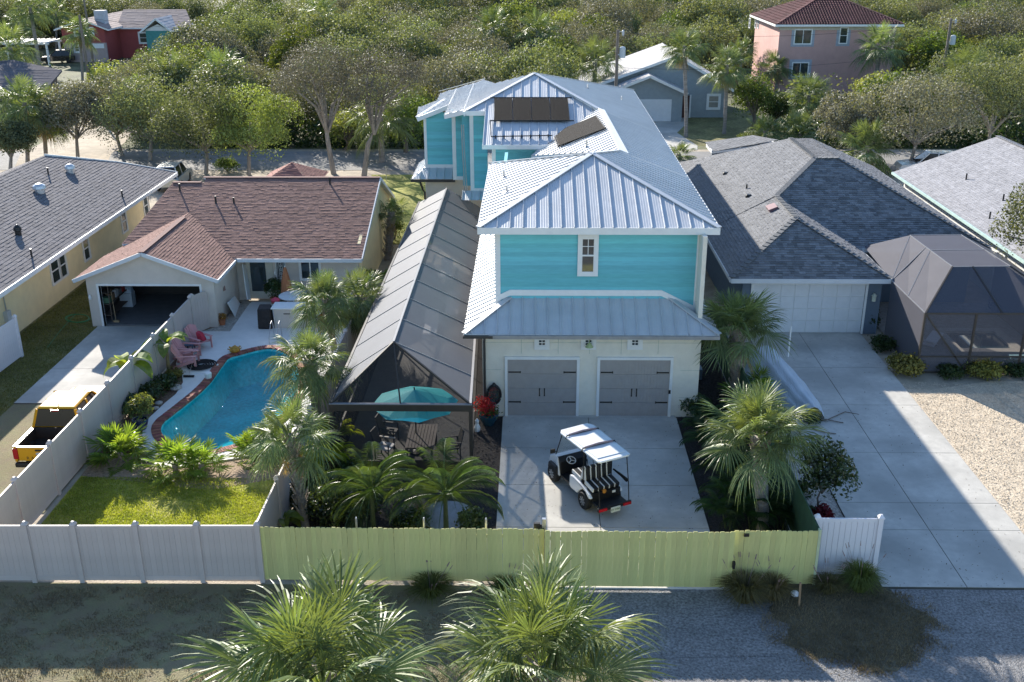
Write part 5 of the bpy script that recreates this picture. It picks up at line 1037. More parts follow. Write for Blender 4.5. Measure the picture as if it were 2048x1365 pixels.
def reg_far(g, n):
    c = np.stack([g.uniform(-190, 190, 420), g.uniform(185, 330, 420)], 1); i = g.integers(0, 420, n); d = g.normal(size=(n, 3)); d /= np.linalg.norm(d, axis=1)[:, None]; d[:, 2] = np.abs(d[:, 2])
    r = g.uniform(5, 8, 420)[i]; return np.stack([c[i, 0]+d[:, 0]*r, c[i, 1]+d[:, 1]*r, 1+d[:, 2]*r*.95], 1)
scatter_mass('far_woods', 'far belt of scrub woods reading as one green mass along the top', None, 90000, reg_far, F_oak, .6, 6)
# ---- named single trees near the road
def big_tree(name, label, base, crown, R, H, m, mb, n, sz, seed, bend=None, cat='tree', tr=.22):
    b = P(*base); c = P(crown[0], crown[1], y=b.y+(bend or 0)); t = thing(name, label, cat, tuple(b)); g = random.Random(seed); L_ = rlobes(g, R, H, 9, c.z-H/2); L_ = [(x+c.x-0, y+c.y, z, r_, h_) for x, y, z, r_, h_ in L_]
    lim = [([tuple(b.lerp(c, .45)), ((b.x+c.x)/2+(lx-c.x)*.4, (b.y+c.y)/2+(ly-c.y)*.4, c.z-H*.3), (lx, ly, lz)], tr*.55, .04) for lx, ly, lz, *_ in L_[1:9]]
    mid_ = b.lerp(c, .35)+Vector((g.uniform(-.3, .3), 0, 0)); bb = branchy(([tuple(b-Vector((0, 0, .1))), tuple(mid_), tuple(b.lerp(c, .6)), tuple(c)], tr, tr*.35), lim, mb); bb.build('trunk', mb, t)
    me = cloud(n, [(x-b.x, y-b.y, z-b.z, r_, h_) for x, y, z, r_, h_ in L_], sz, seed, m); put(bpy.data.objects.new('crown', me), t); return t
big_tree('oak_tree', 'tall grey twiggy oak with bare straight trunk beside the road, left of the pair', (668, 348), (638, 165), 3.9, 5.6, F_dg, m_barkg, 20000, .11, 11)
big_tree('oak_tree', 'tall grey twiggy oak with pale leaning trunk beside the road, right of the pair', (728, 352), (775, 165), 3.1, 5.2, F_dg, m_barkg, 13000, .11, 12)
for k, (bs_, cr, R, H, m, l_) in enumerate((((498, 350), (500, 245), 3.4, 5.0, F_yel, 'yellow green oak by the road behind the red hip roof'), ((412, 348), (405, 240), 3.6, 5.2, F_oak, 'olive oak by the road with low forked trunk'), ((300, 322), (305, 225), 3.9, 5.4, F_oak, 'olive oak behind the ridge of the yellow house'), ((245, 312), (225, 215), 3.5, 5.0, F_grey, 'greyish oak with slim double trunk left of the road trees'), ((156, 322), (150, 225), 3.0, 4.6, F_grey, 'grey oak whose bare trunk stands on the sandy side road'), ((20, 350), (25, 275), 1.8, 2.4, F_oak, 'small oak at the left edge above the yellow house roof'), ((1815, 345), (1850, 225), 4.4, 5.0, F_grey, 'very wide grey green oak overhanging the road at right'), ((1975, 330), (1990, 190), 4.8, 5.2, F_oak, 'massive olive oak behind the pale roof at far right'), ((1700, 320), (1700, 240), 2.8, 3.8, F_grey, 'grey oak between the low palms and the right hand road'))):
    big_tree('oak_tree', l_, bs_, cr, R, H, m, m_barkg, 14000, .16, 20+k, tr=.16)
big_tree('broadleaf_tree', 'bright green bushy tree right of the blue grey house', (1505, 265), (1510, 190), 1.9, 3.6, F_green, m_bark, 5000, .2, 41)
big_tree('broadleaf_tree', 'dark clipped evergreen beside the low palms by the blue grey house', (1553, 262), (1553, 215), 1.3, 2.6, F_dark, m_bark, 3500, .18, 42)
big_tree('broadleaf_tree', 'round green leafy bush left of the leaning grey oak', (690, 300), (700, 255), 2.2, 2.8, F_yel, m_bark, 4000, .2, 43)
big_tree('broadleaf_tree', 'green leafy tree between the leaning grey oak and the teal house', (812, 305), (810, 235), 2.4, 4.2, F_green, m_bark, 5000, .2, 44)
rt = P(2075, 560); big_tree('broadleaf_tree', 'leafy tree whose branches reach in at the right edge before the pale roof', (2092, 640), (2062, 440), 1.5, 3.6, F_oak, m_bark, 4200, .13, 45, tr=.1)
# ---- fan palms
m_fr = mat('palm_frond', (.115, .17, .068), .45, .25, 2.5, col2=(.18, .225, .09), tint=True, transl=.24, objrand=.2, spec=.45); m_frd = mat('palm_frond_dry', (.30, .21, .11), .6, .3, 3, tint=True, transl=.3, objrand=.2); m_boot = mat('palm_boots', (.33, .28, .23), .85, .35, 6, bump=1.5, bscale=20); m_ptr = mat('palm_trunk', (.30, .265, .235), .9, .3, 5, bump=2, bscale=25, stretch=(.4, .4, 3))
def fan_frond(el, seed, lp=1.0, R=.95, ns=52, m=None, phim=132, droop=.5, wmax=.034):
    g = random.Random(seed); e = rad(el); d = Vector((math.cos(e), 0, math.sin(e))); V = []; F = []; T = []
    def add(a, b_, c, dd, t): i = len(V); V.extend([a, b_, c, dd]); F.append((i, i+1, i+2, i+3)); T.append(t)
    sag = Vector((0, 0, -1)); pts_ = [Vector((0, 0, 0))+d*lp*t+sag*(.10*lp*t*t) for t in (0, .4, .75, 1)]; sd = Vector((0, 1, 0)); w0 = .035
    for i, (a, b_) in enumerate(zip(pts_, pts_[1:])):
        wa, wb = w0*(1-.15*i), w0*(1-.15*(i+1)); up = d.cross(sd)*-.5*wa
        add(a-sd*wa*.6, b_-sd*wb*.6, b_+up, a+up, 1.5); add(a+up, b_+up, b_+sd*wb*.6, a+sd*wa*.6, 1.5)
    Hh = pts_[-1]; d2 = (pts_[-1]-pts_[-2]).normalized(); nrm = d2.cross(sd).normalized()
    if nrm.z < 0: nrm = -nrm
    for i in range(ns):
        ph = rad(-phim+2*phim*i/(ns-1)+g.uniform(-1.5, 1.5)); c = math.cos(ph); dr = (d2*c+sd*math.sin(ph)+nrm*(.16-.34*abs(math.sin(ph)))).normalized()
        st = Hh+d2*.22*max(0, c); L_ = R*(.72+.28*max(0, c))*g.uniform(.9, 1.06); side = dr.cross(nrm).normalized(); tw = (1 if i % 2 else -1)*.55; wv = (side*math.cos(tw)+nrm*math.sin(tw)).normalized(); ts = (0, .3, .58, .82, 1.); ws = (.004, wmax*.8, wmax, wmax*.55, .003); dp = droop*g.uniform(.5, 1.4); tt = g.uniform(.75, 1.25); lat = g.uniform(-.06, .06)
        pp = [st+dr*L_*t+sag*(dp*L_*t**2.6)+side*lat*t*t*L_ for t in ts]
        for a, b_, wa, wb in zip(pp, pp[1:], ws, ws[1:]): add(a-wv*wa*.5, b_-wv*wb*.5, b_+wv*wb*.5, a+wv*wa*.5, tt)
    return npmesh('frond', [tuple(v) for v in V], F, m or m_fr, np.array(T, np.float32))
ELS = (82, 62, 42, 22, 2, -22, -48); FANS = {e: [fan_frond(e, 100+e*3+q, droop=(.15, .2, .28, .38, .5, .6, .5)[ELS.index(e)]+.1*q) for q in range(2)] for e in ELS}
FAND = [fan_frond(-62, 7, m=m_frd, droop=.3), fan_frond(-78, 8, m=m_frd, droop=.2)]
def trunk_mesh(b, p0, p1, r, boots, m=m_ptr):
    n = 14; path = [p0.lerp(p1, i/n)+Vector((math.sin(i*.35)*.03*(p1-p0).length*.2, 0, 0)) for i in range(n+1)]; b.tube(path, [r*(1.25 if i == 0 else 1+.05*math.sin(i*2.1)) for i in range(n+1)], 10)
    return path
def palm(label, x, y, h, sc=1., nf=34, r=.15, lean=(0, 0), boots=.5, z0=0., group=None, dry=4, emin=-50, seed=1, name='sabal_palm', stiff=1.):
    t = thing(name, label, 'palm tree', (x, y, z0), group); g = random.Random(seed); top = Vector((x+lean[0], y+lean[1], z0+h)); base = Vector((x, y, z0)); b = B()
    path = trunk_mesh(b, base-Vector((0, 0, .1)), top, r, boots); b.build('trunk', m_ptr, t)
    if boots > 0:
        bb = B(); nb = int(10*boots*h)+8
        for k in range(nb):
            s = 1-boots*(k/nb); a = k*2.4; c = base.lerp(top, s); o = Vector((math.cos(a), math.sin(a), 0)); sd_ = Vector((-o.y, o.x, 0)); q = c+o*r*.8; w = .075
            for sg in (-1, 1):
                e_ = q+o*.13+Vector((0, 0, .26))+sd_*sg*.09; bb.hexa([q+sd_*sg*.0-Vector((0, 0, .04)), q+sd_*sg*w-Vector((0, 0, .04)), q+sd_*sg*w+o*.05-Vector((0, 0, .03)), q+o*.05-Vector((0, 0, .03)), e_-sd_*.02, e_+sd_*.02, e_+sd_*.02+o*.03, e_-sd_*.02+o*.03])
        o_b = bb.build('boots', m_boot, t); o_b['kind'] = 'stuff'
    for k in range(nf):
        u = (k+.5)/nf; el = 86-(86-emin)*u**.85; e = min(ELS, key=lambda q: abs(q-el)); o = bpy.data.objects.new('frond', g.choice(FANS[e])); put(o, t); s = sc*g.uniform(.75, 1.15)*(.8+.2*min(1, u*3)); o.scale = (s, s, s); o.location = top-base+Vector((0, 0, -.25*u*sc)); o.rotation_euler = (g.uniform(-.45, .45), rad(e-el)*.5+g.uniform(-.22, .22), k*2.39996+g.uniform(-.35, .35))
    for k in range(dry): o = bpy.data.objects.new('dry_frond', g.choice(FAND)); put(o, t); o.scale = (sc*.8,)*3; o.location = top-base+Vector((0, 0, -.2)); o.rotation_euler = (0, 0, g.uniform(0, 6.28))
    return t
def palm_px(label, base, crown, sc, **kw):
    b = P(*base); c = P(crown[0], crown[1], y=b.y); kw.setdefault('lean', (c.x-b.x, 0)); return palm(label, b.x, b.y, c.z, sc, **kw)
palm_px('shaggy sabal palm with smooth pale trunk behind the short green fence', (1525, 1066), (1518, 872), .98, nf=46, seed=1, boots=.3, r=.2, emin=-5, dry=0)
palm_px('sabal palm with crisscross boots beside the tarped boat', (1475, 812), (1474, 655), 1.0, nf=46, seed=2, boots=.85, r=.24, emin=-8, dry=1)
palm_px('slender sabal palm with long booted trunk inside the fence corner by the pool lawn', (612, 1062), (580, 868), .72, nf=36, seed=3, boots=.8, r=.13, emin=-30)
palm_px('sabal palm standing right of the pool, second from the front', (640, 880), (618, 718), .82, nf=46, seed=4, boots=.5, r=.15, emin=-35)
palm_px('full crowned sabal palm behind the pool beside the patio counter', (672, 720), (650, 598), .80, nf=50, seed=5, boots=.6, r=.14, emin=-40)
palm_px('sabal palm with dark trunk touching the left slope of the cage', (706, 700), (716, 592), .78, nf=46, seed=6, boots=.7, r=.15)
palm_px('short sabal palm with fat booted trunk by the side fence of the brown roof house', (750, 515), (742, 452), .5, nf=20, seed=7, boots=.9, r=.2, emin=-5, dry=1)
palm_px('taller sabal palm with stubby booted trunk by the side of the brown roof house', (775, 520), (783, 425), .62, nf=22, seed=8, boots=.95, r=.2, emin=-5, dry=2)
palm_px('small young sabal palm crown behind the booted pair beside the yellow gable', (728, 500), (742, 412), .45, nf=12, seed=9, boots=.5, r=.1, emin=10, dry=0)
c = P(640, 1372, z=5.3); palm('great sabal palm crown in the left foreground rising from the lane', c.x, c.y, 5.3, 1.18, nf=56, seed=10, r=.2, boots=.4, emin=-30, name='sabal_palm')
c = P(1085, 1330, z=5.3); palm('great wind ruffled sabal palm crown in the centre foreground before the gate', c.x, c.y, 5.3, 1.04, nf=50, seed=11, r=.2, boots=.4, emin=-25)
for k, (bp_, cp, s, l_) in enumerate((((1372, 275), (1370, 92), 1.05, 'tall slim palm in front of the blue grey house'), ((1448, 268), (1455, 130), 1.15, 'tall palm with drooping crown on the lawn edge by the blue grey house'), ((1480, 185), (1482, 98), 1.0, 'palm partly hidden behind the drooping lawn palm'), ((1553, 190), (1550, 130), 1.05, 'palm before the lower window of the pink house'), ((1612, 262), (1618, 190), 1.35, 'big broad palm between the pink house and the grey roof'), ((1532, 290), (1530, 262), 1.0, 'low trunkless palm at the back of the grey roof, left one'), ((1600, 296), (1600, 262), 1.25, 'low wide palm at the back of the grey roof, right one'), ((1738, 345), (1735, 292), 1.35, 'bushy palm overhanging the grey roof on its right side'), ((1358, 318), (1358, 308), .7, 'small palm tuft on the verge behind the teal house'), ((48, 112), (38, 45), 1.5, 'tall bending palm at the top left corner'), ((112, 100), (112, 22), 1.4, 'tall palm behind the red house, left'), ((205, 80), (203, 12), 1.5, 'tall palm behind the red house, centre'), ((275, 72), (274, 35), 1.4, 'palm at the right end of the red house'), ((165, 170), (160, 60), 1.2, 'palm crown in front of the red gable'), ((55, 330), (50, 205), 1.5, 'broad dark palm over the sandy side road, left one'), ((92, 322), (85, 222), 1.3, 'broad dark palm over the sandy side road, right one'))):
    palm_px(l_, bp_, cp, s, nf=36, seed=30+k, boots=0, r=.16, dry=3, emin=-45)
# joined crowns for palms deep in the woods: parts too small to show
def joined_crown(seed, nf=26):
    g = random.Random(seed); V = []; F = []; T = []
    for k in range(nf):
        el = 80-120*((k+.5)/nf)**.85; e = min(ELS, key=lambda q: abs(q-el)); me = FANS[e][k % 2]; co = np.empty(len(me.vertices)*3, np.float32); me.vertices.foreach_get('co', co); co = co.reshape(-1, 3); fs_ = np.empty(len(me.loops), np.int32); me.loops.foreach_get('vertex_index', fs_); a = k*2.4; R_ = np.array(((math.cos(a), -math.sin(a), 0), (math.sin(a), math.cos(a), 0), (0, 0, 1))); F.append(fs_.reshape(-1, 4)+sum(len(v) for v in V)); V.append(co@R_.T); T.append(g.uniform(.7, 1.2, )*np.ones(len(fs_)//4))
    return npmesh('crown', np.concatenate(V), np.concatenate(F), m_fr, np.concatenate(T).astype(np.float32))
JC = [joined_crown(1), joined_crown(2)]; TP = B().tube([(0, 0, -5), (0, 0, 0)], .16, 6).mesh('trunk', m_ptr)
for k, (px, py, z) in enumerate(((448, 150, 5), (350, 163, 4.5), (1190, 125, 5), (1075, 62, 6), (985, 55, 6), (1760, 95, 5.5), (760, 235, 3.5), (640, 25, 7), (1930, 150, 5), (20, 95, 6), (60, 15, 8))):
    c = P(px, py, z=z); t = thing('cabbage_palm', ('lone cabbage palm crown' if z < 5.5 else 'far cabbage palm crown')+' poking out of the woods '+side_of(c.x, c.y).split(', ')[1], 'palm tree', tuple(c), 'cabbage palms scattered in the woods'); t.scale = (1.5,)*3; t.rotation_euler = (0, 0, k); put(bpy.data.objects.new('crown', JC[k % 2]), t); put(bpy.data.objects.new('trunk', TP), t)
# fan palm shrubs by the pool
FANS_saved = FANS; m_frs = mat('fan_shrub_frond', (.11, .20, .035), .4, .25, 2.5, col2=(.17, .24, .045), tint=True, transl=.45, objrand=.2, spec=.5)
FANS = {e: [fan_frond(e, 500+e+q, lp=.65, R=.62, ns=24, m=m_frs, droop=.12, wmax=.055, phim=105) for q in range(2)] for e in ELS}
for k, (px, py, s, nf, l_) in enumerate(((243, 922, .92, 40, 'fan palm shrub at the fence side of the pool bed, leftmost'), (352, 945, .85, 36, 'fan palm shrub in the middle of the pool bed, left head'), (405, 945, .72, 26, 'fan palm shrub in the middle of the pool bed, right head'), (512, 922, .82, 34, 'fan palm shrub at the right end of the pool bed'), (548, 905, .8, 16, 'small fan palm shrub against the right pool fence'), (745, 585, .9, 18, 'bright fan palm shrub beyond the pool palms by the cage'))):
    c = P(px, py); palm(l_, c.x, c.y, .35, s, nf=nf, seed=60+k, r=.1, boots=0, dry=1, emin=-8, name='fan_palm_shrub')
c = P(1510, 820); palm('young fan palm under the booted sabal by the boat', P(1505, 800).x, P(1505, 800).y, .5, .9, nf=16, seed=77, r=.1, boots=0, dry=0, emin=0, name='fan_palm_shrub')
FANS = FANS_saved
# ---- feather palms
def feather_frond(el, seed, L=1.7, np_=30, ll=.48, m=None, curve=.9):
    g = random.Random(seed); V = []; F = []; T = []; pts_ = []; p = Vector((0, 0, 0)); a = rad(el); n = 14
    def add(a_, b_, c, dd, t): i = len(V); V.extend([a_, b_, c, dd]); F.append((i, i+1, i+2, i+3)); T.append(t)
    for i in range(n+1):
        pts_.append(p.copy()); p = p+Vector((math.cos(a), 0, math.sin(a)))*(L/n); a -= curve*1.7/n*(.4+1.2*i/n)
    for i in range(n):
        w = .022*(1-i/n*.8); add(pts_[i]+Vector((0, -w, 0)), pts_[i+1]+Vector((0, -w*.9, 0)), pts_[i+1]+Vector((0, w*.9, 0)), pts_[i]+Vector((0, w, 0)), 1.3)
    for k in range(np_):
        u = .12+.88*k/np_; j = min(n-1, int(u*n)); q = pts_[j].lerp(pts_[j+1], u*n-j); tg = (pts_[j+1]-pts_[j]).normalized()
        for sg in (-1, 1):
            l_ = ll*math.sin(math.pi*(.12+.82*u))**.6*g.uniform(.85, 1.1); dr = (tg*.75+Vector((0, sg, 0))*.8+Vector((0, 0, .12))).normalized(); t = g.uniform(.75, 1.25); wv = Vector((-tg.z, 0, tg.x))*.6+tg*.5; wv.normalize(); w = .028
            p0, p1, p2 = q, q+dr*l_*.55-Vector((0, 0, .06*l_)), q+dr*l_-Vector((0, 0, .42*l_)); add(p0-wv*w*.3, p1-wv*w*.5, p1+wv*w*.5, p0+wv*w*.3, t); add(p1-wv*w*.5, p2-wv*.002, p2+wv*.002, p1+wv*w*.5, t)
    return npmesh('frond', [tuple(v) for v in V], F, m, np.array(T, np.float32))
m_fe = mat('feather_frond', (.035, .08, .025), .4, .25, 2, col2=(.075, .11, .035), tint=True, transl=.25, objrand=.2, spec=.5); m_fy = mat('feather_frond_yellow', (.26, .32, .03), .45, .2, 2, tint=True, transl=.5, objrand=.15); m_fd = mat('feather_frond_dark', (.03, .065, .022), .5, .25, 2, tint=True, transl=.3, objrand=.25)
def feather_palm(label, x, y, h, m, sc=1., nf=14, seed=1, stems=1, emin=15, key='', name='feather_palm', stemcol=None, L=1.7):
    if key not in FEA: FEA[key] = [(e, feather_frond(e, 900+e, m=m, L=L)) for e in (80, 62, 45, 28, 8)]
    t = thing(name, label, 'palm', (x, y, 0)); g = random.Random(seed); ms = stemcol or m_fe; b = B()
    for s in range(stems): a = 2*math.pi*s/stems; b.tube([(x+.1*(stems > 1)*math.cos(a), y+.1*(stems > 1)*math.sin(a), -.05), (x+.22*(stems > 1)*math.cos(a), y+.22*(stems > 1)*math.sin(a), h)], [.09 if stems == 1 else .035, .06 if stems == 1 else .02], 7)
    b.build('stem', m_stem, t)
    for k in range(nf):
        s = k % stems; a = 2*math.pi*s/stems; u = (k+.5)/nf; el = 82-(82-emin)*u; e, me = min(FEA[key], key=lambda q: abs(q[0]-el)); o = bpy.data.objects.new('frond', me); put(o, t); o.location = (.22*(stems > 1)*math.cos(a), .22*(stems > 1)*math.sin(a), h); ss = sc*g.uniform(.8, 1.12); o.scale = (ss,)*3; o.rotation_euler = (g.uniform(-.1, .1), 0, k*2.4+g.uniform(-.3, .3))
    return t
FEA = {}; m_stem = mat('green_stem', (.07, .09, .04), .5, .2, 4)
for k, (px, py, hz, s, l_) in enumerate(((748, 1078, 1.5, .95, 'feathery palm in the dark garden in front of the cage, left of two'), (893, 1085, 1.5, 1.05, 'feathery palm in the dark garden in front of the cage, right of two'))):
    c = P(px, py-8); feather_palm(l_, c.x, c.y, hz, m_fe, s, nf=26, seed=k, key='green', L=1.85, emin=-5)
for k, (px, py, s, l_) in enumerate(((640, 955, .72, 'bright yellow green areca palm between the booted trunk and the cage'), (662, 900, .62, 'bright yellow green areca palm at the left wall of the cage'), (612, 985, .5, 'small yellow green areca clump at the fence beside the booted trunk'))):
    c = P(px, py); feather_palm(l_, c.x, c.y, .5, m_fy, s, nf=18, seed=10+k, stems=4, key='yellow', L=1.5, emin=25)
for k, (px, py, s) in enumerate(((1420, 905, .75), (1448, 955, .8), (1470, 1010, .85), (1500, 1050, .85), (1450, 1045, .75), (1555, 1045, .6), (1420, 850, .6), (1395, 870, .5))):
    c = P(px+8, py+12); feather_palm(['dark areca palm in the driveway bed nearest the garage', 'dark areca palm in the driveway bed, second from the garage', 'dark areca palm in the driveway bed, third from the garage', 'dark areca palm behind the smooth trunk of the shaggy palm', 'dark areca palm at the driveway edge near the gate', 'small dark areca palm by the green side screen', 'low dark areca palm behind the driveway bed', 'lowest dark areca palm next to the garage corner'][k], c.x, c.y, .5, m_fd, s, nf=20, seed=30+k, stems=4, key='dark', L=1.5, emin=10)
# ---- shrubs, clumps, banana
def shrub(label, px, py, R, H, m, n=1500, sz=.1, seed=1, name='shrub', cat='shrub', z=0, group=None, asp=.55, shell=.5):
    c = P(px, py, z=z); t = thing(name, label, cat, (c.x, c.y, z), group); g = random.Random(seed); L_ = [(0, 0, H*.5, R*.75, H*.5)]+[(R*.5*math.cos(a), R*.5*math.sin(a), H*g.uniform(.3, .6), R*.5, H*.35) for a in (0, 1.3, 2.5, 3.8, 5)]
    put(bpy.data.objects.new('foliage', cloud(n, L_, sz, seed, m, asp=asp, name='foliage', shell=shell)), t); b = B()
    for k in range(5): a = k*1.26; b.tube([(c.x, c.y, z), (c.x+R*.35*math.cos(a), c.y+R*.35*math.sin(a), z+H*.55)], [.025, .01], 5)
    b.build('stems', m_bark, t); return t
F_sh = fol('garden_shrub', (.045, .075, .025), (.065, .10, .03), rough=.3, spec=.6); F_gold = fol('golden_shrub', (.15, .15, .045), (.21, .19, .05)); F_red = fol('red_bromeliad', (.34, .03, .025), (.4, .05, .03), rough=.35)
for k, (px, py, R, H, m, n, l_) in enumerate(((665, 1045, .9, 1.2, F_sh, 3200, 'glossy dark shrub behind the green pickets, right of the booted trunk'), (718, 1035, .8, 1.0, F_sh, 2600, 'glossy dark shrub behind the green pickets, between trunk and feathery palm'), (640, 1000, .7, 1.1, F_sh, 2200, 'glossy dark shrub beside the booted trunk'), (590, 1010, .6, .8, F_sh, 1800, 'leafy shrub in the fence corner left of the booted trunk'), (820, 1060, .6, .6, F_sh, 1500, 'low shrub between the two feathery palms'), (945, 1060, .5, .7, F_sh, 1200, 'thin dark shrub beside the driveway behind the green pickets'), (700, 955, .6, .6, F_sh, 1500, 'low leafy shrub at the left corner post of the cage'), (1384, 830, .55, .9, F_sh, 1700, 'dark bush with small leaves at the right garage corner'),
     (1810, 748, .75, .75, F_gold, 3200, 'golden feathery shrub at the corner of the dark cage'), (1765, 700, .6, .6, F_dark, 1500, 'dark low shrub beside the right driveway edge'), (1733, 660, .55, 1.1, F_dark, 1900, 'tall dark shrub at the right end of the white garage door'), (1900, 755, .55, .5, F_dark, 1400, 'low dark shrub at the base of the dark cage, first'), (1965, 752, .8, .6, F_gold, 2400, 'wide yellowish shrub at the base of the dark cage'), (2030, 748, .7, .5, F_dark, 1800, 'dark shrub at the base of the dark cage near the right edge'),
     (1600, 985, .3, .4, F_dark, 700, 'small dark plant by the gravel strip under the shaggy palm'), (268, 828, .7, .7, F_sh, 2000, 'dark leafy bush by the tan fence beside the navy pot'), (300, 800, .6, .6, F_sh, 1700, 'bushy plants under the banana leaves at the fence'), (330, 778, .55, .55, F_sh, 1500, 'bushy plants at the deck curve behind the rock'), (350, 300+455, .3, .3, F_gold, 500, 'orange yellow bromeliad at the tip of the planting bed'), (790, 480, .6, 1.6, F_green, 1800, 'green shrub between the booted palm and the cage'), (455, 345, 1.0, 1.1, F_green, 2600, 'round green bush at the foot of the road oaks'), (1420, 905, .01, .01, F_dark, 20, ''), (1585, 715, .3, .3, F_dark, 20, ''),
     (1300, 268, .4, .6, F_dark, 500, ''), (752, 640, .5, .9, F_yel, 1200, 'yellow green shrub beside the cage behind the dark palm trunk'), (1500, 290, 1.2, 1.0, F_green, 2200, 'low green hedge clump by the low palms at the back of the grey roof'))):
    if l_: shrub(l_, px, py, R, H, m, n, .11 if m is not F_gold else .13, 80+k)
HB = P(1640, 1028); t_ = big_tree('broadleaf_tree', 'loose dark green hibiscus bush in the gravel beside the right driveway', (1640, 1030), (1648, 935), .95, 1.7, F_sh, m_bark, 2600, .13, 71, tr=.04)
shrub('dark red croton at the left end of the white fence panel', 1640, 1040, .35, .45, fol('croton', (.12, .015, .02), (.16, .02, .03)), 600, .14, 201)
def grass_clump(label, px, py, R, H, n, m, seed, heads=8):
    c = P(px, py); t = thing('grass_clump', label, 'grass clump', tuple(c)); g = np.random.default_rng(seed); a = g.uniform(0, 2*np.pi, n); r0 = R*.3*g.random(n)**.5; out = np.stack([np.cos(a), np.sin(a), np.zeros(n)], 1); k = g.uniform(.25, 1., n)[:, None]; hh = H*g.uniform(.6, 1.1, n)[:, None]; up = np.array([0, 0, 1.]); p0 = out*r0[:, None]; p1 = p0+out*R*k*.45+up*hh*.65; p2 = p0+out*R*k*1.1+up*hh*(1-.55*k); sd_ = np.stack([-np.sin(a), np.cos(a), np.zeros(n)], 1)*.007
    V = np.stack([p0-sd_, p0+sd_, p1+sd_, p1-sd_, p1-sd_, p1+sd_, p2+sd_*.1, p2-sd_*.1], 1).reshape(-1, 3); F = np.arange(8*n).reshape(-1, 4); tt = np.repeat(g.uniform(.6, 1.4, n), 2); put(bpy.data.objects.new('blades', npmesh('blades', V, F, m, tt)), t)
    b = B()
    for q in range(heads): aa = g.uniform(0, 6.28); e = Vector((c.x+R*.8*math.cos(aa), c.y+R*.8*math.sin(aa), H*1.15)); b.tube([tuple(c), tuple(e.lerp(c, .15)), tuple(e)], [.003, .004, .003], 3).tube([e, e+(e-c).normalized()*.14], [.014, .006], 5)
    b.build('seed_heads', mat('seed_head', (.28, .19, .17), .9), t)
m_tg = fol('tall_grass', (.15, .14, .06), (.20, .17, .08), transl=.4); m_tgg = fol('tall_grass_green', (.09, .12, .035), (.12, .14, .04), transl=.4)
for k, (px, py, R, H, n, m, l_) in enumerate(((1487, 1200, .75, .85, 900, m_tg, 'dry fountain grass clump at the gate end, left one'), (1545, 1196, .6, .75, 700, m_tg, 'dry fountain grass clump before the short green fence'), (1655, 1185, .5, .6, 600, m_tg, 'fountain grass clump below the white panel, left one'), (1718, 1180, .65, .95, 900, m_tgg, 'tall fountain grass clump with plumes before the white panel'), (862, 1190, .7, .6, 700, m_tgg, 'shaded grass clump at the foot of the green pickets, left'), (1012, 1190, .6, .5, 600, m_tgg, 'shaded grass clump at the foot of the green pickets near the gate'), (838, 1035, .45, .6, 600, fol('silver_grass', (.34, .30, .27), (.4, .36, .33)), 'silvery ornamental grass between the feathery palms'))):
    grass_clump(l_, px, py, R, H, n, m, 300+k)
m_ban = mat('banana_leaf', (.13, .21, .03), .4, .2, 3, col2=(.20, .26, .05), transl=.45, objrand=.25, spec=.5)
def banana(label, px, py, h, nl, seed, s=1.):
    c = P(px, py); t = thing('banana_plant', label, 'banana plant', tuple(c)); g = random.Random(seed); B().tube([c, c+Vector((.05, 0, h))], [.09, .05], 8).build('stem', mat('banana_stem', (.22, .17, .08), .7, .3, 5), t)
    for k in range(nl):
        a = k*2.4+g.uniform(-.3, .3); el = g.uniform(.5, 1.25); L_ = s*g.uniform(.9, 1.4); b = B(); p = c+Vector((.05, 0, h-.05)); prev = None
        for i in range(9):
            u = i/8; w = .24*s*math.sin(math.pi*min(1, max(0, (u-.12)/.88)))**.7 if u > .12 else .012; sd_ = Vector((-math.sin(a), math.cos(a), 0)); L2, R2 = p-sd_*w+Vector((0, 0, w*.35)), p+sd_*w+Vector((0, 0, w*.35))
            if prev: b.poly([prev[0], L2, p, prev[2]]).poly([prev[2], p, R2, prev[1]])
            prev = (L2, R2, p.copy()); p = p+Vector((math.cos(a)*math.cos(el), math.sin(a)*math.cos(el), math.sin(el)))*L_/8; el -= .26
        b.build('leaf', m_ban, t)
banana('banana plant with broad torn leaves over the tan fence, left one', 262, 795, 1.35, 8, 1, 1.1); banana('banana plant with broad leaves by the pink chairs, right one', 338, 748, 1.3, 9, 2, 1.0); banana('green leafy elephant ear in the fence corner behind the green pickets', 565, 1062, .35, 7, 4, .7)
# ---- lawn blades
def blades(name, label, region, n, m, h, seed):
    g = np.random.default_rng(seed); p = region(g, n); n = len(p); a = g.uniform(0, 6.28, n); w = np.stack([np.cos(a), np.sin(a), np.zeros(n)], 1)*.011; tip = p+np.stack([g.normal(0, .025, n), g.normal(0, .025, n), h*g.uniform(.5, 1.3, n)], 1)
    V = np.stack([p-w, p+w, tip], 1).reshape(-1, 3); F = np.arange(3*n).reshape(-1, 3); o = bpy.data.objects.new(name, npmesh(name, V, F, m, g.uniform(.6, 1.4, n))); COL.objects.link(o); tag(o, label, 'grass', kind='stuff')
F_lawn = fol('lawn_blade', (.22, .30, .045), (.32, .35, .07), transl=.4, objrand=0); F_lawnd = fol('lawn_blade_dry', (.19, .15, .095), (.26, .20, .12), transl=.1, objrand=0)
def noise2(x, y): return np.sin(x*1.7+np.sin(y*1.3)*1.5)+np.sin(y*2.1+np.sin(x*1.1+2)*1.7)
blades('lawn_grass', 'short yellow green grass of the fenced pool lawn', lambda g, n: (lambda q: q[noise2(q[:, 0], q[:, 1])+g.normal(0, .7, len(q)) > -1.3])(np.stack([g.uniform(-15.05, -7.65, n), g.uniform(24.55, 30.3, n), np.zeros(n)], 1)), 75000, F_lawn, .05, 1)
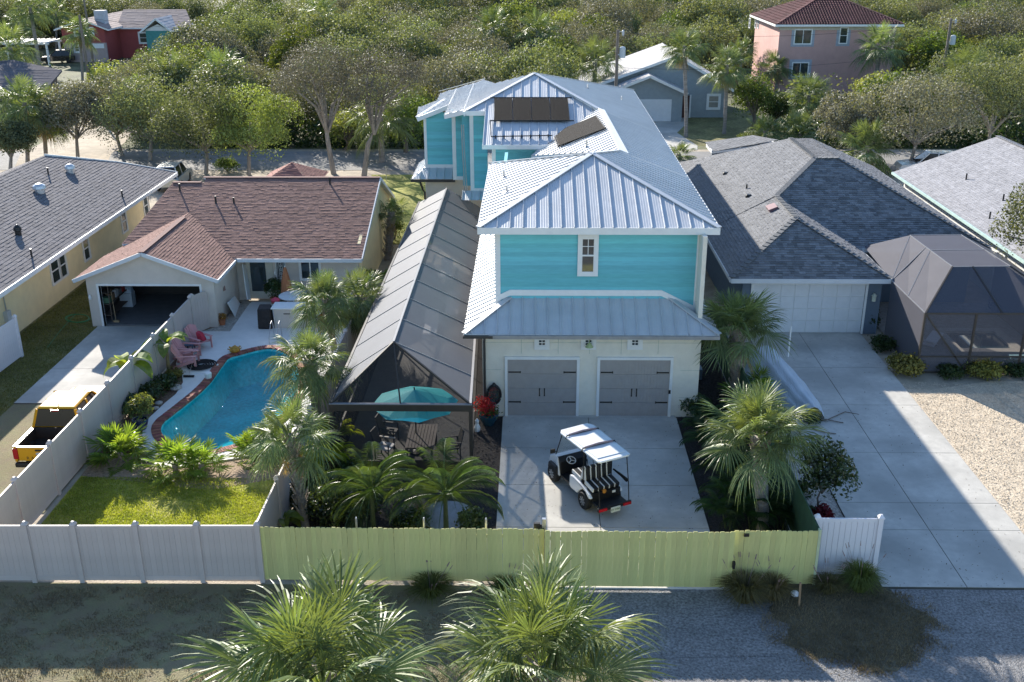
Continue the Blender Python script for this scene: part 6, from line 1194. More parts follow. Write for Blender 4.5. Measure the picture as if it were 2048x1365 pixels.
blades('verge_blades', 'patchy dry grass along the dirt lane in front of the tan fence', lambda g, n: (lambda q: q[(noise2(q[:, 0]*1.3, q[:, 1]*1.8)+noise2(q[:, 0]*5, q[:, 1]*6)*.6+g.normal(0, .8, len(q)) > -.1)])(np.stack([g.uniform(-16, .5, n), g.uniform(19.2, 24.1, n), np.zeros(n)], 1)), 70000, F_lawnd, .05, 2)
blades('verge_blades', 'dark shaded grass patch between the gravel strips outside the white panel', lambda g, n: (lambda q: q[((q[:, 0]-8.4)/2.2)**2+((q[:, 1]-22.9)/2.05)**2+.12*noise2(q[:, 0]*3, q[:, 1]*3)+g.normal(0, .16, len(q)) < 1])(np.stack([g.uniform(6, 11, n), g.uniform(20.6, 24.9, n), np.zeros(n)], 1)), 40000, F_lawnd, .07, 3)
blades('side_lawn_blades', 'grass strip between the yellow house and the left driveway', lambda g, n: np.stack([g.uniform(-23.2, -20.0, n), g.uniform(31, 54, n), np.zeros(n)], 1), 60000, fol('side_lawn_blade', (.13, .15, .04), (.2, .19, .07), objrand=0), .06, 4)
# ================================================================ golf cart
HX = math.atan2(.88, -.47); GC0 = Vector((1.72, 29.55, .05)); RG = Matrix.Rotation(HX, 3, 'Z')
GC = thing('golf_cart', 'white golf cart with black and white striped seats parked on the driveway', 'golf cart', tuple(GC0), rz=HX)
T = lambda x, y, z: GC0+RG@Vector((x, y, z))
class LB(B):
    """builder in the cart's own axes (x forward, y left)"""
    def build(s, name, m, parent=None, bevel=0., **kw):
        o = bpy.data.objects.new(name, s.mesh(name, m, None, None, False)); put(o, parent)
        if bevel: bv = o.modifiers.new('bevel', 'BEVEL'); bv.width = bevel; bv.segments = 3; bv.limit_method = 'ANGLE'
        return tag(o, **kw) if kw else o
m_cw = mat('cart_white', (.74, .75, .76), .25, .02, 2, spec=.6, coat=.5); m_rub = mat('rubber', (.018, .018, .018), .8, .2, 8, bump=.5); m_vb = mat('vinyl_black', (.015, .015, .016), .45); m_vw = mat('vinyl_white', (.66, .65, .62), .5)
def prof(pts, y0, y1):   # side outline (x, z) extruded across
    b = LB(); return b.prism([(x, y0, z) for x, z in pts], (0, y1-y0, 0))
prof([(.80, .40), (1.40, .42), (1.50, .56), (1.42, .76), (1.10, .92), (.86, .95), (.76, .80)], -.46, .46).build('front_cowl', m_cw, GC, .05)
prof([(.62, .40), (.64, .84), (.80, .97), (.90, .93), (.84, .40)], -.5, .5).build('dashboard', m_vb, GC, .02)
LB().box(-.35, .75, -.5, .5, .34, .40).build('floor_pan', m_vb, GC)
for sy in (-1, 1):
    y0, y1 = (sy*.50, sy*.60) if sy > 0 else (-.60, -.50)
    prof([(-.22, .36), (-.10, .42), (-.12, .80), (-.30, .84), (-.75, .80), (-1.30, .66), (-1.42, .56), (-1.30, .50), (-.99, .72), (-.72, .52), (-.60, .36)], y0, y1).build('side_panel', m_cw, GC, .03)
    LB().hexa([(1.3, sy*.5, .4), (.72, sy*.5, .4), (.72, sy*.62, .4), (1.3, sy*.62, .4), (1.25, sy*.5, .66), (.75, sy*.5, .66), (.75, sy*.62, .64), (1.25, sy*.62, .64)][::1]).build('front_fender', m_vb, GC, .04)
LB().box(-1.32, -.15, -.5, .5, .36, .74).build('seat_base', m_vb, GC)
# wheels
tyre = LB().lathe((0, 0, 0), [(.16, -.10), (.27, -.10), (.295, -.06), (.295, .06), (.27, .10), (.16, .10)], 24, axis='y').mesh('tyre', m_rub)
rb = LB().lathe((0, 0, 0), [(.165, -.102), (.165, .102)], 20, axis='y'); 
rimm = rb.mesh('rim', m_vb); sb = LB()
for k in range(8):
    a = k*math.pi/4; sb.bar((.03*math.cos(a), .106, .03*math.sin(a)), (.15*math.cos(a), .108, .15*math.sin(a)), .035, .012, up=(0, 1, 0)); sb.bar((.03*math.cos(a), -.106, .03*math.sin(a)), (.15*math.cos(a), -.108, .15*math.sin(a)), .035, .012, up=(0, 1, 0))
spk = sb.mesh('spokes', m_alu)
for x in (.99, -.99):
    for y in (.53, -.53):
        w = bpy.data.objects.new('wheel', tyre); put(w, GC); w.location = (x, y, .295)
        for me, nm in ((rimm, 'rim'), (spk, 'spokes')): put(bpy.data.objects.new(nm, me), w)
def cushion(name, hx, n=5):
    """striped seat: black pads with white stripes between"""
    (x0, z0), (x1, z1), th, side = hx; o = None; W_ = .98/n
    for k in range(n):
        y = -.49+k*W_; d = Vector((x1-x0, 0, z1-z0)).normalized(); nn = Vector((-d.z, 0, d.x))*th
        if nn.z < 0 and side == 'up': nn = -nn
        b = LB().hexa([(x0, y, z0), (x1, y, z1), (x1, y+W_-.035, z1), (x0, y+W_-.035, z0)]+[tuple(Vector(p)+nn) for p in ((x0, y, z0), (x1, y, z1), (x1, y+W_-.035, z1), (x0, y+W_-.035, z0))])
        if o is None: o = b.build(name, m_vb, GC, .015)
        else: b.build('black_pad', m_vb, o, .015)
        b = LB().hexa([(x0, y+W_-.035, z0), (x1, y+W_-.035, z1), (x1, y+W_, z1), (x0, y+W_, z0)]+[tuple(Vector(p)+nn*1.06) for p in ((x0, y+W_-.035, z0), (x1, y+W_-.035, z1), (x1, y+W_, z1), (x0, y+W_, z0))]); b.build('white_stripe', m_vw, o)
cushion('front_seat', ((-.62, .78), (-.08, .82), .12, 'up')); cushion('front_backrest', ((-.60, .92), (-.78, 1.38), .10, 's')); cushion('rear_backrest', ((-.80, .92), (-.74, 1.36), .10, 's')); cushion('rear_seat', ((-1.36, .74), (-.86, .80), .12, 'up'))
LB().box(-1.86, -1.36, -.5, .5, .36, .42).box(-1.90, -1.84, -.6, .6, .34, .46).build('rear_footboard', m_vb, GC, .01)
for sy in (-1, 1): LB().box(-1.93, -1.9, min(sy*.30, sy*.58), max(sy*.30, sy*.58), .35, .44).build('tail_light', mat('red_lens', (.45, .01, .015), .2, .05, 3), GC)
pl = LB().box(-1.945, -1.93, -.17, .17, .24, .42).build('number_plate', mat('plate', (.62, .66, .60), .5, .05, 3), GC)
def text(s, size, m, parent, loc, rot, name='lettering', ext=.002, sp=1.):
    cu = bpy.data.curves.new(name, 'FONT'); cu.body = s; cu.size = size; cu.extrude = ext; cu.align_x = 'CENTER'; cu.align_y = 'CENTER'; cu.space_character = sp; cu.materials.append(m); tmp = bpy.data.objects.new(name, cu); COL.objects.link(tmp); bpy.context.view_layer.update(); me = bpy.data.meshes.new_from_object(tmp); bpy.data.objects.remove(tmp); o = bpy.data.objects.new(name, me); put(o, parent); o.location = loc; o.rotation_euler = rot; return o
m_ink = mat('plate_ink', (.02, .10, .04), .6)
text('DV Z08A', .085, m_ink, pl, (-1.948, 0, .33), (rad(90), 0, rad(-90)))
LB().box(-1.44, -1.43, -.30, -.18, .60, .68).build('sticker', m_cw, GC); LB().lathe((-1.40, .08, .70), [(.02, -.02), (.075, 0), (.07, .06), (.02, .08)], 8, axis='x').build('orange_ornament', mat('orange_orn', (.55, .22, .03), .6), GC)
LB().prism([(-1.38, -.5, .42), (-1.38, .5, .42), (-1.40, .5, .72), (-1.40, -.5, .72)], (.03, 0, 0)).build('rear_panel', m_vb, GC)
RZ0 = 1.98
rf = LB(); rf.prism([(-1.74, -.58, RZ0-.01), (-1.80, -.50, RZ0-.01), (-1.80, .50, RZ0-.01), (-1.74, .58, RZ0-.01), (.46, .62, RZ0-.01), (.64, .50, RZ0-.01), (.68, -.50, RZ0-.01), (.46, -.62, RZ0-.01)], (0, 0, .06))
rf.build('roof', m_cw, GC, .02)
LB().prism([(-1.60, -.50, RZ0+.051), (-1.60, .50, RZ0+.051), (.40, .52, RZ0+.051), (.40, -.52, RZ0+.051)], (0, 0, .022)).build('roof_raised_panel', m_cw, GC, .012)
m_pad = mat('rack_pad', (.30, .22, .22), .8, .2, 12)
for xx in (.12, -.86):
    rk = LB().tube([(xx, -.62, RZ0-.02), (xx, -.58, RZ0+.09), (xx, .58, RZ0+.09), (xx, .62, RZ0-.02)], .022, 8).build('roof_rack', m_vb, GC); LB().tube([(xx, -.5, RZ0+.10), (xx, 0, RZ0+.135), (xx, .5, RZ0+.10)], .034, 8).build('pad', m_pad, rk)
st = LB()
for y in (-.5, .5): LB().tube([(.95, y, 1.0), (.52, y, RZ0)], .018, 6).build('roof_strut', m_vb, GC); LB().tube([(-.82, y*1.04, .80), (-.84, y*1.04, RZ0)], .018, 6).build('roof_strut', m_vb, GC); LB().tube([(-1.86, y*1.06, .42), (-1.80, y*1.06, 1.0), (-1.66, y*1.02, RZ0)], .018, 6).build('rear_grab_bar', m_vb, GC)
ws = screen_mat('clear_acrylic', (.35, .42, .45), .10); LB().poly([(.95, -.49, 1.02), (.95, .49, 1.02), (.54, .49, RZ0-.02), (.54, -.49, RZ0-.02)]).build('windshield', ws, GC)
sw = LB(); ctr = Vector((.40, .24, .98)); ax_ = Vector((-.42, 0, .91)); e1 = Vector((0, 1, 0)); e2 = ax_.cross(e1).normalized(); sw.tube([ctr+(e1*math.cos(a)+e2*math.sin(a))*.15 for a in [i*math.pi/8 for i in range(17)]], .016, 6)
for a in (.6, 2.54, -1.57): sw.bar(ctr, ctr+(e1*math.cos(a)+e2*math.sin(a))*.14, .03, .012)
sw.build('steering_wheel', mat('wheel_cream', (.5, .5, .48), .5), GC); LB().tube([ctr, (.66, .27, .85)], .02, 6).build('steering_column', m_vb, GC)
for y in (-.62, .62): LB().tube([(.82, y*.82, 1.15), (.80, y*1.08, 1.22)], .012, 5).hexa([(.78, y*1.0, 1.16), (.81, y*1.0, 1.16), (.83, y*1.26, 1.16), (.80, y*1.26, 1.16), (.78, y*1.0, 1.30), (.81, y*1.0, 1.30), (.83, y*1.26, 1.30), (.80, y*1.26, 1.30)]).build('wing_mirror', m_vb, GC)
LB().box(-.55, .15, -.1, .1, .40, .52).build('console', m_vb, GC)
for sy in (-1, 1): LB().hexa([(.62, sy*.50, .36), (.98, sy*.46, .40), (.98, sy*.53, .40), (.62, sy*.56, .36), (.80, sy*.46, .95), (.92, sy*.44, .93), (.92, sy*.50, .93), (.80, sy*.52, .95)]).build('cowl_side', m_cw, GC, .02); LB().tube([(-.85, -.58, 1.05), (-1.25, -.62, 1.02), (-1.55, -.64, .98)], [.03, .045, .06], 8).build('golf_bag_arm', m_vb, GC)
for y in (-.36, .36): LB().lathe((1.44, y, .62), [(.02, .05), (.07, .04), (.08, 0)], 10, axis='x').build('headlight', mat('lens', (.6, .62, .65), .15), GC)
# ================================================================ yellow pickup
TX0, TX1, TY = -17.2, -15.48, 30.35; TC = Vector(((TX0+TX1)/2, TY+2.6, .02)); PT = thing('pickup_truck', 'bright yellow pickup truck with black bed parked beside the tan fence', 'pickup truck', tuple(TC), rz=rad(90))
m_py = mat('yellow_paint', (.70, .34, .012), .5, .03, 2, spec=.25, coat=.04); m_tin = mat('tinted_glass', (.012, .013, .015), .12, .1, 1, spec=.35)
W2 = .88     # local axes: x forward, y left; rear at x = -2.6
sidep = [(-2.58, .50), (-2.58, 1.05), (-1.15, 1.08), (-1.10, 1.12), (1.00, 1.10), (2.30, 1.02), (2.58, .92), (2.66, .55), (2.45, .42), (2.10, .42), (2.0, .72), (1.75, .86), (1.45, .86), (1.2, .72), (1.1, .38), (-1.15, .38), (-1.25, .72), (-1.5, .86), (-1.8, .86), (-2.05, .72), (-2.15, .45)]
for y0, y1 in ((-W2, -W2+.10), (W2-.10, W2)): prof(sidep, y0, y1).build('body_side', m_py, PT, .03)
LB().prism([(-1.02, -W2+.09, .4), (-1.02, W2-.09, .4), (-1.02, W2-.09, 1.10), (-1.02, -W2+.09, 1.10)], (2.1, 0, 0)).build('cabin_body', m_py, PT)
LB().hexa([(1.05, -W2+.05, .95), (2.5, -W2+.10, .85), (2.5, W2-.10, .85), (1.05, W2-.05, .95), (1.05, -W2+.05, 1.16), (2.42, -W2+.14, 1.03), (2.42, W2-.14, 1.03), (1.05, W2-.05, 1.16)]).build('bonnet', m_py, PT, .05)
for y in (-.3, .3): LB().hexa([(1.15, y-.03, 1.10), (2.3, y-.03, 1.0), (2.3, y+.03, 1.0), (1.15, y+.03, 1.10), (1.15, y-.02, 1.175), (2.3, y-.02, 1.06), (2.3, y+.02, 1.06), (1.15, y+.02, 1.175)]).build('bonnet_crease', m_py, PT, .01)
LB().box(2.45, 2.64, -W2+.1, W2-.1, .42, .95).build('grille', m_vb, PT, .03)
rfz = 1.74
LB().hexa([(-.98, -W2+.20, rfz-.05), (.48, -W2+.22, rfz-.05), (.48, W2-.22, rfz-.05), (-.98, W2-.20, rfz-.05), (-.90, -W2+.26, rfz+.02), (.40, -W2+.28, rfz+.02), (.40, W2-.28, rfz+.02), (-.90, W2-.26, rfz+.02)]).build('roof', m_py, PT, .05)
g4 = LB(); LB().poly([(-1.13, -W2+.09, 1.12), (-1.13, W2-.09, 1.12), (-1.0, W2-.22, rfz-.04), (-1.0, -W2+.22, rfz-.04)]).build('rear_window', m_tin, PT); LB().poly([(1.1, -W2+.09, 1.15), (1.1, W2-.09, 1.15), (.5, W2-.24, rfz-.04), (.5, -W2+.24, rfz-.04)]).build('windscreen', m_tin, PT)
for sy in (-1, 1):
    q = lambda x, z, t: (x, sy*(W2-.06-(z-1.1)/(rfz-1.1)*.16), z)
    LB().poly([q(-1.1, 1.12, 0), q(1.05, 1.15, 0), q(.48, rfz-.05, 0), q(-.98, rfz-.05, 0)]).build('side_window', m_tin, PT)
    for x0, x1 in ((-1.12, -.98), (-.1, -.12), (1.08, .5)):
        LB().bar(q(x0, 1.12, 0), q(x1, rfz-.04, 0), .10, .05).build('roof_pillar', m_py, PT)
    LB().box(.75, .95, min(sy*W2, sy*(W2+.2)), max(sy*W2, sy*(W2+.2)), 1.08, 1.24).build('wing_mirror', m_py, PT, .03)
    LB().box(-2.62, -2.5, min(sy*(W2-.16), sy*(W2+.01)), max(sy*(W2-.16), sy*(W2+.01)), .62, 1.0).build('tail_light', mat('red_lens', (.4, .01, .01), .2), PT, .02)
    LB().box(-2.55, -1.15, min(sy*(W2-.1), sy*(W2+.0)), max(sy*(W2-.1), sy*W2), 1.055, 1.075).build('bed_rail', m_cw, PT)
    LB().tube([(-.5, sy*(W2+.01), .95), (-.3, sy*(W2+.02), .95)], .015, 5).build('door_handle', m_py, PT)
LB().box(-2.5, -1.14, -W2+.1, W2-.1, .62, .66).box(-1.18, -1.14, -W2+.1, W2-.1, .66, 1.08).build('bed_liner', m_rub, PT); LB().box(-2.5, -1.18, -W2+.1, -W2+.13, .66, 1.05).box(-2.5, -1.18, W2-.13, W2-.1, .66, 1.05).build('bed_liner_side', m_rub, PT)
tg = LB().box(-2.60, -2.53, -W2+.16, W2-.16, .55, 1.05).build('tailgate', m_py, PT, .02); LB().box(-2.61, -2.52, -W2+.16, W2-.16, 1.052, 1.075).build('tailgate_cap', m_cw, PT)
text('R A N G E R', .15, mat('dark_decal', (.12, .07, .02), .5), tg, (-2.606, 0, .66), (rad(90), 0, rad(-90)), sp=1.15)
LB().box(-2.615, -2.60, -.12, .12, .92, .98).build('tailgate_handle', m_vb, tg); ov = LB().lathe((-2.612, 0, .82), [(.055, 0), (.055, .012)], 16, axis='x'); ov.v = [(x, y*2.2, z) for x, y, z in ov.v]; ov.build('oval_badge', mat('blue_badge', (.5, .52, .56), .3), tg)
LB().box(-2.72, -2.56, -W2+.05, W2-.05, .36, .52).build('rear_bumper', m_vb, PT, .03); LB().box(-1.08, -1.02, -.12, .12, rfz-.08, rfz-.04).build('brake_lamp', mat('red_lens', (.4, .01, .01), .2), PT); LB().tube([(-.75, .0, rfz), (-.78, 0, rfz+.09)], [.03, .008], 6).build('antenna_fin', m_vb, PT)
tyre2 = LB().lathe((0, 0, 0), [(.2, -.12), (.34, -.12), (.38, -.08), (.38, .08), (.34, .12), (.2, .12)], 22, axis='y').mesh('tyre', m_rub); rim2 = LB().lathe((0, 0, 0), [(.2, -.10), (.2, .10)], 16, axis='y').mesh('rim', m_alu)
for x in (1.6, -1.64):
    for y in (W2-.12, -W2+.12): w = bpy.data.objects.new('wheel', tyre2); put(w, PT); w.location = (x, y, .38); put(bpy.data.objects.new('rim', rim2), w)
# ---- small parked cars
def car(label, x, y, rz, m, suv=True):
    t = thing('parked_car', label, 'car', (x, y, 0), rz=rz); h = 1.75 if suv else 1.42
    for y0, y1 in ((-.9, -.8), (.8, .9)): prof([(-2.2, .4), (-2.25, .95), (-1.9, 1.02), (1.0, 1.0), (2.1, .85), (2.3, .55), (2.1, .35), (1.75, .35), (1.65, .65), (1.35, .75), (1.05, .65), (.95, .3), (-.95, .3), (-1.05, .65), (-1.35, .75), (-1.65, .65), (-1.75, .35)], y0, y1).build('body_side', m, t, .03)
    LB().hexa([(-2.2, -.8, .4), (2.2, -.8, .4), (2.2, .8, .4), (-2.2, .8, .4), (-2.2, -.8, 1.0), (2.1, -.8, .86), (2.1, .8, .86), (-2.2, .8, 1.0)]).build('body', m, t, .05)
    LB().hexa([(-2.0, -.78, 1.0), (.95, -.78, 1.0), (.95, .78, 1.0), (-2.0, .78, 1.0), (-1.7, -.64, h-.05), (.2, -.64, h-.05), (.2, .64, h-.05), (-1.7, .64, h-.05)]).build('glasshouse', m_tin, t); LB().hexa([(-1.75, -.66, h-.05), (.25, -.66, h-.05), (.25, .66, h-.05), (-1.75, .66, h-.05), (-1.65, -.58, h), (.12, -.58, h), (.12, .58, h), (-1.65, .58, h)]).build('roof', m, t, .03)
    for a in (-1, 1):
        for b_, c_ in (((-2.0, a*.785, 1.0), (-1.72, a*.65, h-.05)), ((-.4, a*.785, 1.0), (-.45, a*.65, h-.05)), ((.95, a*.785, 1.0), (.22, a*.65, h-.05))): LB().bar(b_, c_, .07, .05).build('pillar', m, t)
        for xx in (1.35, -1.35): w = bpy.data.objects.new('wheel', tyre2); put(w, t); w.location = (xx, a*.75, .35); w.scale = (.9,)*3; put(bpy.data.objects.new('rim', rim2), w)
    return t
car('black car parked on the sand before the red house pergola', *P(118, 126).to_tuple()[:2], rad(200), mat('black_paint', (.015, .016, .018), .2, .05, 2, coat=.6))
car('silver grey van end showing past the corner of the yellow house roof', -25.6, 72.6, rad(95), mat('silver_paint', (.42, .44, .42), .3, .05, 2, coat=.4, metal=.3))
cc_ = P(1822, 330); cc_.y -= 3.5
car('white car mostly hidden behind the palm and the pale roof', cc_.x, cc_.y, rad(175), mat('white_paint', (.6, .6, .6), .25, .03, 2, coat=.5))
# ================================================================ boat under its cover
BT = thing('covered_boat', 'small boat on the ground under a draped blue grey tarpaulin beside the right driveway', 'boat', (10.0, 37.2, 0))
m_tarp = mat('blue_grey_tarp', (.50, .55, .60), .55, .08, 3, bump=1.0, bscale=9, stretch=(3, .5, 1)); nb_ = 20; b = B()
def tp(u, v):     # u along the hull (0 stern .. 1 bow), v across (-1..1)
    y = 39.4-u*4.55; xc = 9.55+.95*u; w = .98*(1-u**3.2*.6); rz_ = 1.2*(1-u*.5); x = xc+w*v; edge = abs(v)
    z = rz_*(1-edge**1.7*.78)+.035*math.sin(v*17+u*3)*(1-u*.4)*(.3+edge)+.02*math.sin(u*23+v*4); return Vector((x, y, max(.12, z)))
NU, NV = 26, 30
for i in range(NU):
    for j in range(NV): b.poly([tp(i/NU, -1+2*j/NV), tp((i+1)/NU, -1+2*j/NV), tp((i+1)/NU, -1+2*(j+1)/NV), tp(i/NU, -1+2*(j+1)/NV)][::-1])
b.build('tarpaulin', m_tarp, BT, smooth=True); hb = B()
for i in range(NU):
    for v in (-1, 1): hb.poly([tp(i/NU, v), tp((i+1)/NU, v), tp((i+1)/NU, v*.9)-Vector((0, 0, tp((i+1)/NU, v).z-.02)), tp(i/NU, v*.9)-Vector((0, 0, tp(i/NU, v).z-.02))])
hb.build('hull', mat('hull_white', (.6, .62, .64), .4), BT)
mb = P(1577, 705, z=.9); B().tube([(mb.x, mb.y, .7), (mb.x+.02, mb.y+.1, 2.0)], .035, 8).build('mast', m_white, BT)
for k, (pts_, l_) in enumerate(((((1612, 835), (1650, 843), (1690, 824), (1718, 830)), 'long dark fallen branch lying across the driveway'), (((1605, 820), (1640, 838), (1687, 846)), 'thin dark fallen branch under the long one'), (((1625, 858), (1650, 866), (1672, 868)), 'short dark twig lying nearest the hibiscus bush'))):
    simple('fallen_branch', l_, 'branch', B().tube([P(x, y, .08)+Vector((0, 0, .02*(i % 2))) for i, (x, y) in enumerate(pts_)], [.03, .022, .018, .01][:len(pts_)], 5), m_bark)
shrub('dark leafy twigs heaped at the bow of the covered boat', 1622, 848, .35, .4, F_dark, 500, .09, 402)
# ================================================================ pool deck things
def adirondack(label, x, y, rz, pillow=None):
    t = thing('lounge_chair', label, 'chair', (x, y, .05), rz=rz, group='pink slatted chairs by the fence'); m = mat('pink_paint', (.62, .30, .30), .5, .05, 4, objrand=.05)
    for k in range(6): b = LB(); b.bar((.32-k*.11, -.27, .36-k*.028), (.32-k*.11, .27, .36-k*.028), .095, .02); b.build('seat_slat', m, t)
    for k in range(6): yy = -.25+k*.1; hh = .98-.05*abs(k-2.5); LB().hexa([(-.22, yy-.042, .22), (-.22, yy+.042, .22), (-.20, yy+.042, .24), (-.20, yy-.042, .24), (-.62, yy-.05, hh), (-.62, yy+.05, hh), (-.60, yy+.05, hh+.01), (-.60, yy-.05, hh+.01)]).build('back_slat', m, t)
    for sy in (-.33, .33):
        LB().bar((.36, sy, 0), (.36, sy, .52), .09, .03).build('front_leg', m, t); LB().bar((.34, sy, .34), (-.55, sy, .04), .03, .11).build('rear_leg', m, t); LB().bar((.42, sy, .54), (-.40, sy, .53), .13, .025).build('armrest', m, t)
    return t
adirondack('pink slatted garden chair with a red towel, nearest the garage gate', -14.45, 41.75, rad(-35))
c_ = Vector((-14.25, 41.7, .5)); simple('beach_towel', 'red towel draped over the nearest pink chair', 'towel', B().hexa([c_+Vector(p) for p in ((-.25, -.1, -.02), (.05, -.15, -.08), (.1, .15, -.08), (-.2, .2, -.02), (-.3, -.08, .32), (-.1, -.12, .25), (-.05, .15, .25), (-.25, .2, .32))]), mat('red_towel', (.5, .04, .07), .9, .2, 6, bump=1), bevel=.03)
adirondack('pink slatted garden chair in the middle by the fence', -14.6, 40.6, rad(-10)); adirondack('pink slatted garden chair next to the banana plant', -14.35, 39.75, rad(5))
simple('side_table', 'low blue side table between the pink chairs', 'table', B().box(-14.95, -14.55, 41.1, 41.5, .38, .42).box(-14.93, -14.88, 41.12, 41.17, .05, .38).box(-14.62, -14.57, 41.12, 41.17, .05, .38).box(-14.93, -14.88, 41.43, 41.48, .05, .38).box(-14.62, -14.57, 41.43, 41.48, .05, .38), mat('blue_plastic', (.08, .13, .2), .5))
c_ = P(403, 730, z=.1); hs = thing('pool_hose', 'coiled black pool hose lying on the white deck', 'hose', tuple(c_)); hp_ = [(c_.x+(.62-.012*i*.4)*math.cos(i*.3)*1., c_.y+(.62-.012*i*.4)*math.sin(i*.3), .08+.035*(i % 21)/21+.006*(i//21)) for i in range(105)]; B().tube(hp_, .03, 6).build('coil', m_rub, hs)
B().lathe((hp_[0][0]+.05, hp_[0][1], .09), [(.035, -.04), (.035, .06)], 8, axis='y').build('cuff', m_white, hs)
c_ = P(378, 757); e_ = P(393, 697, z=.2); br = thing('deck_brush', 'long handled push broom lying on the white deck', 'brush', tuple(c_)); B().tube([c_+Vector((0, 0, .12)), e_], .014, 6).build('handle', m_alu, br); B().box(c_.x-.22, c_.x+.22, c_.y-.04, c_.y+.04, .06, .13).build('brush_head', m_rub, br)
c_ = P(417, 757, z=.05); simple('skimmer_bucket', 'small white chlorine floater bucket at the pool edge', 'bucket', B().lathe(c_, [(.13, 0), (.15, .22), (.12, .26), (.03, .27)], 12), m_white)
c_ = P(470, 703, z=.07); b = B(); b.lathe(c_, [(.2, 0), (.24, .08), (.14, .2), (.04, .26)], 10)
for k in range(7): a = k*.9; b.bar(c_+Vector((.15*math.cos(a), .15*math.sin(a), .08)), c_+Vector((.3*math.cos(a), .3*math.sin(a), .16)), .08, .03)
simple('deck_ornament', 'yellow ochre turtle shaped ornament at the pool coping', 'ornament', b, mat('ochre', (.5, .26, .04), .6, .3, 6))
c_ = P(283, 858, z=.05); pt_ = thing('flower_pot', 'glazed navy blue pot with leafy plant on the deck by the fence', 'pot', tuple(c_)); B().lathe(c_, [(.18, 0), (.27, .25), (.3, .36), (.3, .4), (.24, .4), (.24, .34)], 16).build('pot', mat('navy_glaze', (.02, .03, .10), .15, .1, 3, coat=.5), pt_)
put(bpy.data.objects.new('foliage', cloud(1100, [(0, 0, .75, .42, .42), (.15, .1, 1.0, .3, .3)], .12, 410, F_yel, name='foliage')), pt_)
c_ = P(445, 650, z=.02); pt_ = thing('flower_pot', 'small terracotta pot with orange plant in the rock bed by the garage wall', 'pot', tuple(c_)); B().lathe(c_, [(.12, 0), (.18, .24), (.2, .28), (.15, .28)], 12).build('pot', mat('terracotta', (.4, .16, .08), .8), pt_); put(bpy.data.objects.new('foliage', cloud(220, [(0, 0, .38, .2, .15)], .09, 411, fol('orange_leaves', (.3, .12, .03), (.35, .18, .04)), name='foliage')), pt_)
tag(flat('rock_bed', [P(402, 663, .03).to_tuple(), P(460, 663, .03).to_tuple(), P(500, 606, .03).to_tuple(), P(490, 598, .03).to_tuple(), (-14.42, 44.42, .03)], m_rock), kind='structure'); tag(flat('stepping_pavers', [P(450, 640, .045).to_tuple(), P(470, 640, .045).to_tuple(), P(484, 612, .045).to_tuple(), P(470, 612, .045).to_tuple()], mat('paver_tan', (.42, .35, .30), .85, .2, 4)), kind='structure')
a_ = P(470, 637, z=.05); simple('leaning_board', 'square white board leaning diamond-wise against the garage side wall', 'board', B().prism([P(456, 607, x=-14.15), P(472, 637, x=-13.95), P(484, 612, x=-14.2), P(470, 593, x=-14.38)], (-.04, .0, .02)), m_white)
bb_ = P(418, 607, x=-14.4); simple('wall_plaque', 'small rust coloured fish plaque on the garage side wall', 'plaque', B().prism([(-14.38, 45.6, 1.35), (-14.38, 45.9, 1.3), (-14.38, 45.8, 1.55)], (.03, 0, 0)), mat('rust', (.3, .18, .15), .8))
c_ = P(533, 655, z=.05); gr = thing('covered_grill', 'black covered grill beside the outdoor counter', 'grill', tuple(c_)); B().hexa([c_+Vector(p) for p in ((-.33, -.28, 0), (.33, -.28, 0), (.33, .28, 0), (-.33, .28, 0), (-.3, -.25, .95), (.3, -.25, .95), (.28, .22, 1.08), (-.28, .22, 1.08))]).build('cover', mat('grill_cover', (.03, .025, .024), .75, .3, 5, bump=1.5, bscale=8), gr, bevel=.06)
co = thing('outdoor_counter', 'pale stucco outdoor bar counter with white top behind the pool', 'counter', (-11.0, 44.6, .05)); B().box(-11.75, -10.3, 44.2, 44.9, .05, .98).build('base', m_beige, co); B().box(-11.85, -10.2, 44.1, 45.0, .98, 1.04).build('countertop', m_white, co, bevel=.015); B().box(-11.3, -11.0, 44.185, 44.198, .72, .76).build('handle', m_black, co)
simple('kickboard', 'red and pink float lying on the patio counter', 'float', B().lathe((-11.9, 45.3, 1.0), [(.02, -.1), (.2, -.05), (.22, .05), (.05, .14)], 10), mat('red_pink', (.6, .06, .1), .6)); 
simple('patio_table', 'white round patio table behind the counter', 'table', B().lathe((-11.2, 46.0, .05), [(.25, 0), (.06, .04), (.05, .9), (.7, .93), (.7, .97)], 20), m_white)
um = thing('closed_umbrella', 'closed orange patio umbrella standing by the house wall', 'umbrella', (-11.75, 47.0, .05)); B().lathe((-11.75, 47.0, .5), [(.30, 0), (.32, .1), (.22, .9), (.08, 1.5), (.02, 1.6)], 9).build('canopy', mat('rust_canvas', (.42, .16, .07), .85, .15, 3, bump=1.2, bscale=6, stretch=(6, 6, .5)), um); B().tube([(-11.75, 47, .05), (-11.75, 47, 2.15)], .025, 8).build('pole', m_white, um)
c_ = P(562, 598, z=.05); pt_ = thing('flower_pot', 'dark leafy potted plant against the house wall beside the iron gate', 'pot', (-12.55, 47.6, .05)); B().lathe((-12.55, 47.6, .05), [(.15, 0), (.22, .3), (.2, .3)], 12).build('pot', mat('terracotta', (.4, .16, .08), .8), pt_); put(bpy.data.objects.new('foliage', cloud(900, [(0, 0, .75, .38, .45)], .13, 412, F_sh, name='foliage')), pt_)
hr = thing('pool_handrail', 'bent steel handrail at the far end of the pool', 'handrail', (-11.4, 43.1, .05)); 
for x in (-11.55, -11.2): B().tube([(x, 43.2, .05), (x, 43.15, .7), (x, 43.0, .85), (x, 42.75, .8), (x, 42.3, .3), (x, 42.25, .0)], .02, 6).build('rail', m_alu, hr)
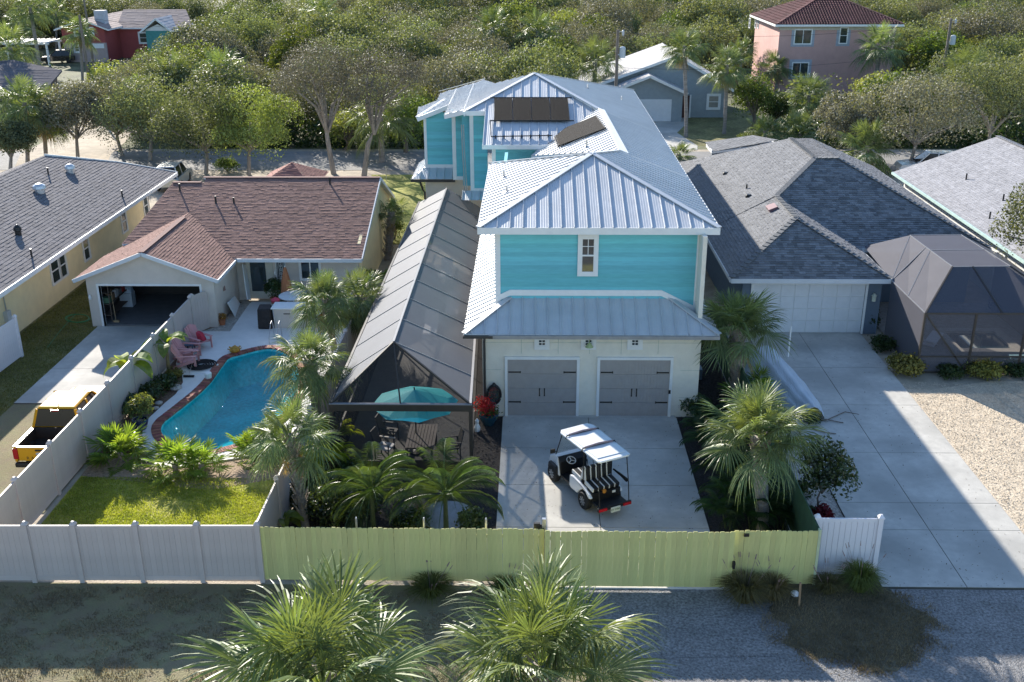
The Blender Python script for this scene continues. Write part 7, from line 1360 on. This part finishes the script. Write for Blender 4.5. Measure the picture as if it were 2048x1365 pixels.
c_ = P(60, 655); hb2 = thing('garden_hose', 'green garden hose trailing over the side lawn', 'hose', tuple(P(165, 620))); hpts = [P(x, y, z=.03) for x, y in ((176, 602), (150, 630), (120, 662), (95, 695))]; loop = [P(155+26*math.cos(a)*(1-.004*i), 637+9*math.sin(a)*(1-.004*i), z=.03+.001*i) for i, a in enumerate([k*.35 for k in range(48)])]; B().tube(loop+hpts[1:], .016, 5).build('coil', mat('hose_green', (.05, .22, .08), .5), hb2)
# planter, mirror and bits by the garage corner
pl_ = thing('flower_pot', 'dark glazed planter with red bromeliads at the left garage corner', 'pot', (-1.62, 34.55, 0)); B().lathe((-1.55, 34.45, 0), [(.2, 0), (.34, .28), (.38, .4), (.38, .46), (.3, .46)], 16).build('pot', mat('teal_glaze', (.02, .06, .09), .2, .1, 3), pl_); put(bpy.data.objects.new('foliage', cloud(420, [(-.02, -.05, .62, .34, .22), (-.12, -.1, .85, .25, .22)], .16, 413, F_red, asp=.25, name='foliage')), pl_); put(bpy.data.objects.new('leaves', cloud(300, [(.05, -.1, .52, .38, .15)], .15, 414, F_green, asp=.3, name='leaves')), pl_)
mi = thing('wall_mirror', 'oval mirror in an ornate black frame leaning on the garage wall', 'mirror', (-1.35, 35.0, .3)); fr2 = [(-1.36+.24*math.cos(a), 35.02-.02*math.sin(a), .95+.38*math.sin(a)) for a in [i*math.pi/12 for i in range(25)]]; B().tube(fr2, .05, 6).lathe((-1.36, 35.0, 1.36), [(.09, -.03), (.05, .06), (.01, .09)], 7).build('frame', m_black, mi); B().poly([(p[0], p[1]+.03, p[2]) for p in fr2[:-1]][::-1]).build('glass', mat('mirror_glass', (.5, .55, .55), .12, .02, 2, metal=.9), mi)
simple('white_figurine', 'small white garden figure in the mulch near the cage corner', 'figure', B().lathe((-1.95, 33.9, 0), [(.1, 0), (.12, .15), (.06, .3), (.08, .42), (.02, .5)], 8), m_white)
simple('plastic_crate', 'blue grey crate in the dark side passage right of the garage', 'crate', B().box(6.45, 6.95, 38.6, 39.1, 0, .45), mat('crate_blue', (.2, .25, .3), .6), bevel=.02); simple('white_bucket', 'white bucket in the dark side passage right of the garage', 'bucket', B().lathe((6.55, 41.2, 0), [(.13, 0), (.16, .36)], 12), m_white)
sc_ = thing('stone_circle', 'round slab of grey paving in the dark garden before the cage', 'paving', (-2.7, 28.2, 0)); B().lathe((-2.6, 28.0, -.02), [(.85, 0), (.85, .06)], 24).build('slab', mat('slab_grey', (.3, .31, .33), .8, .1, 5, bump=.8), sc_)
for k, (px, py, r_, l_) in enumerate(((352, 778, .25, 'pale boulder at the tip of the planting bed'), (318, 808, .16, 'pale stone on the planting bed edge, upper one'), (312, 818, .13, 'pale stone on the planting bed edge, lower one'))):
    c_ = P(px, py, z=.03); simple('garden_rock', l_, 'rock', B().lathe(c_, [(r_*.8, -.02), (r_, .05), (r_*.7, r_*.55), (r_*.2, r_*.7)], 8), mat('pale_rock', (.45, .42, .38), .9, .2, 5, bump=1.5))
# coral stone edging of the right gravel: scattered shells too many to count
g5 = np.random.default_rng(9); n = 26000; Pq = np.stack([g5.uniform(14.9, 24, n), g5.uniform(26.2, 38.4, n), np.full(n, .02)], 1); Pq = Pq[(Pq[:, 0] < 14.9+9*(Pq[:, 1] > 26))]; V, F = leaf_quads(Pq, .05, g5, np.tile([[0, 0, 1.6]], (len(Pq), 1)), .7); V[:, 2] = np.maximum(V[:, 2], .014)
o = bpy.data.objects.new('shell_pebbles', npmesh('shell_pebbles', V, F, mat('shell_bits', (.62, .52, .39), .85, .2, 5, tint=True, spec=.1), g5.uniform(.78, 1.12, len(F)))); COL.objects.link(o); tag(o, 'coarse shell gravel beside the right driveway', 'gravel', kind='stuff')
n = 16000; Pq = np.stack([np.r_[g5.uniform(-7.4, -1.1, n//2), g5.uniform(5.5, 7.8, n//2)], np.r_[g5.uniform(24.7, 35, n//2), g5.uniform(24.7, 43, n//2)], np.full(n, .02)], 1); V, F = leaf_quads(Pq, .08, g5, np.tile([[0, 0, 1.]], (n, 1)), .35); V[:, 2] = np.maximum(V[:, 2], .01)
o = bpy.data.objects.new('mulch_chips', npmesh('mulch_chips', V, F, mat('mulch_bits', (.05, .043, .04), .85, .3, 5, tint=True), g5.uniform(.5, 1.7, len(F)))); COL.objects.link(o); tag(o, 'black mulch chips covering the garden beds', 'mulch', kind='stuff')
n = 1500; k3 = n//3; Pq = np.stack([np.r_[g5.uniform(-1, 5.4, k3), g5.uniform(9.8, 14.8, k3), g5.uniform(3, 16, k3)], np.r_[g5.uniform(25, 34.9, k3)**1., 24.4+19*g5.random(k3)**1.6, g5.uniform(20, 24.2, k3)], np.full(n, .062)], 1); Pq[2*k3:, 2] = .02
V, F = leaf_quads(Pq, .045, g5, np.tile([[0, 0, 2.]], (n, 1)), .45); o = bpy.data.objects.new('fallen_leaves', npmesh('fallen_leaves', V, F, mat('dead_leaf', (.13, .09, .05), .9, .3, 5, tint=True), g5.uniform(.5, 1.6, len(F)))); COL.objects.link(o); tag(o, 'small dry leaves blown over the driveways and the gravel lane', 'leaves', kind='stuff')
# ================================================================ utility poles and wires
m_pole = mat('pole_wood', (.20, .17, .145), .9, .25, 3, bump=1.5, stretch=(4, 4, .3)); m_wire = mat('wire', (.04, .04, .04), .6)
def pole(label, x, y, h, tr=None, arm=False):
    t = thing('utility_pole', label, 'utility pole', (x, y, 0)); B().tube([(x, y, 0), (x, y, h)], [.17, .12], 9).build('pole', m_pole, t)
    if tr: B().lathe((x+.42, y-.1, tr), [(.25, 0), (.25, .75), (.2, .85), (.04, .9)], 12).box(x+.05, x+.3, y-.12, y-.06, tr+.2, tr+.28).build('transformer', mat('transformer_grey', (.45, .5, .53), .5, .05, 2), t); B().lathe((x+.42, y-.1, h-.5), [(.03, 0), (.1, .1), (.1, .4), (.03, .5)], 8).bar((x, y, h-.2), (x+.42, y-.1, h-.1), .05).build('insulator', mat('insulator', (.5, .52, .55), .4), t)
    return t
pole('wooden utility pole with grey transformer behind the teal roof', 7.0, 88.0, 9.4, tr=7.2); pole('leaning looking wooden utility pole beside the red house', -45.5, 108, 9.2); pole('utility pole with transformer poking above the woods at upper right', 40.0, 104, 9.0, tr=6.6); pole('distant utility pole behind the red house', -56.0, 135, 9.4)
def wire(label, a, b_, sag=.8):
    a = Vector(a); b_ = Vector(b_); simple('power_line', label, 'wire', B().tube([a.lerp(b_, k/16)-Vector((0, 0, sag*4*(k/16)*(1-k/16))) for k in range(17)], .012, 4), m_wire)
wire('upper power line running right from the transformer pole', (7, 88, 9.2), (40, 104, 8.8)); wire('lower cable running right from the transformer pole', (7, 88, 6.4), (40, 104, 6.2)); wire('power line crossing the woods between the two left poles', (-45.5, 108, 9), (7, 88, 9.2), 1.2); wire('service cable dropping to the stepped wing of the teal house', (7, 88, 6.2), (-5.5, 62, 5.6), .6)
wire('cable running left from the pole beside the red house', (-45.5, 108, 6), (-90, 112, 6), .6)
# birdbath-like yard lamp on the rear lawn, steps, downpipe bits
c_ = P(766, 352); simple('yard_sign_post', 'thin grey post with crossbar on the verge behind the brown roof', 'post', B().tube([(-10.6, 74.5, 0), (-10.6, 74.5, 1.1)], .03, 6).bar((-10.8, 74.5, 1.0), (-10.4, 74.5, 1.0), .03), m_alu)
